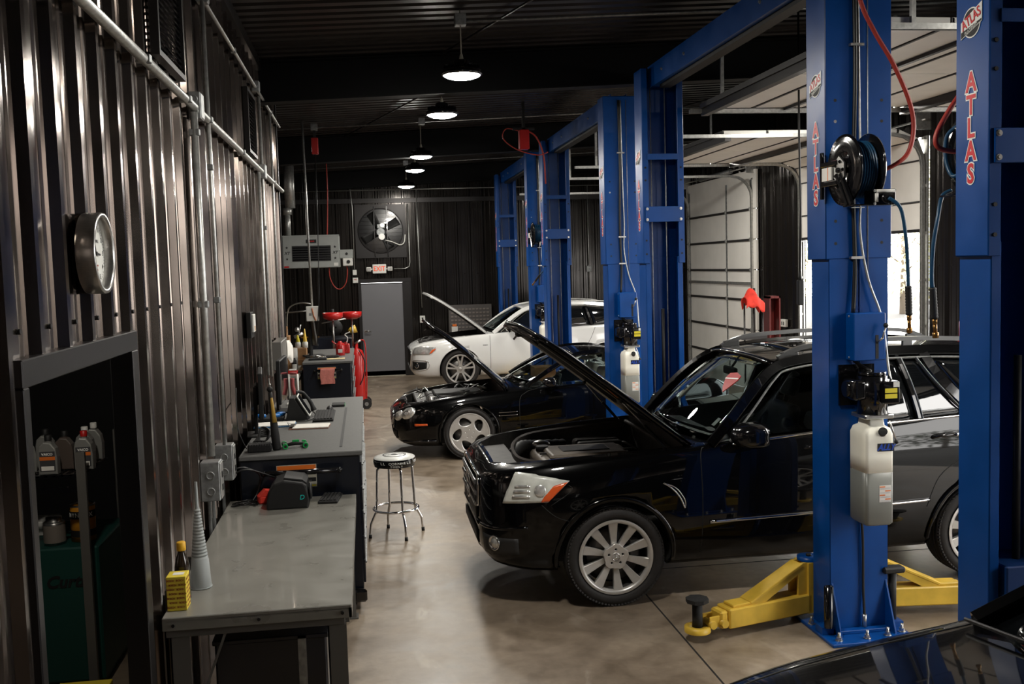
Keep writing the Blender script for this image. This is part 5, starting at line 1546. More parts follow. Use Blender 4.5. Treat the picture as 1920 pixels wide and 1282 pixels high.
m = MB(M_BLACK); car.patch(m, [(0, -.42, .40), (0, .42, .40), (0, .46, .68), (0, -.46, .68)], .004, .01, (12, 6)); m.build('grille_mesh', car.root)
m = MB(M_PAINTK)
car.bar(m, [(1.55, 1.07), (1.9, 1.24), (2.2, 1.36), (2.5, 1.42), (3.1, 1.43), (3.6, 1.34), (4.1, 1.16)], .07, .055); car.bar(m, [(2.70, 1.09), (2.75, 1.40)], .08, .04)
m.build('roof_side_frame', car.root)
car.windscreen('windscreen', (1.46, 1.085), (1.62, 1.07), (2.36, 1.43), (2.48, 1.40), M_DGLASS)
car.pane('front_door_window', [(1.75, 1.08), (2.68, 1.10), (2.72, 1.41), (2.45, 1.39)], M_DGLASS); car.pane('rear_door_window', [(2.72, 1.10), (3.7, 1.14), (3.45, 1.36), (2.78, 1.41)], M_DGLASS)
car.roof([(2.36, 1.41), (2.7, 1.435), (3.1, 1.435), (3.6, 1.35)], .04)
car.windscreen('rear_window', (4.05, 1.15), (4.0, 1.13), (3.58, 1.37), (3.55, 1.34), M_DGLASS)
m = MB(M_TRIM, M_BLACK)
m.tube([(1.50, .78, 1.09), (1.60, .1, 1.13), (1.62, -.3, 1.13)], .008, n=6); m.tube([(1.50, -.1, 1.12), (1.56, -.7, 1.12)], .008, n=6)
m.build('wiper', car.root)
# ================================================================== left wall fittings
r = thing('wall_clock', 'round brushed steel wall clock with white face on the ribbed wall', 'clock', (-1.02, 3.90, 2.54))
m = MB(M_STEEL); m.lathe([(.148, 0.0), (.150, .006), (.150, .062), (.148, .068), (.136, .068), (.130, .060), (.130, .030)], axis='x', n=64); m.lathe([(0, .002), (.147, .002)], axis='x', n=32); m.build('case', r)
m = MB(mat('clock face', S(222, 222, 216), .5), M_BLACK, mat('faint red print', S(200, 120, 110), .6)); m.lathe([(0, .032), (.131, .032)], axis='x', n=48)
for k in range(60):
    a = 2 * PI * k / 60
    if k % 5 == 0: continue
    m.box(.0325, .033, -.0009, .0009, -.004, .004, 1, M=Matrix.Rotation(a, 4, 'X') @ Matrix.Translation((0, 0, .118)))
m.build('face', r)
for k in range(12):
    a = 2 * PI * (k + 1) / 12
    text_obj('numeral', str(k + 1), .026, M_BLACK, r, frame_m((.0335, math.sin(a) * .100, math.cos(a) * .100), (0, 1, 0), (0, 0, 1)), .0004)
text_obj('face_print', 'CORNWELL', .017, M_BLACK, r, frame_m((.0335, 0, .045), (0, 1, 0), (0, 0, 1)), .0003)
text_obj('face_print', 'QUALITY TOOLS', .008, MATS['faint red print'], r, frame_m((.0335, 0, -.045), (0, 1, 0), (0, 0, 1)), .0003)
text_obj('face_print', 'SINCE 1919', .009, MATS['faint red print'], r, frame_m((.0335, 0, -.062), (0, 1, 0), (0, 0, 1)), .0003)
for nm, L, ang, w in (('hour_hand', .055, 95, .006), ('minute_hand', .085, -42, .004), ('second_hand', .10, -20, .0015)):
    m = MB(M_BLACK); m.prism([(-w, -.012), (w, -.012), (w * .5, L), (-w * .5, L)], .036, .0375, 'yz', M=Matrix.Rotation(-math.radians(ang), 4, 'X')); m.build(nm, r)
m = MB(M_BLACK); m.cyl((.033, 0, 0), (.040, 0, 0), .007, n=12); m.build('hub', r)

def conduit(name, label, pts, rad=.0125, boxes=(), straps=(), cat='conduit', group=None):
    r = thing(name, label, cat, pts[0], 0, group)
    o = Vector(pts[0])
    m = MB(M_GALV); m.tube([Vector(p) - o for p in pts], rad, n=12); m.build('pipe', r)
    for c in straps:
        m = MB(M_GALVD); c = Vector(c) - o; m.box(c.x - rad * 1.5, c.x + rad * 1.4, c.y - .02, c.y + .02, c.z - .02, c.z + .02, 0, .004); m.build('coupling', r)
    for (c, sx, sy, sz) in boxes:
        m = MB(M_GALVD, M_BLACK); c = Vector(c) - o
        m.box(c.x - sx / 2, c.x + sx / 2, c.y - sy / 2, c.y + sy / 2, c.z - sz / 2, c.z + sz / 2, 0, .004)
        m.box(c.x - sx / 2 - .004, c.x + sx / 2 + .004, c.y - sy / 2 + .006, c.y + sy / 2 - .006, c.z - sz / 2 + .006, c.z + sz / 2 - .006, 0, .003)
        for k in range(2 if sz > .15 else 1):
            zc = c.z + (k - .5) * sz * .45 if sz > .15 else c.z
            m.lathe([(.016, -sy / 2 - .001), (.022, -sy / 2 - .001), (.022, -sy / 2 - .003), (.016, -sy / 2 - .003)], c=(c.x, c.y, zc), axis='y', n=16, mi=0)
        m.build('junction_box', r)
    return r
cx = -0.975
conduit('conduit', 'thick galvanised conduit sloping across the ribbed wall from the top left corner', [(cx, 1.2, 3.455), (cx, 12.75, 3.455)], .024,
        boxes=[((cx, 6.36, 3.47), .07, .13, .16), ((cx, 10.32, 3.46), .07, .13, .14)], straps=[(cx, y, 3.455) for y in (4.9, 6.0, 6.8, 8.6, 11.5)])
conduit('conduit', 'thinner galvanised conduit high on the ribbed wall near the ceiling', [(cx, 6.85, 4.24), (cx, 12.75, 4.24)], .014,
        boxes=[((cx, 6.85, 4.26), .07, .08, .10), ((cx, 10.05, 4.25), .07, .08, .10)], straps=[(cx, 8.4, 4.24), (cx, 11.6, 4.24)])
conduit('conduit_drop', 'vertical galvanised conduit from the thick pipe down to the nearest outlet box, thickest drop', [(cx, 6.25, 3.42), (cx, 6.25, 1.34)], .022, straps=[(cx, 6.25, 3.30), (cx, 6.25, 2.27)])
conduit('conduit_drop', 'tall thin vertical conduit just behind the thickest drop, ending at the second outlet box', [(cx, 6.82, 4.22), (cx, 6.82, 1.30)], .014, straps=[(cx, 6.82, 3.15), (cx, 6.82, 2.28)])
conduit('conduit_drop', 'vertical conduit ending above the desk monitors, nearer of the far pair', [(cx, 9.95, 3.42), (cx, 9.95, 1.45)], .016)
conduit('conduit_drop', 'vertical conduit ending above the desk monitors, farther of the far pair', [(cx, 10.30, 4.20), (cx, 10.30, 1.40)], .016, straps=[(cx, 10.30, 2.9)])
conduit('conduit_drop', 'vertical conduit next to the grey electrical panel at the wall end', [(cx, 11.45, 4.22), (cx, 11.45, 1.70)], .014)
for nm, y, z0, lb in (('outlet_box', 6.25, 1.07, 'galvanised outlet box with outlets at the foot of the thickest wall conduit'), ('outlet_box', 6.85, 1.07, 'galvanised outlet box behind the first, at the foot of the tall thin conduit')):
    r = thing(nm, lb, 'outlet box', (-.98, y, z0), 0)
    m = MB(M_GALVD); m.box(-.06, .055, -.06, .06, 0, .24, 0, .005)
    for zz in (.06, .16): m.lathe([(.018, -.062), (.026, -.062), (.026, -.065), (.018, -.065), (.018, -.062)], c=(0, 0, zz), axis='y', n=18)
    m.build('box', r)
    m = MB(M_GALV, M_BLACK); m.box(.055, .062, -.055, .055, .01, .23, 0, .002)
    for zz in (.055, .135): m.box(.062, .066, -.018, .018, zz, zz + .04, 1, .002)
    m.build('outlet_cover', r)
for y, l_ in ((6.30, 'pale steel channel strut below the nearest outlet box'), (6.45, 'pale steel channel strut below the gap between the two outlet boxes'), (6.90, 'pale steel channel strut below the second outlet box')):
    m = MB(M_GALVD); m.box(-1.015, -1.003, y - .022, y - .014, .45, 1.07); m.box(-1.015, -1.003, y + .014, y + .022, .45, 1.07); m.box(-1.017, -1.013, y - .022, y + .022, .45, 1.07)
    tag(m.build('channel_strut'), l_, 'strut')
def louvre(label, y0, y1, z0, z1):
    r = thing('air_vent', label, 'air vent', (-1.02, y0, z0), 0, 'air vents high on the ribbed wall')
    m = MB(M_TRIM); w, h = y1 - y0, z1 - z0
    m.box(0, .045, 0, .03, 0, h); m.box(0, .045, w - .03, w, 0, h); m.box(0, .045, .03, w - .03, 0, .03); m.box(0, .045, .03, w - .03, h - .03, h)
    m.build('frame', r)
    m = MB(M_GBLACK)
    n = int(h / .035)
    for k in range(n): m.box(.012, .032, .03, w - .03, .03 + (h - .06) * k / n, .03 + (h - .06) * k / n + .012)
    for k in range(int(w / .05)): m.box(.010, .014, .03 + k * .05, .036 + k * .05, .03, h - .03)
    m.build('grille', r)
louvre('nearer black air vent high on the ribbed wall, above the thick conduit', 5.30, 6.05, 3.56, 4.30)
louvre('farther black air vent high on the ribbed wall near its end', 9.30, 9.95, 3.54, 4.12)
r = thing('thermostat', 'small white thermostat box on the ribbed wall above the monitors', 'thermostat', (-1.01, 8.75, 1.90))
m = MB(M_BLACK, M_WPL, M_CARD); m.box(0, .04, -.10, .10, 0, .22, 0, .004); m.box(.04, .06, -.07, .07, .05, .20, 1, .004); m.box(.06, .062, -.03, .03, .06, .10, 2); m.build('cover', r)
r = thing('breaker_box', 'grey electrical panel at the end of the ribbed wall with papers hung on it', 'electrical panel', (-1.0, 10.7, 1.42))
m = MB(M_GRAYD); m.box(0, .10, 0, .75, 0, .30, 0, .006); m.build('cabinet', r)
m = MB(M_PAPER)
for k in range(4): m.grid(lambda u, v: (.102 + .008 * k + .02 * v * (1 - v) + .03 * u, .66 + .02 * k + .06 * u, .27 - .02 * k - .20 * v), 4, 5, 0, True, .001)
m.build('papers', r)

# ================================================================== grey workbench with its things
r = thing('workbench', 'grey steel workbench in the foreground beside the ribbed wall', 'workbench', (0, 0, 0))
m = MB(M_GRAYP, M_GRAYD, M_SCREW)
m.box(-1.0, -.125, 4.72, 7.10, .835, .86, 0, .004); m.box(-1.0, -.125, 4.72, 4.735, .795, .845, 0, .003); m.box(-.14, -.125, 4.72, 7.10, .795, .845, 0)
for x in (-.95, -.56, -.17): m.cyl((x, 4.72, .822), (x, 4.712, .822), .008, n=8, mi=2)
m.build('tabletop', r)
m = MB(M_GRAYD)
m.box(-.99, -.16, 4.745, 4.79, .755, .80, 0, .003); m.box(-.99, -.16, 7.03, 7.08, .74, .835); m.box(-.19, -.14, 4.76, 7.05, .76, .835); m.box(-.99, -.95, 4.76, 7.05, .76, .835)
m.build('top_frame', r)
for x in (-.93, -.20):
    for y in (4.80, 7.0):
        m = MB(M_GRAYD); m.box(x - .045, x + .045, y - .045, y - .038, .0, .77); m.box(x - .045, x - .038, y - .045, y + .04, .0, .77)
        m.box(x - .06, x + .06, y - .055, y + .05, 0, .01); m.build('leg', r)
m = MB(M_GRAYD); m.tube([(-.86, 4.78, .40), (-.72, 4.78, .76)], 1, prof=[(-.018, -.006), (.018, -.006), (.018, .006), (-.018, .006)], up=(0, 1, 0)); m.build('brace', r)
m = MB(M_GRAYD); m.tube([(-.20, 5.25, .76), (-.20, 4.84, .45)], 1, prof=[(-.018, -.006), (.018, -.006), (.018, .006), (-.018, .006)], up=(1, 0, 0)); m.build('brace', r)
r = thing('storage_bin', 'black steel bin under the front end of the grey workbench', 'bin', (-.50, 5.15, 0))
m = MB(M_TBLUE, M_GALVD); m.box(-.30, .24, -.24, .4, .02, .66, 0, .01); m.box(.10, .14, -.25, -.24, .02, .66, 1); m.box(-.31, .25, -.25, .41, .64, .665, 0, .005); m.build('body', r)
# yellow parts box, bottle, funnel
r = thing('parts_box', 'yellow cardboard parts box at the front left corner of the grey workbench', 'box', (-.945, 4.86, .861), 0)
m = MB(mat('yellow carton', S(222, 200, 62), .6)); m.box(-.045, .045, -.05, .05, 0, .165, 0, .002); m.build('carton', r)
M_PR = mat('dark red print', S(150, 60, 40), .6)
for row in range(7):
    for c_ in range(2):
        text_obj('box_print', 'BOSCH', .0135, M_PR, r, frame_m((-.022 + c_ * .045 + (.006 if row % 2 else -.004), -.0515, .018 + row * .0215), (1, 0, 0), (0, 0, 1)), .0002, .0003, xs=.8)
        text_obj('box_print', 'BOSCH', .0135, M_PR, r, frame_m((.0465, -.022 + c_ * .045 + (.006 if row % 2 else -.004), .018 + row * .0215), (0, 1, 0), (0, 0, 1)), .0002, .0003, xs=.8)
m = MB(M_PAPER); m.box(-.02, .03, -.02, .02, .1655, .1665); m.build('box_label', r)
r = thing('fluid_bottle', 'dark brown bottle with a yellow cap behind the yellow box', 'bottle', (-.945, 4.985, .861))
m = MB(M_AMBG); m.lathe([(0, 0), (.033, 0), (.036, .006), (.036, .16), (.030, .20), (.016, .235), (.016, .25)], n=28); m.build('bottle_body', r)
m = MB(mat('yellow cap', S(222, 170, 40), .45)); m.lathe([(.021, .245), (.022, .248), (.022, .283), (.018, .288), (0, .288)], n=24); m.build('cap', r)
r = thing('funnel', 'tall frosted ribbed funnel standing upside down on the grey workbench', 'funnel', (-.890, 5.16, .861))
prof = [(.050, 0), (.052, .004), (.044, .145)]
for k in range(16):
    t_ = k / 16; rr = .038 * (1 - t_) + .011 * t_; z = .15 + .26 * t_
    prof += [(rr + .003, z), (rr + .003, z + .009), (rr - .001, z + .010), (rr - .001, z + .016)]
prof += [(.009, .42), (.007, .545)]
m = MB(M_FUN); m.lathe(prof, n=32); m.build('cone', r)
m = MB(M_FUN); m.lathe([(.050, .002), (.056, .002), (.056, .006), (.050, .006)], n=32); m.build('rim', r)
# label printer, keyboard, red tray, cables
r = thing('label_printer', 'black rounded label printer at the far end of the grey workbench', 'printer', (-.575, 6.90, .861), 0)
m = MB(M_BLACK, M_PLAS)
oc = [(-.14, 0), (.135, 0), (.135, .06), (.125, .155), (.10, .175), (-.02, .195), (-.085, .175), (-.125, .12), (-.14, .05)]
m.prism(oc, -.15, .15, 'xz', 0, bev=.012); m.build('housing', r)
m = MB(M_PLAS, M_BEIGE); m.prism([(-.02, .198), (.10, .178), (.128, .155), (.128, .165), (.10, .188), (-.02, .208)], -.11, .13, 'xz', 0); m.cyl((.14, -.02, .09), (.155, -.02, .09), .055, mi=0, n=20); m.build('lid', r)
text_obj('logo', 'D', .045, M_TEALL, r, frame_m((.095, -.1515, .075), (1, 0, 0), (0, 0, 1)), .0005, .0, shear=.2)
r = thing('keypad', 'black keypad beside the label printer on the grey workbench', 'keypad', (-.30, 6.97, .861), -.12)
m = MB(M_BLACK); m.box(-.068, .068, -.13, .12, 0, .018, 0, .005); m.build('keypad_base', r)
m = MB(M_PLAS, M_GALVD)
for i in range(5):
    for j in range(8): m.box(-.058 + i * .024, -.039 + i * .024, -.115 + j * .029, -.093 + j * .029, .018, .026, 0, .002)
m.build('keys', r)
r = thing('parts_tray', 'bright red plastic tray behind the label printer', 'tray', (-.765, 6.98, .861), .3)
m = MB(M_CLOTHR); m.box(-.03, .06, -.04, .04, 0, .055, 0, .010); m.prism([(-.03, .05), (.06, .055), (.07, .085), (.02, .095)], -.038, .038, 'xz', 0); m.build('tray', r)
m = MB(M_HOSEK)
random.seed(3)
for k in range(9):
    y = 6.85 + random.uniform(0, .2); x = -.97 + random.uniform(0, .04)
    m.tube(spline([(x, y, .866), (x + .08, y - .03 + random.uniform(-.05, .05), .885), (x + .12, y + .04, .868), (x + .16, y + random.uniform(-.1, .08), .868)], 6), .004, n=6)
tag(m.build('cable_bundle'), 'tangle of black cables on the far left of the grey workbench', 'cable')
for i, (pts, lb) in enumerate((([(-.93, 6.87, 1.13), (-.86, 6.9, 1.13), (-.78, 7.02, 1.05), (-.80, 7.05, .93), (-.84, 7.0, .868)], 'black cable running from the second outlet box down to the grey workbench'),
                 ([(-.93, 6.87, 1.10), (-.84, 6.88, 1.12), (-.70, 7.05, 1.03), (-.62, 7.08, .99)], 'black cable drooping from the second outlet box toward the cabinet handle'))):
    m = MB(M_HOSEK); m.tube(spline(pts, 8), .006, n=8); tag(m.build('power_cable'), lb, 'cable')

# ================================================================== tool cabinets
def tool_cabinet(label, x0, x1, y0, y1, h, towel=False):
    r = thing('tool_cabinet', label, 'tool cabinet', (x0, y0, 0))
    W_, D_ = x1 - x0, y1 - y0
    m = MB(M_TBLUE); m.box(0, W_ - .02, .01, D_, .14, h - .035, 0, .006); m.build('cabinet_body', r)
    m = MB(M_MATTOP); m.box(-.005, W_ + .005, -.005, D_ + .01, h - .035, h, 0, .006); m.build('top_mat', r)
    m = MB(M_GBLACK, M_STEEL); zh = h - .115
    m.cyl((.16, -.085, zh), (W_ - .17, -.085, zh), .018, n=14)
    for x in (.17, W_ - .16): m.cyl((x, -.085, zh), (x, .012, zh - .02), .014, n=10, mi=0); m.ball((x, -.085, zh), .021, 0, n=8)
    m.build('push_handle', r)
    m = MB(M_ORANGE, M_BLACK, M_YLAB, M_BEIGE, M_GALVD)
    sx = W_ * .30; sw = .27 if not towel else .25; y = .009
    for xx, zz, ww, hh, mi in ((sx - .005, h - .245, sw + .01, .165, 3), (sx, h - .115, sw, .030, 0), (sx, h - .155, sw, .038, 1), (sx, h - .205, sw, .028, 1), (sx, h - .24, sw, .012, 2)):
        m.box(xx, xx + ww, y - (.002 if mi != 3 else .001), y, zz, zz + hh, mi)
    for k in range(3):
        for j in range(2): m.box(sx + .05, sx + sw - .03 - .02 * k, y - .0026, y - .002, h - .148 - .05 * j + k * .009, h - .146 - .05 * j + k * .009, 4)
    for xx in (sx + sw * .48,):
        for zz in (h - .152, h - .203): m.prism([(xx, zz), (xx + .02, zz), (xx + .01, zz + .017)], y - .003, y - .002, 'xz', 0)
    m.build('warning_label', r)
    rows = 5
    for c_ in range(3):
        for k in range(rows):
            ya = .04 + c_ * (D_ - .06) / 3; yb_ = ya + (D_ - .06) / 3 - .02
            z0 = .18 + k * (h - .26) / rows; z1 = z0 + (h - .26) / rows - .012
            m = MB(M_TBLUE); m.box(W_ - .02, W_ - .004, ya, yb_, z0, z1, 0, .003); d = m.build('drawer', r)
            m = MB(M_GALVD); m.box(W_ - .004, W_ + .008, ya + .02, yb_ - .02, z1 - .03, z1 - .018, 0, .002); m.build('drawer_pull', d)
    for x in (.08, W_ - .10):
        for y in (.10, D_ - .1):
            m = MB(M_GBLACK, M_STEEL); m.cyl((x - .022, y, .06), (x + .022, y, .06), .06, n=24); m.box(x - .035, x + .035, y - .05, y + .05, .11, .14, 0, .004); m.box(x - .035, x - .026, y - .03, y + .03, .05, .13, 1); m.box(x + .026, x + .035, y - .03, y + .03, .05, .13, 1)
            m.build('caster', r)
    m = MB(M_GBLACK); m.box(W_ - .12, W_ - .0, -.05, .0, .06, .15, 0, .015); m.build('corner_bumper', r)
    return r
tool_cabinet('long dark tool cabinet with grey mat top in front of the grey workbench end', -.93, -.075, 7.16, 10.25, 1.16)
tool_cabinet('farther dark tool cabinet with a pink towel on its handle', -.93, -.23, 14.40, 16.75, 1.16, True)
T1 = 1.161
# things on the first cabinet
def monitor(label, x, y, w, h, zc, ang, stand=True, zt=T1):
    r = thing('monitor', label, 'monitor', (x, y, zt), ang)
    z = zc - zt
    m = MB(M_BLACK); m.box(-.018, .018, -w / 2, w / 2, z - h / 2, z + h / 2, 0, .006); m.box(-.055, -.015, -w * .25, w * .25, z - h * .25, z + h * .2, 0, .015); m.build('casing', r)
    m = MB(M_SCRN); m.box(.018, .020, -w / 2 + .012, w / 2 - .012, z - h / 2 + .015, z + h / 2 - .012); m.build('screen', r)
    if stand:
        m = MB(M_BLACK); m.box(-.06, -.03, -.03, .03, .01, z, 0, .006); m.box(-.12, .10, -.13, .13, 0, .014, 0, .005); m.build('stand', r)
    return r
monitor('black monitor with dark glossy screen nearest the ribbed wall on the long cabinet', -.86, 8.10, .56, .36, 1.50, .10)
monitor('grey-sheened monitor behind the standing bat on the long cabinet', -.80, 9.42, .62, .40, 1.46, -.02)
r = thing('baseball_bat', 'dark bat with a yellow stripe standing upright at the cabinet corner', 'bat', (-.685, 7.36, T1))
def BP(h): return (-.035 * h / .42, .05 * h / .42, h)
m = MB(M_BLACK); hs = [0, .01, .1, .2, .3, .38, .42]
m.tube([BP(h) for h in hs], [.026, .031, .031, .026, .018, .014, .013], n=16); m.build('barrel', r)
m = MB(mat('yellow tape', S(176, 140, 60), .6)); m.tube([Vector(BP(h)) + Vector((.006, -.012, 0)) for h in (.20, .30, .38)], [.020, .013, .009], n=10); m.build('stripe', r)
m = MB(M_STEEL, M_BLACK); m.ball(BP(.44), .022, 1, n=8); m.ball((-.036, .05, .475), .010, 0, n=8); m.cyl(BP(.42), (-.038, .05, .52), .003, n=6, mi=0); m.build('knob', r)
r = thing('clipboard', 'clipboard with white paper lying on the long cabinet', 'clipboard', (-.50, 8.37, T1), -.06)
m = MB(mat('brown hardboard', S(110, 70, 50), .6)); m.box(-.165, .16, -.115, .115, 0, .005, 0, .002); m.build('board', r)
m = MB(M_PAPER); m.box(-.135, .155, -.105, .105, .005, .014, 0, .002); m.build('paper', r)
m = MB(M_STEEL); m.box(-.165, -.12, -.06, .06, .012, .026, 0, .005); m.tube(spline([(-.16, -.05, .025), (-.185, 0, .045), (-.16, .05, .025)], 5), .004, n=6); m.build('clip', r)
r = thing('notebook', 'white and blue ruled notebook lying left of the clipboard', 'notebook', (-.80, 8.54, T1), .03)
m = MB(M_PAPER, mat('blue cover', S(40, 110, 165), .5)); m.box(-.17, .17, -.11, .11, 0, .008, 1, .002); m.box(-.165, .165, -.10, .108, .008, .018, 0, .002); m.build('pages', r)
m = MB(M_STEEL)
for k in range(24): m.lathe([(.008 + .0012 * math.cos(q * PI / 3), .0012 * math.sin(q * PI / 3)) for q in range(7)], c=(-.16 + k * .0138, -.108, .010), axis='x', n=10)
m.build('spiral', r)
r = thing('keyboard', 'black keyboard on the long cabinet beside the telephone', 'keyboard', (-.405, 8.93, T1), 0)
m = MB(M_BLACK); m.box(-.088, .088, -.30, .29, 0, .020, 0, .006); m.build('keyboard_base', r)
m = MB(M_PLAS, M_GALVD)
for i in range(6):
    for j in range(18): m.box(-.078 + i * .0265, -.056 + i * .0265, -.28 + j * .031, -.254 + j * .031, .020, .028, 0, .002)
m.build('keys', r)
r = thing('computer_mouse', 'dark computer mouse behind the keyboard', 'mouse', (-.375, 9.40, T1)); m = MB(M_PLAS); m.ball((0, 0, .0), .05, 0, (.62, 1.1, .72), 10)
for v in m.bm.verts: v.co.z = max(v.co.z, 0)
m.build('shell', r)
r = thing('card_reader', 'small black gadget with a green edge beyond the mouse', 'gadget', (-.30, 9.62, T1)); m = MB(M_BLACK, M_GREEN); m.box(-.06, .06, -.09, .09, 0, .022, 0, .004); m.box(.052, .062, -.08, .08, .004, .016, 1); m.build('case', r)
r = thing('desk_phone', 'black desk telephone with tilted white-framed display', 'telephone', (-.63, 8.85, T1), 0)
Rm = Matrix.Translation((.03, .0, .105)) @ Matrix.Rotation(math.radians(38), 4, 'Y')
m = MB(M_BLACK, M_WPL, M_SCRN); m.prism([(-.10, 0), (.10, 0), (.08, .03), (-.02, .20), (-.06, .20)], -.11, .11, 'xz', 0, bev=.006); m.build('phone_body', r)
m = MB(M_WPL, M_SCRN); m.box(-.004, .006, -.11, .10, -.11, .10, 0, .003, 1, Matrix.Translation((.052, 0, .13)) @ Matrix.Rotation(math.radians(-30), 4, 'Y')); m.box(.006, .008, -.10, .09, -.10, .09, 1, 0, 1, Matrix.Translation((.052, 0, .13)) @ Matrix.Rotation(math.radians(-30), 4, 'Y')); m.build('display', r)
m = MB(M_BLACK); m.tube(spline([(-.02, .16, .22), (.04, .17, .21), (.10, .17, .13), (.13, .17, .05)], 6), [.024, .022, .018, .016, .016, .015, .015, .015, .015, .015, .016, .016, .018, .018, .018, .020, .024, .026, .028][:19], n=12); m.build('handset', r)
m = MB(M_HOSEK); m.tube(spline([(.12, .17, .04), (.15, .05, .02), (.10, -.15, .010), (-.05, -.17, .012), (-.12, -.08, .02)], 8), .005, n=6); m.build('cord', r)
r = thing('toy_race_car', 'small green and black toy race car at the cabinet corner', 'toy car', (-.56, 7.44, T1), .15)
m = MB(M_BLACK, M_GREEN); m.tube([(-.07, 0, .018), (0, 0, .030), (.08, 0, .022)], [.010, .016, .010], n=8); m.box(-.02, .03, -.008, .008, .03, .055, 1, .003); m.box(.055, .075, -.05, .05, .018, .024, 1); m.box(-.09, -.07, -.05, .05, .03, .036, 0); m.build('chassis', r)
for x, y in ((-.075, -.055), (-.075, .055), (.07, -.06), (.07, .06)):
    m = MB(M_GREEN, M_BLACK); m.cyl((x, y - .014, .020), (x, y + .014, .020), .020, n=16); m.cyl((x, y - .015, .020), (x, y + .015, .020), .011, n=12, mi=1); m.build('toy_wheel', r)
r = thing('charger_pack', 'ribbed black power adapter with coiled cable at the cabinet corner by the wall', 'power adapter', (-.80, 7.35, T1), .05)
m = MB(M_BLACK); m.box(-.09, .08, -.06, .06, 0, .055, 0, .010, 2)
for k in range(9): m.box(-.08 + k * .018, -.072 + k * .018, -.062, .062, .004, .058)
m.build('adapter', r)
m = MB(M_HOSEK)
for k in range(5): m.tube(spline([(-.05 + .01 * k, .05, .06), (0, .10 + .01 * k, .10 + .012 * k), (.06, .12, .09 + .01 * k), (.03, .07, .06), (-.04, .08, .07)], 6), .006, n=6)
m.build('coiled_cable', r)
r = thing('supply_tray', 'black tray with bright blue packs beneath the monitors', 'tray', (-.87, 8.86, T1)); m = MB(M_BLACK); m.box(-.12, .12, -.12, .12, 0, .035, 0, .005); m.build('tray', r)
MB_BLUE = mat('bright blue plastic', S(35, 120, 200), .4)
for x, y in ((-.07, -.05), (.05, -.06), (.09, .04)):
    m = MB(MB_BLUE); m.obox((x, y, .05), (.08, .05, .03), Matrix.Rotation(x * 9, 3, 'Z'), 0, .008); m.build('blue_pack', r)
r = thing('desk_lamp', 'pale tube lamp arms with a dusky red clamp behind the telephone', 'lamp', (-.74, 9.85, T1)); m = MB(M_WPL, mat('dusky red fabric', S(140, 62, 62), .8))
m.cyl((-.03, 0, 0), (-.03, 0, .30), .010, n=10); m.cyl((.05, 0, .02), (.05, 0, .30), .010, n=10); m.ball((.01, 0, .31), .028, 1, (1.3, .8, .4), 8); m.box(-.06, .08, -.04, .04, 0, .02, 0, .004); m.tube(spline([(0, 0, .26), (.0, 0, .18), (.02, 0, .1)], 4), .02, n=8, mi=1); m.build('arms', r)
m = MB(mat('rubber strip', (.05, .05, .05, 1), .7)); m.box(-.235, -.215, 7.35, 9.45, T1, T1 + .003); tag(m.build('rubber_strip'), 'long dark strip lying along the right side of the mat top', 'strip')
m = MB(M_HOSEK); m.tube(spline([(-.985, 7.6, 1.60), (-.97, 7.45, 1.45), (-.95, 7.38, 1.30), (-.90, 7.36, 1.18)], 8), .004, n=6); tag(m.build('hanging_wire'), 'thin curved wire hanging against the ribbed wall left of the monitors', 'cable')

# ================================================================== second group, farther back
T2 = 1.161
r = thing('towel', 'faded pink towel hanging over the handle of the farther tool cabinet', 'towel', (-.585, 14.315, 1.045)); m = MB(M_CLOTHP)
def tw(u, v):
    s_ = v * .36
    x = -.10 + .20 * u + .006 * math.sin(v * 9)
    wob = .008 * math.sin(u * 14 + v * 3)
    if v < .22: a = PI * (1 - v / .22); return (x, math.cos(a) * -.024 * 1.0, .024 * math.sin(a) + .0)
    return (x * (1 + .0 * v), -.026 + wob * .6 * v, -(v - .22) * .25)
m.grid(lambda u, v: tw(u, v), 14, 20, 0, True, .004); m.build('cloth', r)
r = thing('oil_can', 'red safety can on the farther tool cabinet', 'can', (-.42, 15.4, T2)); m = MB(M_REDP, M_WPL)
m.lathe([(0, 0), (.066, 0), (.068, .006), (.068, .15), (.06, .18), (.03, .20), (.028, .215), (0, .215)], n=28); m.build('can_body', r)
m = MB(M_WPL); m.prism([(-.03, .045), (.035, .045), (.035, .10), (-.03, .10)], -.0705, -.068, 'xz', 0); m.build('can_label', r)
m = MB(M_REDP); m.tube(spline([(-.055, 0, .17), (-.10, 0, .20), (-.12, 0, .225)], 4), .010, n=8); m.tube(spline([(.05, 0, .18), (.10, 0, .19), (.115, 0, .12), (.07, 0, .05)], 6), .008, n=8); m.build('spout_and_handle', r)
r = thing('red_jug', 'second smaller red container behind the red safety can', 'container', (-.33, 15.75, T2)); m = MB(M_REDP, M_BLACK); m.box(-.05, .05, -.05, .05, 0, .15, 0, .015, 2); m.build('jug_body', r)
m = MB(M_WPL); m.tube(spline([(-.0, 0, .15), (.02, 0, .24), (-.02, 0, .29), (.06, 0, .33)], 6), .009, n=8); m.build('pour_hose', r)
r = thing('cleaning_cloth', 'crumpled cream cloth at the front edge of the farther cabinet', 'cloth', (-.47, 14.75, T2)); m = MB(mat('cream cloth', S(214, 196, 150), .9))
m.grid(lambda u, v: (-.13 + .26 * u, -.07 + .14 * v, .006 + .014 * abs(math.sin(u * 9 + v * 4)) * math.sin(PI * v)), 20, 10, 0, True, .003, (0, 0, -1)); m.build('cloth', r)
r = thing('small_keyboard', 'dark keyboard on the farther tool cabinet', 'keyboard', (-.53, 15.1, T2)); m = MB(M_BLACK, M_PLAS); m.box(-.10, .10, -.12, .12, 0, .02, 0, .004)
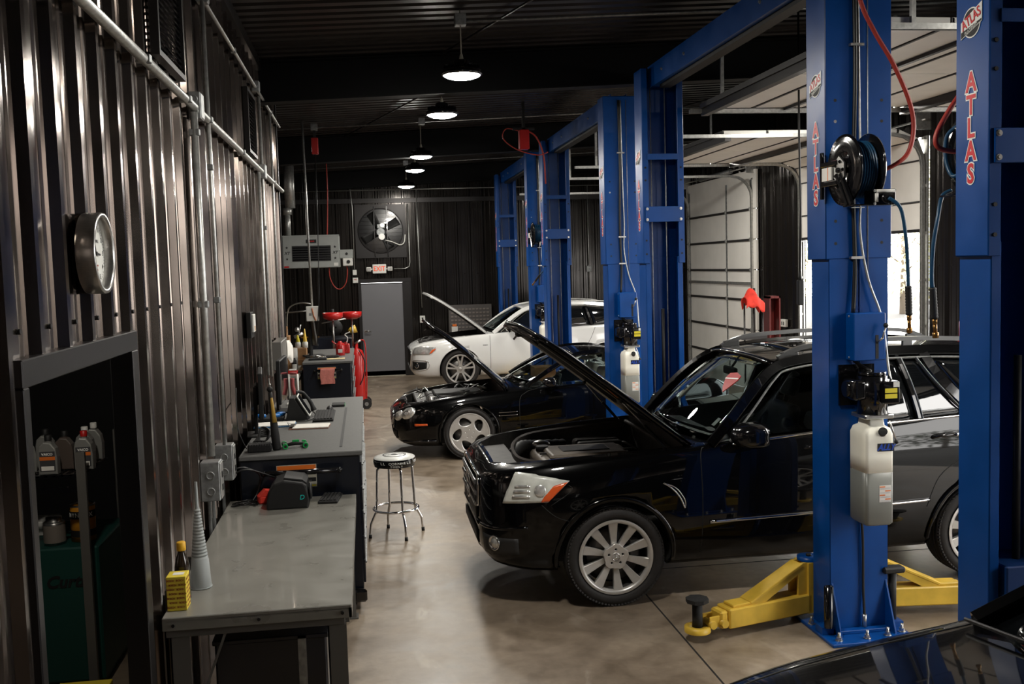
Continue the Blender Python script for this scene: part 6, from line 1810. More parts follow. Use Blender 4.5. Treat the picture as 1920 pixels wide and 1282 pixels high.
for i in range(5):
    for j in range(6): m.box(-.09 + i * .037, -.06 + i * .037, -.11 + j * .037, -.08 + j * .037, .02, .027, 1)
m.build('keyboard_base', r)
r = thing('monitor', 'thin monitor seen from its edge on the farther tool cabinet', 'monitor', (-.80, 15.3, T2), .25)
m = MB(M_BLACK, M_GRAYD); m.box(-.08, -.03, -.04, .04, 0, .62, 0, .01); m.box(-.16, .14, -.14, .14, 0, .03, 0, .008); m.build('stand', r)
m = MB(M_GRAYD, M_BLACK); m.box(-.015, .012, -.20, .20, .18, .58, 0, .006, 1, Matrix.Translation((.03, 0, 0)) @ Matrix.Rotation(math.radians(-7), 4, 'Y')); m.build('casing', r)
r = thing('tool_caddy', 'black tray of loose hardware beside the farther monitor', 'tray', (-.72, 14.75, T2)); m = MB(M_BLACK); m.box(-.14, .12, -.06, .14, 0, .025, 0, .006); m.build('tray', r)
random.seed(11); m = MB(M_STEEL, M_BRASS, M_BLACK)
for k in range(22): m.obox((random.uniform(-.11, .09), random.uniform(-.03, .11), .035 + random.uniform(0, .03)), (.035, .012, .010), Matrix.Rotation(random.uniform(0, 3), 3, 'Z'), random.choice((0, 0, 1, 2)), .002)
tag(m.build('loose_hardware', r), kind='stuff')
r = thing('workbench', 'second grey workbench behind, left of the farther tool cabinet', 'workbench', (-2.4, 14.15, 0)); m = MB(M_GRAYP); m.box(0, 1.43, 0, 2.6, .96, 1.0, 0, .004); m.build('tabletop', r)
for x in (.06, 1.33):
    for y in (.08, 2.5):
        m = MB(M_GRAYD); m.box(x - .04, x + .04, y - .04, y + .04, 0, .96, 0, .003); m.build('leg', r)
m = MB(M_GRAYD); m.box(.02, 1.40, .02, 2.55, .88, .96); m.build('top_frame', r)
TB = 1.001
def simple(name, label, cat, loc, fn, part='body', rz=0):
    r = thing(name, label, cat, loc, rz); fn(r); return r
def f_(r): m = MB(M_CARD); m.box(-.10, .06, -.15, .15, 0, .50, 0, .004); m.build('carton', r)
simple('cardboard_box', 'tall narrow cardboard box at the wall end of the second workbench', 'box', (-1.21, 15.2, TB), f_)
def f_(r): m = MB(M_CARD); m.box(-.05, .05, -.06, .06, 0, .14, 0, .003); m.build('carton', r)
simple('cardboard_box', 'small cardboard box on top of the tall narrow one', 'box', (-1.23, 15.2, TB + .501), f_)
def f_(r): m = MB(M_CARD, M_WPL); m.box(-.12, .12, -.12, .12, 0, .17, 0, .003); m.box(-.12, .12, -.02, .02, .17, .171, 1); m.build('carton', r)
simple('cardboard_box', 'open cardboard carton carrying bottles on the second workbench', 'box', (-1.07, 15.9, TB + .09), f_)
def f_(r): m = MB(M_CARD); m.box(-.16, .16, -.14, .14, 0, .088, 0, .003); m.build('carton', r)
simple('cardboard_box', 'flat carton under the open one on the second workbench', 'box', (-1.12, 15.9, TB), f_)
for x, y, c_, h, lb in ((-1.08, 15.86, M_YLAB, .20, 'squat bottle with a yellow cone top on the carton'), (-.97, 15.86, M_YEL, .30, 'bottle with a tall yellow pointed spout on the carton')):
    r = thing('glue_bottle', lb, 'bottle', (x, y, TB + .262)); m = MB(M_WPL); m.lathe([(0, 0), (.045, 0), (.045, .08), (.03, .10)], n=20); m.build('bottle_body', r)
    m = MB(c_); m.lathe([(.033, .09), (.030, .12), (.012 if h < .25 else .006, h), (0, h)], n=18); m.build('cap', r)
def f_(r):
    m = MB(M_WPL, M_BLACK); m.lathe([(0, 0), (.033, 0), (.033, .15), (.02, .17), (.02, .19), (0, .19)], n=20, mi=1); m.lathe([(.034, .02), (.034, .10)], n=20, mi=0); m.build('can_body', r)
simple('spray_can', 'black and white spray can on the second workbench', 'can', (-1.08, 14.9, TB), f_)
def f_(r): m = MB(M_WPL); m.lathe([(0, 0), (.05, 0), (.05, .30), (.045, .31), (0, .31)], n=22); m.build('roll', r)
simple('paper_roll', 'white paper roll standing on the second workbench', 'roll', (-1.10, 15.25, TB), f_)
def f_(r):
    m = MB(M_REDP, M_WPL, M_BLACK); m.box(-.12, .10, -.06, .06, 0, .05, 0, .012, 2); m.box(-.03, .08, -.062, .02, .05, .07, 1, .01); m.box(.1, .15, -.02, .02, .01, .04, 2, .005); m.build('tool_body', r)
simple('battery_tool', 'red and white battery tool on the front edge of the second workbench', 'power tool', (-1.10, 14.45, TB), f_)
def f_(r):
    m = MB(M_STEEL, M_BLACK, M_BRASS); m.box(-.06, .06, -.05, .05, 0, .06, 1, .01); m.cyl((0, 0, .05), (0, 0, .45), .02, n=12); m.cyl((-.05, -.02, .40), (.09, -.02, .46), .03, n=14); m.ball((0, 0, .52), .04, 0, n=8); m.cyl((.02, 0, .45), (.06, 0, .6), .012, n=8); m.box(0.05, .35, -.01, .01, .38, .40, 2); m.build('fixture', r)
simple('bench_fixture', 'steel bench fixture with a yellow bar behind the cartons', 'tool', (-1.12, 16.4, TB + .0), f_)
m = MB(M_STEEL); m.tube(spline([(-1.3, 16.6, 1.5), (-1.25, 16.5, 1.85), (-1.05, 16.4, 1.95), (-.85, 16.4, 1.92)], 8), .012, n=8)
r = thing('gooseneck_lamp', 'curved steel arm rising behind the second workbench', 'lamp', (0, 0, 0)); m.build('arm', r); m = MB(M_BLACK); m.cyl((-1.3, 16.6, 1.0), (-1.3, 16.6, 1.52), .02); m.build('post', r)
# ceiling-hung strut with white panel box
r = thing('electrical_box', 'white electrical box on a thin pole hanging above the farther monitor', 'electrical box', (-.79, 15.0, 0))
m = MB(M_GALV); m.cyl((.0, 0, 1.70), (-.03, 0, ceil_z(-.8) - .02), .016, n=10); m.build('pole', r)
m = MB(M_WPL, M_GALVD); m.box(-.09, .09, -.06, .0, 1.72, 1.94, 0, .006); m.box(-.05, -.01, -.064, -.06, 1.80, 1.84, 1); m.build('box', r)
m = MB(M_ORANGE); m.tube([(-.0, -.075, 1.91), (.02, -.075, 1.80), (.05, -.075, 1.73)], 1, prof=[(-.012, -.004), (.012, -.004), (.012, .004), (-.012, .004)], up=(0, 1, 0)); m.build('marker', r)
# oil drain stands
def drain(label, x, y, zt, zw):
    r = thing('oil_drain_stand', label, 'oil drain', (x, y, 0), 0, 'red oil drain stands')
    m = MB(M_REDP); m.lathe([(0, zt - .12), (.08, zt - .13), (.150, zt - .10), (.170, zt - .08), (.175, zt), (.166, zt), (.155, zt - .075), (.02, zt - .09)], n=36); m.build('drain_pan', r)
    m = MB(M_STEEL); m.cyl((0, 0, zw - .05), (0, 0, zt - .05), .018, n=12); m.build('pole', r)
    m = MB(M_REDP, M_BLACK); m.lathe([(0, .14), (.13, .14), (.135, .16), (.135, zw - .22), (.10, zw - .12), (.03, zw - .08), (.03, zw), (0, zw)], c=(.06, 0, 0), n=30); m.build('tank', r)
    m = MB(M_REDP); m.box(-.12, .24, -.17, .17, .10, .135, 0, .01); m.tube(spline([(.20, 0, .12), (.22, 0, .6), (.21, 0, zw), (.12, 0, zw + .06)], 5), .011, n=8); m.build('frame', r)
    for sy in (-1, 1):
        m = MB(M_RUBD, M_GALVD); m.cyl((.20, sy * .15, .09), (.20, sy * .20, .09), .09, n=26); m.cyl((.20, sy * .14, .09), (.20, sy * .205, .09), .035, n=16, mi=1); m.build('stand_wheel', r)
    m = MB(M_BLACK); m.cyl((-.08, 0, 0), (-.08, 0, .11), .02); m.build('foot', r)
    m = MB(M_BLACK, M_STEEL); m.tube(spline([(.10, -.14, zw - .1), (.19, -.16, zw - .3), (.17, -.15, zw - .55), (.10, -.14, zw - .72)], 6), .010, n=8); m.cyl((.03, -.02, zw), (.14, -.02, zw + .06), .02, mi=1); m.build('drain_hose', r)
drain('red oil drain stand with round pan, nearer and left of the pair', -.58, 17.45, 1.73, 1.10)
drain('red oil drain stand with round pan, right of the pair beside the grey door', -.26, 17.85, 1.72, 1.15)
def f_(r): m = MB(M_YEL); m.lathe([(0, 0), (.07, 0), (.05, .10), (.02, .16), (0, .16)], n=20, R=Matrix.Rotation(1.1, 3, 'Y')); m.build('cone', r); m = MB(M_STEEL); m.cyl((-.02, 0, .02), (-.25, 0, .12), .01, n=8); m.build('pipe', r)
# engine stand-like dark machine behind the farther cabinet
r = thing('balancer', 'dark wheel machine with thin arms behind the farther tool cabinet', 'machine', (-.62, 18.6, 0))
m = MB(M_TBLUE); m.box(-.38, .36, -.3, .3, 0, 1.24, 0, .03, 2); m.build('housing', r)
m = MB(M_STEEL, M_BLACK); m.cyl((-.2, -.1, 1.50), (.3, -.1, 1.58), .012, n=8); m.cyl((0, -.1, 1.24), (.35, -.1, 1.15), .014, n=8); m.cyl((-.25, -.25, 1.75), (-.9, -.2, 1.72), .012, n=8); m.cyl((0, 0, 1.24), (0, 0, 1.75), .03, mi=1); m.lathe([(.02, 0), (.12, .0), (.13, .03), (.02, .05)], c=(.05, -.2, 1.42), axis='y', n=24, mi=1); m.build('arms', r)
m = MB(M_YEL); m.lathe([(0, 0), (.075, 0), (.055, .11), (.02, .16), (0, .16)], c=(.42, -.05, 1.38), n=20, R=Matrix.Rotation(-1.9, 3, 'Y')); m.build('yellow_cone', r)

# ================================================================== stool
r = thing('bar_stool', 'chrome workshop stool with round white and black padded seat', 'stool', (.20, 9.14, 0), .12)
m = MB(M_SEATW, M_GBLACK)
m.lathe([(.178, .655), (.190, .665), (.193, .70), (.190, .722)], n=56, mi=1); m.build('seat_band', r)
m = MB(M_SEATW); m.lathe([(.190, .722), (.184, .732), (.15, .742), (.08, .748), (.0, .750)], n=56); s_ = m.build('seat', r)
m = MB(M_BLACK); m.lathe([(.098, .7475), (.106, .747), (.106, .7485), (.098, .749)], n=56); m.lathe([(.0, .7505), (.03, .7505)], n=20); m.build('seat_ring_print', s_)
text_obj('seat_print', 'CORNWELL', .034, M_BLACK, s_, frame_m((0, -.01, .7510), (1, 0, 0), (0, 1, 0)), .0004, .0005, shear=.2)
def band_text(txt, z, size, a0, step):
    for i, ch in enumerate(txt):
        a = a0 + i * step
        if ch == ' ': continue
        c = Vector((math.cos(a) * .1936, math.sin(a) * .1936, z)); right = Vector((-math.sin(a), math.cos(a), 0))
        text_obj('band_lettering', ch, size, M_WHITE, r, frame_m(c, right, (0, 0, 1)), .0006, .0006, xs=1.25)
band_text('LL CORNWELL TOOLS CORNWELL TOOLS CORNWE', .694, .030, -PI / 2 - .68 - .12, .145)
band_text('TOOLS', .668, .022, -PI / 2 - .30, .125)
for k in range(4):
    a = -PI / 2 + .18 + k * PI / 2
    u = Vector((math.cos(a), math.sin(a), 0))
    m = MB(M_CHROME); pts = [u * .03 + Vector((0, 0, .648)), u * .12 + Vector((0, 0, .648)), u * .158 + Vector((0, 0, .63)), u * .170 + Vector((0, 0, .58)), u * .185 + Vector((0, 0, .26)), u * .20 + Vector((0, 0, .22)), u * .240 + Vector((0, 0, .14)), u * .248 + Vector((0, 0, .11)), u * .256 + Vector((0, 0, .02))]
    m.tube(spline(pts, 4), .0115, n=12); l_ = m.build('leg', r)
    m = MB(M_BLACK); m.cyl(u * .257, u * .255 + Vector((0, 0, .032)), .015, n=14); m.build('rubber_foot', l_)
m = MB(M_CHROME); m.lathe([(.205 + .0115 * math.cos(q * PI / 5), .25 + .0115 * math.sin(q * PI / 5)) for q in range(11)], n=56); m.build('foot_ring', r)
m = MB(M_BLACK); m.lathe([(0, .650), (.185, .650), (.185, .657), (0, .657)], n=40); m.build('seat_plate', r)

# ================================================================== storeroom seen through the doorway
r = thing('storage_shelf', 'black wire shelf in the storeroom carrying oil bottles', 'shelf', (-2.60, 6.0, 0))
m = MB(M_GBLACK); m.box(-.05, .95, -.02, .0, 1.22, 1.25); m.box(-.05, .95, -.02, .0, 1.31, 1.325)
for k in range(22): m.box(-.05 + k * .046, -.035 + k * .046, -.02, .52, 1.315, 1.323)
for k in range(12): m.box(-.05, .95, k * .045, k * .045 + .006, 1.315, 1.320)
m.build('wire_shelf', r)
for x in (-.05, .93):
    for y in (0, .86):
        m = MB(M_GRAYD); m.box(x - .02, x + .03, y - .03, y - .0, .0, 1.45); m.build('post', r)
BZ = 1.326
def oil_bottle(label, loc, capm, big=True, rz=0.0, lab=True, body=M_BTL):
    r = thing('oil_bottle', label, 'bottle', loc, rz, 'grey oil bottles on the storeroom shelf')
    m = MB(body)
    pr = [(-.052, 0), (.052, 0), (.052, .10), (.045, .15), (.02, .185), (-.02, .190), (-.045, .165), (-.052, .13)]
    m.prism(pr, -.033, .033, 'xz', 0, bev=.008); m.lathe([(.017, .185), (.017, .205)], n=18); m.build('bottle_body', r)
    m = MB(capm); m.lathe([(.020, .195), (.020, .225), (.017, .228), (0, .228)], n=18); m.build('cap', r)
    if lab:
        m = MB(mat('dark label', S(60, 60, 62), .5), M_ORANGE, M_PAPER); m.box(-.042, .042, -.0345, -.0335, .02, .135, 0); m.box(-.042, .042, -.0352, -.0345, .085, .105, 1); m.box(-.035, .035, -.0352, -.0345, .025, .05, 2); m.build('label', r)
        text_obj('label_lettering', 'VAICO', .020, M_WHITE, r, frame_m((0, -.0355, .119), (1, 0, 0), (0, 0, 1)), .0004, .0006)
    return r
oil_bottle('front grey oil bottle with black cap and orange striped label', (-1.85, 6.03, BZ), M_BLACK)
oil_bottle('grey oil bottle with red cap, right of the front bottle', (-1.68, 6.13, BZ), M_REDP)
oil_bottle('dark bottle half hidden left of the front oil bottle', (-2.00, 6.10, BZ), M_BLACK, rz=.5, lab=False)
oil_bottle('brownish bottle directly behind the front oil bottle', (-1.80, 6.17, BZ), M_BLACK, lab=False, body=mat('brown oil bottle', S(80, 70, 64), .35))
oil_bottle('bottle with a black lid behind and left in the second row', (-1.94, 6.28, BZ), M_BLACK, lab=False)
oil_bottle('white-capped bottle behind the red-capped one', (-1.72, 6.30, BZ), M_WPL, lab=False)
oil_bottle('white-capped bottle rearmost in the right row', (-1.71, 6.46, BZ), M_WPL, lab=False)
r = thing('air_compressor', 'dark green compressor cabinet in the storeroom below the shelf', 'compressor', (-2.05, 6.10, 0))
m = MB(M_DGREEN); m.box(-.35, .42, 0, .7, .05, .865, 0, .01); m.box(-.33, .40, .02, .68, 0, .05); m.build('cabinet', r)
text_obj('lettering', 'Curtis', .10, M_BLACK, r, frame_m((.24, -.003, .66), (1, 0, 0), (0, 0, 1)), .0008, .003, shear=.25)
r = thing('solvent_can', 'small round metal can with lid on the green cabinet', 'can', (-1.905, 6.22, .866))
m = MB(M_STEEL, M_PAPER); m.lathe([(0, 0), (.062, 0), (.062, .13), (.058, .135), (.045, .14), (.045, .165), (0, .165)], n=30); m.build('can_body', r)
m = MB(mat('grey label', S(120, 112, 104), .6)); m.lathe([(.063, .015), (.063, .12)], n=30); m.build('can_label', r)
r = thing('stain_can', 'yellow stain can with dark band on the green cabinet', 'can', (-1.755, 6.28, .866))
m = MB(mat('ochre tin', S(178, 120, 30), .4)); m.lathe([(0, 0), (.072, 0), (.072, .21), (0, .21)], n=30); m.build('can_body', r)
m = MB(M_STEEL); m.lathe([(.070, .208), (.075, .215), (.070, .222), (.062, .215)], n=30); m.build('lid_rim', r)
m = MB(M_BLACK); m.lathe([(.073, .14), (.073, .185)], n=30); m.lathe([(.073, .03), (.073, .07)], n=30); m.build('can_band', r)
for i, ch in enumerate('MINWAX'):
    a = -PI / 2 - .9 + i * .36
    text_obj('lettering', ch, .034, M_WHITE, r, frame_m((math.cos(a) * .0738, math.sin(a) * .0738, .162), (-math.sin(a), math.cos(a), 0), (0, 0, 1)), .0005, .001)
r = thing('plastic_tray', 'white tray behind the small metal can on the green cabinet', 'tray', (-2.10, 6.42, .866)); m = MB(M_WPL); m.box(-.12, .12, 0, .2, 0, .09, 0, .006); m.build('tray', r)
r = thing('floor_box', 'yellow and red carton on the storeroom floor in front of the green cabinet', 'box', (-1.60, 5.55, 0)); m = MB(mat('yellow carton', S(222, 200, 62), .6), M_REDP); m.box(-.16, .12, -.12, .12, 0, .22, 0, .004); m.box(-.12, .06, -.122, -.12, .14, .20, 1); m.build('carton', r)
# ================================================================== back wall fittings
YB = BY - 0.035
r = thing('exhaust_fan', 'large square exhaust fan with louvres above the grey back door', 'fan', (.39, YB, 3.33))
me = holed_plate([[(-.57, -.60), (.57, -.60), (.57, .59), (-.57, .59)], circ(0, 0, .50, 64)], .01, .0)
m = MB(M_TRIM); M_ = Matrix(((1, 0, 0, 0), (0, 0, -1, -.02), (0, 1, 0, 0), (0, 0, 0, 1))); me.transform(M_); m.add_mesh(me, None, 0)
m.lathe([(.50, -.05), (.515, -.05), (.515, .12), (.50, .12), (.50, -.05)], axis='y', n=64)
m.box(-.57, .57, -.06, -.02, -.615, -.585); m.box(-.57, -.55, -.05, .1, -.6, .6); m.box(.55, .57, -.05, .1, -.6, .6)
m.build('fan_frame', r)
m = MB(M_GBLACK)
for k in range(13): m.box(-.56, .56, .05, .12, -.57 + k * .088, -.50 + k * .088 + .012)
m.box(-.56, .56, .12, .13, -.6, .6); m.build('louvres', r)
m = MB(M_GBLACK)
for x in (-.14, .15): m.box(x - .012, x + .012, -.06, -.02, -.60, .55)
m.build('motor_mount', r)
m = MB(M_GALVD, M_BLACK, M_STEEL)
m.cyl((.0, -.10, -.03), (0, .0, -.03), .09, n=24); m.cyl((.02, -.16, -.14), (.02, -.02, -.14), .07, n=20, mi=2); m.cyl((.04, -.12, .12), (.04, 0, .12), .05, n=20, mi=2); m.box(-.12, .12, -.06, -.02, -.10, .04, 1, .01)
m.box(-.08, .10, -.10, -.03, .05, .15, 0, .01); m.build('motor', r)
for k in range(4):
    a = k * PI / 2 + .55
    m = MB(M_BLACK); u = Vector((math.cos(a), 0, math.sin(a))); t_ = Vector((-math.sin(a), .4, math.cos(a)))
    m.grid(lambda q, v: u * (.08 + .38 * q) + t_ * (v - .5) * (.14 + .10 * q) + Vector((0, .02, 0)), 6, 4, 0, True, .004); m.build('fan_blade', r)
m = MB(M_WPL); m.tube(spline([(.10, -.08, -.22), (.25, -.08, -.26), (.42, -.08, -.33), (.52, -.08, -.28), (.55, -.06, -.10)], 8), .012, n=8); m.build('cable', r)
r = thing('exit_sign', 'white EXIT sign with two emergency lamps above the back door', 'sign', (.33, YB - .03, 2.46))
m = MB(M_WPL); m.box(-.155, .155, -.04, .03, -.10, .11, 0, .012, 2); m.build('sign_body', r)
text_obj('lettering', 'EXIT', .155, mat('exit red', S(215, 85, 50), .5, emit=S(235, 80, 45), estr=.35), r, frame_m((0, -.042, .005), (1, 0, 0), (0, 0, 1)), .001, .003, xs=.85)
for sx in (-1, 1):
    m = MB(M_WPL, M_LENSC); x = sx * .24; m.box(x - .055, x + .055, -.05, .02, -.05, .05, 0, .012, 2); m.box(x - .04, x + .04, -.054, -.05, -.035, .035, 1); m.cyl((sx * .155, -.01, 0), (sx * .19, -.01, 0), .014, n=10); m.build('emergency_lamp', r)
r = thing('space_heater', 'long grey gas heater hanging at the back left with star decals', 'heater', (-1.04, 20.0, 2.52))
m = MB(M_HEAT); m.box(-.52, .56, -.2, .5, 0, .63, 0, .01); m.box(-.53, .57, -.21, -.19, .61, .635); m.build('case', r)
m = MB(M_BLACK, M_GBLACK); m.box(-.34, .40, -.208, -.201, .13, .43, 0)
for k in range(6): m.box(-.33, .39, -.215, -.205, .150 + k * .046, .170 + k * .046, 1)
m.build('grille', r)
m = MB(M_HEAT, M_BLACK, M_WPL); m.box(.56, .82, -.15, .2, .17, .34, 0, .01); m.box(.62, .81, -.2, .2, .02, .17, 2, .01); m.cyl((.73, -.2, .10), (.73, -.215, .10), .035, mi=1); m.cyl((.70, -.155, .26), (.70, -.16, .26), .025, mi=1); m.build('burner_box', r)
star = [((.030 if k % 2 == 0 else .013) * math.cos(PI / 2 + k * PI / 5), (.030 if k % 2 == 0 else .013) * math.sin(PI / 2 + k * PI / 5)) for k in range(10)]
m = MB(M_BLACK)
for x in (-.44, .48):
    for z in (.40, .18): m.prism([(x + a, z + b) for a, b in star], -.206, -.202, 'xz')
m.build('star_decals', r)
for x in (-.44, .48): text_obj('decal_lettering', 'XT', .075, M_BLACK, r, frame_m((x, -.204, .29), (1, 0, 0), (0, 0, 1)), .0008, .002, shear=.3)
m = MB(M_BLACK); m.box(-.07, .13, -.206, -.202, .48, .55); m.build('name_plate', r)
text_obj('decal_lettering', 'LANAIR', .036, M_REDP, r, frame_m((.03, -.208, .515), (1, 0, 0), (0, 0, 1)), .0008, .001)
m = MB(M_REDP, M_WPL); m.box(-.50, -.41, -.206, -.202, .015, .045, 0); m.box(.45, .53, -.206, -.202, .03, .09, 1); m.build('sticker', r)
m = MB(M_GALV); m.cyl((-.42, .1, .62), (-.42, .1, 1.1), .055, n=20); m.cyl((-.42, .1, 1.05), (-.42, .1, 1.18), .085, n=20); m.cyl((-.36, .1, 1.18), (-.36, .1, 2.1), .10, n=24); m.build('flue', r)
for x in (-.1, .15):
    m = MB(M_BLACK); m.cyl((x, .0, .62), (x, .0, ceil_z(-1) - 2.52 - .02), .006, n=6); m.build('hanger_rod', r)
m = MB(M_HOSER); m.tube(spline([(.38, -.10, 2.05), (.38, -.11, 1.5), (.36, -.11, 1.0), (.34, -.11, .64)], 6), .012, n=8)
tag(m.build('air_line', None, (-1.04, 20.0, 2.52)), 'red vertical air line rising from the top of the grey heater', 'hose')
m = MB(M_HOSER); m.tube(spline([(.35, -.1, .0), (.36, -.1, -.20), (.44, -.1, -.38), (.55, -.1, -.43), (.66, -.1, -.32), (.70, -.1, -.10), (.69, -.1, .02)], 8), .010, n=8)
tag(m.build('air_line_loop', None, (-1.04, 20.0, 2.52)), 'red hose hanging in a loop under the grey heater', 'hose')
def bw(label, pts, rad=.012, boxes=()): return conduit('wall_conduit', label, [(a, YB - .03, b) for a, b in pts], rad, boxes=boxes)
bw('white conduit on the back wall between the heater and the exhaust fan', [(-.28, 4.5), (-.23, 3.9), (-.23, 2.48)])
bw('conduit on the back wall right of the exhaust fan down to an outlet', [(1.23, 4.25), (1.24, 2.9), (1.27, 1.55)])
bw('thin horizontal conduit across the top of the back wall', [(-1.5, 4.24), (6.9, 4.28)])
bw('bent conduit from the exit sign up beside the exhaust fan', [(.66, 2.46), (.92, 2.46), (1.01, 2.50), (1.03, 2.60), (1.02, 3.92)])
bw('vertical conduit behind the lifts ending in a white box', [(5.22, 4.27), (5.22, 1.4)], boxes=[((5.22, YB - .03, 2.33), .12, .05, .14)])
bw('grey pipe down the back wall above the heater', [(-1.27, 4.24), (-1.27, 3.1)])
bw('conduit hanging left of the exit sign with a pull station below', [(-.22, 2.40), (-.22, 2.34)])
r = thing('junction_box', 'white switch box on the back wall left of the exit sign', 'box', (-.23, YB - .03, 2.40)); m = MB(M_WPL); m.box(-.045, .045, -.03, .03, -.06, .06, 0, .005); m.build('box', r)
r = thing('fire_alarm', 'small white alarm device with red print beneath the switch box', 'alarm', (-.22, YB - .03, 2.22)); m = MB(M_WPL); m.box(-.06, .06, -.03, .03, -.06, .06, 0, .006); m.build('cover', r); text_obj('lettering', 'FIRE', .035, M_REDP, r, frame_m((0, -.032, .015), (1, 0, 0), (0, 0, 1)), .0006, .001)
r = thing('wall_outlet', 'white wall outlet at the foot of the conduit right of the back door', 'outlet', (1.27, YB - .03, 1.28)); m = MB(M_WPL, M_BLACK); m.box(-.06, .06, -.03, .03, -.08, .08, 0, .005); m.box(-.02, .02, -.032, -.03, .01, .04, 1); m.box(-.02, .02, -.032, -.03, -.04, -.01, 1); m.build('cover', r)
r = thing('pegboard', 'grid board of small parts on the back wall behind the white SUV', 'board', (2.38, YB - .02, 1.18))
m = MB(mat('grey board', S(84, 80, 78), .6)); m.box(-.50, .50, -.02, .02, -.40, .40, 0, .004); m.build('board', r)
m = MB(mat('parts packets', S(120, 112, 106), .7), M_BLACK); random.seed(2)
for i in range(11):
    for j in range(7): m.box(-.45 + i * .083, -.45 + i * .083 + .055, -.03, -.02, -.22 + j * .083, -.22 + j * .083 + .035, 0)
m.build('packets', r)
r = thing('spray_box', 'small white and orange box in front of the grid board', 'box', (2.0, YB - .1, 1.05)); m = MB(M_WPL, M_ORANGE); m.box(-.07, .07, -.05, .05, -.12, .04, 0, .005); m.box(-.05, .05, -.04, .04, .04, .09, 1, .01); m.build('carton', r)
r = thing('metal_plate', 'pale metal cover plate low on the back wall right of the door', 'plate', (1.36, YB - .03, .66)); m = MB(M_BEIGE); m.box(-.20, .20, -.01, .02, -.14, .14, 0, .004); m.build('plate', r)
r = thing('purple_bench', 'low dark bench with purple bins below the grid board', 'bench', (2.6, BY - .42, 0)); m = MB(M_TBLUE); m.box(-.7, .8, -.25, .3, 0, .78, 0, .01); m.build('bench_body', r)
for k in range(7):
    m = MB(mat('purple plastic', S(86, 48, 92), .5)); m.box(-.62 + k * .19, -.46 + k * .19, -.2, .0, .781, .86, 0, .01); m.build('bin', r)
# coiled hose reel low beside the white SUV nose
r = thing('hose_coil', 'dark coiled hose on the wall in front of the white SUV', 'hose', (1.58, BY - .32, .40)); m = MB(M_HOSEK)
for k in range(5): m.lathe([(.20 + k * .018 + .01 * math.cos(q * PI / 3), -.03 + .02 * (k % 2) + .01 * math.sin(q * PI / 3)) for q in range(7)], axis='y', n=36)
m.build('coil', r); m = MB(M_TRIM); m.cyl((0, .0, 0), (0, .26, 0), .03); m.build('bracket', r)

# ================================================================== ceiling services
def cc(label, a, b, rad=.012, drops=()):
    r = thing('ceiling_conduit', label, 'conduit', (0, 0, 0)); m = MB(M_GALVD); m.cyl(a, b, rad, n=10); m.build('pipe', r)
    for d in drops:
        m = MB(M_GALVD); m.box(d[0] - .05, d[0] + .05, d[1] - .05, d[1] + .05, d[2] - .04, d[2] + .06, 0, .004); m.build('junction_box', r)
zc_ = lambda x: ceil_z(x) - .10
for y, l_, d in ((9.05, 'thin galvanised conduit across the ceiling at the nearest visible lamp', (.93,)), (15.2, 'thin conduit across the ceiling carrying the red pendant reel', (-.66, .93)), (21.1, 'farthest thin conduit across the ceiling before the back wall', (.93,))):
    x0 = .9 if y < 10 else -1.4
    cc(l_, (x0, y, zc_(x0)), (7.0, y, zc_(7.0)), .011, [(x, y, zc_(x)) for x in d])
r = thing('cord_reel', 'dark red pendant cord reel hanging from the ceiling conduit near the left wall', 'cord reel', (-.66, 15.2, 4.42)); m = MB(M_REDP, M_BLACK); m.box(-.05, .05, -.06, .06, -.24, 0, 0, .01); m.box(-.02, .02, -.02, .02, 0, .12, 1); m.build('housing', r); m = MB(M_HOSEK); m.tube([(0, 0, -.24), (0, -.12, -1.2), (-.02, -.25, -2.3), (-.08, -.3, -3.1)], .007, n=6); m.build('cord', r)
r = thing('cord_reel', 'red cord reel on the ceiling above the second lift with orange hose', 'cord reel', (2.35, 14.4, 4.40)); m = MB(M_REDP, M_BLACK); m.box(-.07, .07, -.08, .08, -.28, 0, 0, .01); m.box(-.16, .16, -.02, .02, .0, .03, 1); m.box(-.02, .02, -.02, .02, .0, ceil_z(2.35) - 4.40, 1); m.build('housing', r)
m = MB(M_HOSER); m.tube(spline([(.03, 0, 0), (.18, 0, -.10), (.30, .1, -.35), (.36, .3, -.75)], 8), .012, n=8); m.tube(spline([(-.04, 0, -.02), (-.25, 0, .02), (-.30, 0, -.12), (-.1, 0, -.28), (.2, 0, -.36), (.35, 0, -.32)], 8), .008, n=8); m.build('hose', r)
for (x, y), l_ in (((-.1, 19.0), 'thin black wire hanging near the back left'), ((-.05, 20.5), 'second thin wire hanging near the back wall, right of the heater')):
    pass
r = thing('pendant_cord', 'long black lift pendant cord with control hanging left of the front lift column', 'pendant', (4.05, 8.9, 0))
m = MB(M_HOSEK, M_BLACK); m.tube([(0, 0, ceil_z(4.05) - .02), (.0, 0, 3.6), (.01, 0, 2.9), (0, 0, 2.28)], .010, n=8); m.build('cord', r)
m = MB(M_BLACK); m.box(-.03, .03, -.025, .025, 2.0, 2.24, 0, .01); m.tube([(0, 0, 2.22), (0, 0, 2.32)], [.02, .012], n=8); m.build('control', r)
# bracing rods under the deck
for a, b, l_ in (((2.2, 6.3), (.9, 10.6), 'thin diagonal steel bracing rod under the ceiling near the camera'), ((1.4, 11.2), (-.2, 16.6), 'thin diagonal bracing rod under the ceiling beyond the first beam'), ((6.6, 11.2), (4.6, 16.6), 'diagonal bracing rod under the ceiling above the half-raised door')):
    m = MB(M_TRIM); m.cyl((a[0], a[1], ceil_z(a[0]) - .05), (b[0], b[1], ceil_z(b[0]) - .05), .012, n=8); tag(m.build('bracing_rod'), l_, 'rod')
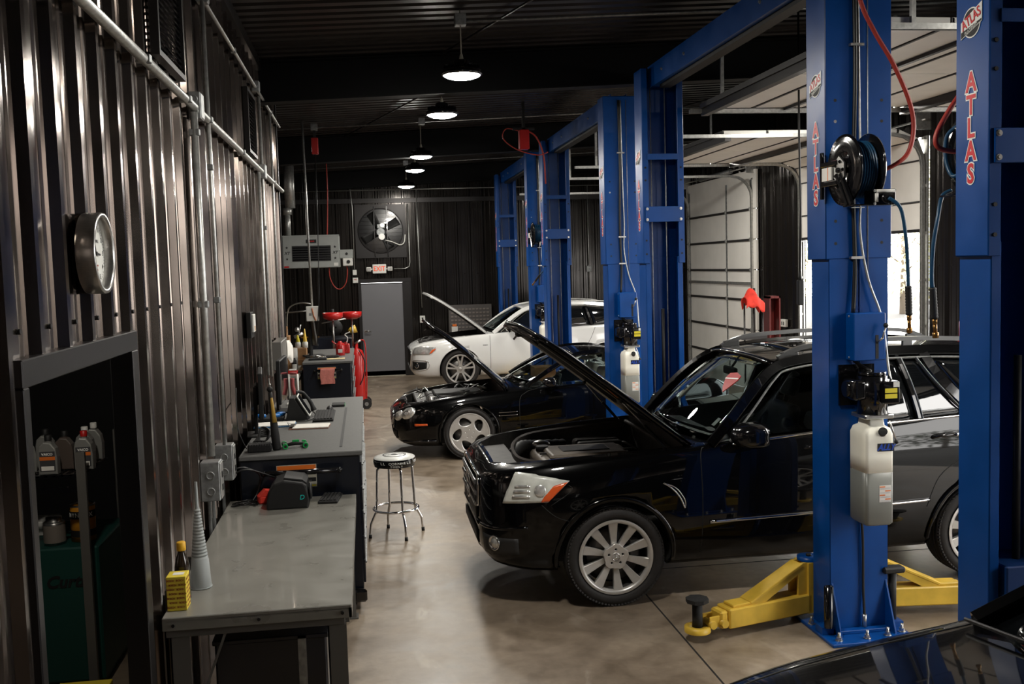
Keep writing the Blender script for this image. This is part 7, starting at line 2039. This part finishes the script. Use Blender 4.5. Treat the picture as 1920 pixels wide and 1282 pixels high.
# green and white box lying on the door tracks
r = thing('ladder', 'pale fibreglass ladder lying on top of the raised door tracks', 'ladder', (5.2, 15.0, 4.14)); m = MB(M_WPL, M_GREEN)
for y in (-.18, .18): m.box(-1.5, 1.8, y - .015, y + .015, 0, .08, 0, .004)
for x in (-1.3, .1, 1.5): m.box(x - .08, x + .05, -.19, .19, .02, .06, 1)
m.build('rails', r)
m = MB(M_GALV)
for k in range(9): m.cyl((-1.3 + k * .33, -.17, .04), (-1.3 + k * .33, .17, .04), .014, n=8)
m.build('rungs', r)
# ================================================================== right side things
r = thing('transmission_jack', 'tall steel stand draped with a bright red rag behind the black SUV', 'stand', (5.18, 12.95, 0))
m = MB(M_TRIM)
for x in (-.09, .04, .17): m.cyl((x, 0, .12), (x, 0, 1.85), .013, n=8)
m.box(-.13, .22, -.03, .03, 1.35, 1.40); m.box(-.13, .22, -.03, .03, .10, .16); m.cyl((.05, 0, 1.4), (.05, 0, 2.05), .016, n=8); m.box(-.25, .33, -.25, .25, .06, .10); m.build('frame', r)
for x in (-.22, .30):
    for y in (-.22, .22):
        m = MB(M_BLACK); m.cyl((x - .012, y, .03), (x + .012, y, .03), .03, n=14); m.build('caster', r)
m = MB(M_CLOTHR); random.seed(8)
m.grid(lambda u, v: (-.10 + .26 * u + .02 * math.sin(v * 7), -.10 + .2 * v, 1.90 + .09 * math.sin(PI * min(1, u * 1.1)) * math.sin(PI * v) - .10 * abs(u - .35) ** 1.0 + .02 * math.sin(u * 13 + v * 5) - .14 * (abs(v - .5) * 2) ** 2 - .08 * max(0, u - .7)), 22, 16, 0, True, .006)
tag(m.build('shop_rag', None, (5.18, 12.95, 0.05)), 'bright red rag draped over the tall steel stand', 'rag')
r = thing('red_cabinet', 'narrow dark red framed stand beside the draped steel stand', 'stand', (5.52, 13.1, 0)); m = MB(mat('dark red frame', S(96, 22, 18), .5), M_WPL); m.box(-.05, -.03, -.1, .1, 0, 1.93); m.box(.09, .11, -.1, .1, 0, 1.93); m.box(-.05, .11, -.1, .1, 1.90, 1.93); m.box(-.03, .09, .08, .1, .1, 1.9, 0); m.box(-.03, .04, .07, .08, 1.1, 1.6, 1); m.build('frame', r)
r = thing('wall_outlet', 'small grey double outlet on the ribbed right wall between two doors', 'outlet', (RX - .05, 16.35, 1.32)); m = MB(M_WPL, M_BLACK); m.box(-.03, .02, -.10, .10, -.06, .07, 0, .005); m.box(-.034, -.03, -.05, -.02, -.03, .03, 1); m.box(-.034, -.03, .02, .05, -.03, .03, 1); m.build('cover', r)
r = thing('fuel_can', 'red fuel can with yellow label on a shelf by the right wall', 'can', (RX - .25, 10.65, 1.43)); m = MB(M_REDP); m.box(-.12, .12, -.09, .09, 0, .24, 0, .03, 2); m.build('can_body', r); m = MB(M_YLAB); m.box(-.06, .10, -.093, -.090, .08, .26); m.build('can_label', r); m = MB(M_BLACK, M_WPL); m.cyl((-.06, 0, .23), (-.06, 0, .30), .03); m.tube(spline([(-.05, 0, .3), (.02, 0, .34), (.09, 0, .28)], 5), .012, mi=1); m.build('cap', r)
r = thing('parts_shelf', 'dark steel shelf against the right wall carrying the red fuel can', 'shelf', (RX - .25, 10.75, 0)); m = MB(M_TRIM); m.box(-.18, .18, -.35, .35, 1.40, 1.43); m.box(-.18, .18, -.35, .35, .7, .73); m.build('shelf_boards', r)
for x in (-.16, .16):
    for y in (-.33, .33):
        m = MB(M_TRIM); m.box(x - .015, x + .015, y - .015, y + .015, 0, 1.40); m.build('post', r)
# ================================================================== outside
m = MB(M_ASPH); m.box(RX + .15, 45, -20, 60, -.20, -.02); struct(m.build('ground_outside'))
def outcar(label, x, y, rz):
    c = Car(dict(Q5, wr_=.365), 'parked_car', label, (x, y, 0), M_PAINTW)
    c.root.rotation_euler = (0, 0, rz)
    c.cut(c.wells(.40, .34)); add_wheels(c, 'double', .365, .235, .262)
    m = MB(M_PAINTW); c.bar(m, [(1.58, 1.02), (1.80, 1.19), (2.05, 1.36), (2.28, 1.465), (2.6, 1.51), (3.2, 1.525), (3.7, 1.49), (4.1, 1.42), (4.38, 1.27), (4.50, 1.1)], .075, .055); m.build('roof_side_frame', c.root)
    c.pane('side_window', [(1.70, 1.03), (4.2, 1.13), (3.98, 1.42), (2.30, 1.46)], M_DGLASS); c.windscreen('windscreen', (1.42, 1.05), (1.62, 1.02), (2.20, 1.50), (2.32, 1.455), M_DGLASS); c.roof([(2.18, 1.455), (2.6, 1.51), (3.2, 1.53), (3.8, 1.49), (4.22, 1.40)], .045)
outcar('white car parked outside beyond the half-raised door', 10.5, 20.2, .0)
outcar('white car parked outside the open front door, seen mirrored in the black SUV', 10.6, -1.2, 1.2)
M_LEAF = mat('overexposed pale foliage', S(205, 202, 150), .8, noise=.35, nscale=.8)  # leaf colour lightened; the outdoor overexposure is put into it
M_BARK = mat('grey bark', S(110, 100, 88), .9)
M_EVER = mat('dark evergreen foliage', S(60, 74, 44), .8, noise=.35, nscale=.8)
def tree(label, x, y, h, rad, seed, n=1500, leaf=None):
    random.seed(seed)
    r = thing('tree', label, 'tree', (x, y, -.02), 0, 'pale trees outside the doors')
    m = MB(M_BARK); m.tube([(0, 0, 0), (.05, .02, h * .35), (-.04, .05, h * .7)], [.13, .10, .04], n=8)
    for k in range(9):
        a = k * 2.4; z = h * (.25 + .06 * k); m.tube([(0, 0, z), (math.cos(a) * rad * .6, math.sin(a) * rad * .6, z + rad * .5)], [.04, .012], n=5)
    m.build('trunk', r)
    m = MB(leaf or M_LEAF)
    for k in range(n):
        while True:
            p = Vector((random.uniform(-1, 1), random.uniform(-1, 1), random.uniform(-1, 1)))
            if .25 < p.length < 1: break
        c = Vector((p.x * rad, p.y * rad, h * .55 + p.z * h * .48)); s_ = random.uniform(.07, .16)
        u = Vector((random.gauss(0, 1), random.gauss(0, 1), random.gauss(0, 1))).normalized(); v = u.orthogonal().normalized()
        m.bm.faces.new([m.bm.verts.new(c + u * s_ * a + v * s_ * b) for a, b in ((-1, 0), (0, -.5), (1, 0), (0, .5))])
    m.recalc = False
    m.build('foliage', r)
for i, (x, y, h, rad) in enumerate([(17, 24.5, 5.5, 2.2), (18.5, 29.2, 6, 2.3), (16.5, 34, 5.5, 2.3), (22, 38.5, 6.5, 2.6), (18.5, 19.8, 6, 2.3)]):
    tree(['pale tree outside, left in the half-open doorway', 'pale tree outside, behind the middle of the half-open doorway', 'pale tree outside, farther beyond the parked white car', 'farthest pale tree outside beyond the building', 'pale tree outside, right of the half-open doorway', 'low pale bush just behind the parked white car'][i], x, y, h, rad, i)
for i, (x, y, h, rad, l_) in enumerate([(16.5, -13.5, 4.2, 2.2, 'added unseen dark evergreen outside, farthest along the front of the building'), (17.5, -8.5, 3.6, 2.0, 'added unseen dark evergreen outside, second from the front end of the building'), (17, -3.5, 4.6, 2.3, 'added unseen dark evergreen outside, facing the open door nearest the camera'), (18, 2.0, 3.8, 2.1, 'added unseen dark evergreen outside, between the two open doors')]):
    tree(l_, x, y, h, rad, 30 + i, 1100, M_EVER)  # evergreens added out of view to break up the sky reflected in the SUV
# ================================================================== separate loose pieces of multi-piece parts
def split_loose(o):
    me = o.data
    bm = bmesh.new(); bm.from_mesh(me); bm.verts.ensure_lookup_table()
    seen = set(); comps = []
    for v in bm.verts:
        if v.index in seen: continue
        st = [v]; seen.add(v.index); c = []
        while st:
            a = st.pop(); c.append(a.index)
            for e in a.link_edges:
                b = e.other_vert(a)
                if b.index not in seen: seen.add(b.index); st.append(b)
        comps.append(c)
    boxes = []
    for c in comps:
        xs = [bm.verts[i].co for i in c]
        boxes.append([set(c), [min(v[k] for v in xs) - .004 for k in range(3)], [max(v[k] for v in xs) + .004 for k in range(3)]])
    merged = True
    while merged:
        merged = False
        for i in range(len(boxes)):
            for j in range(i + 1, len(boxes)):
                A, B = boxes[i], boxes[j]
                if all(A[1][k] <= B[2][k] and B[1][k] <= A[2][k] for k in range(3)):
                    boxes[i] = [A[0] | B[0], [min(A[1][k], B[1][k]) for k in range(3)], [max(A[2][k], B[2][k]) for k in range(3)]]
                    boxes.pop(j); merged = True; break
            if merged: break
    bm.free()
    if len(boxes) < 2: return
    for n, (vs, _, _) in enumerate(boxes):
        b2 = bmesh.new(); b2.from_mesh(me); b2.verts.ensure_lookup_table()
        bmesh.ops.delete(b2, geom=[v for v in b2.verts if v.index not in vs], context='VERTS')
        nm = me.copy(); b2.to_mesh(nm); b2.free()
        if n == 0: o.data = nm
        else:
            c = o.copy(); c.data = nm; COL.objects.link(c)
            for ch in [q for q in bpy.data.objects if q.parent == o and False]: pass
SPLIT = ('wheel_arch_trim', 'roof_rail', 'hose_guide', 'door_trim', 'belt_trim', 'fender_vent', 'fender_fin', 'door_pillars', 'window_trim', 'roof_side_frame', 'side_marker',
         'panel_seams', 'packets', 'engine_parts', 'lower_intake', 'front_splitter', 'bumper_strip', 'hood_seal', 'star_decals', 'sticker', 'hose', 'wiper', 'lamp_reflector')
for o in list(bpy.data.objects):
    if o.type == 'MESH' and o.name.split('.')[0] in SPLIT: split_loose(o)
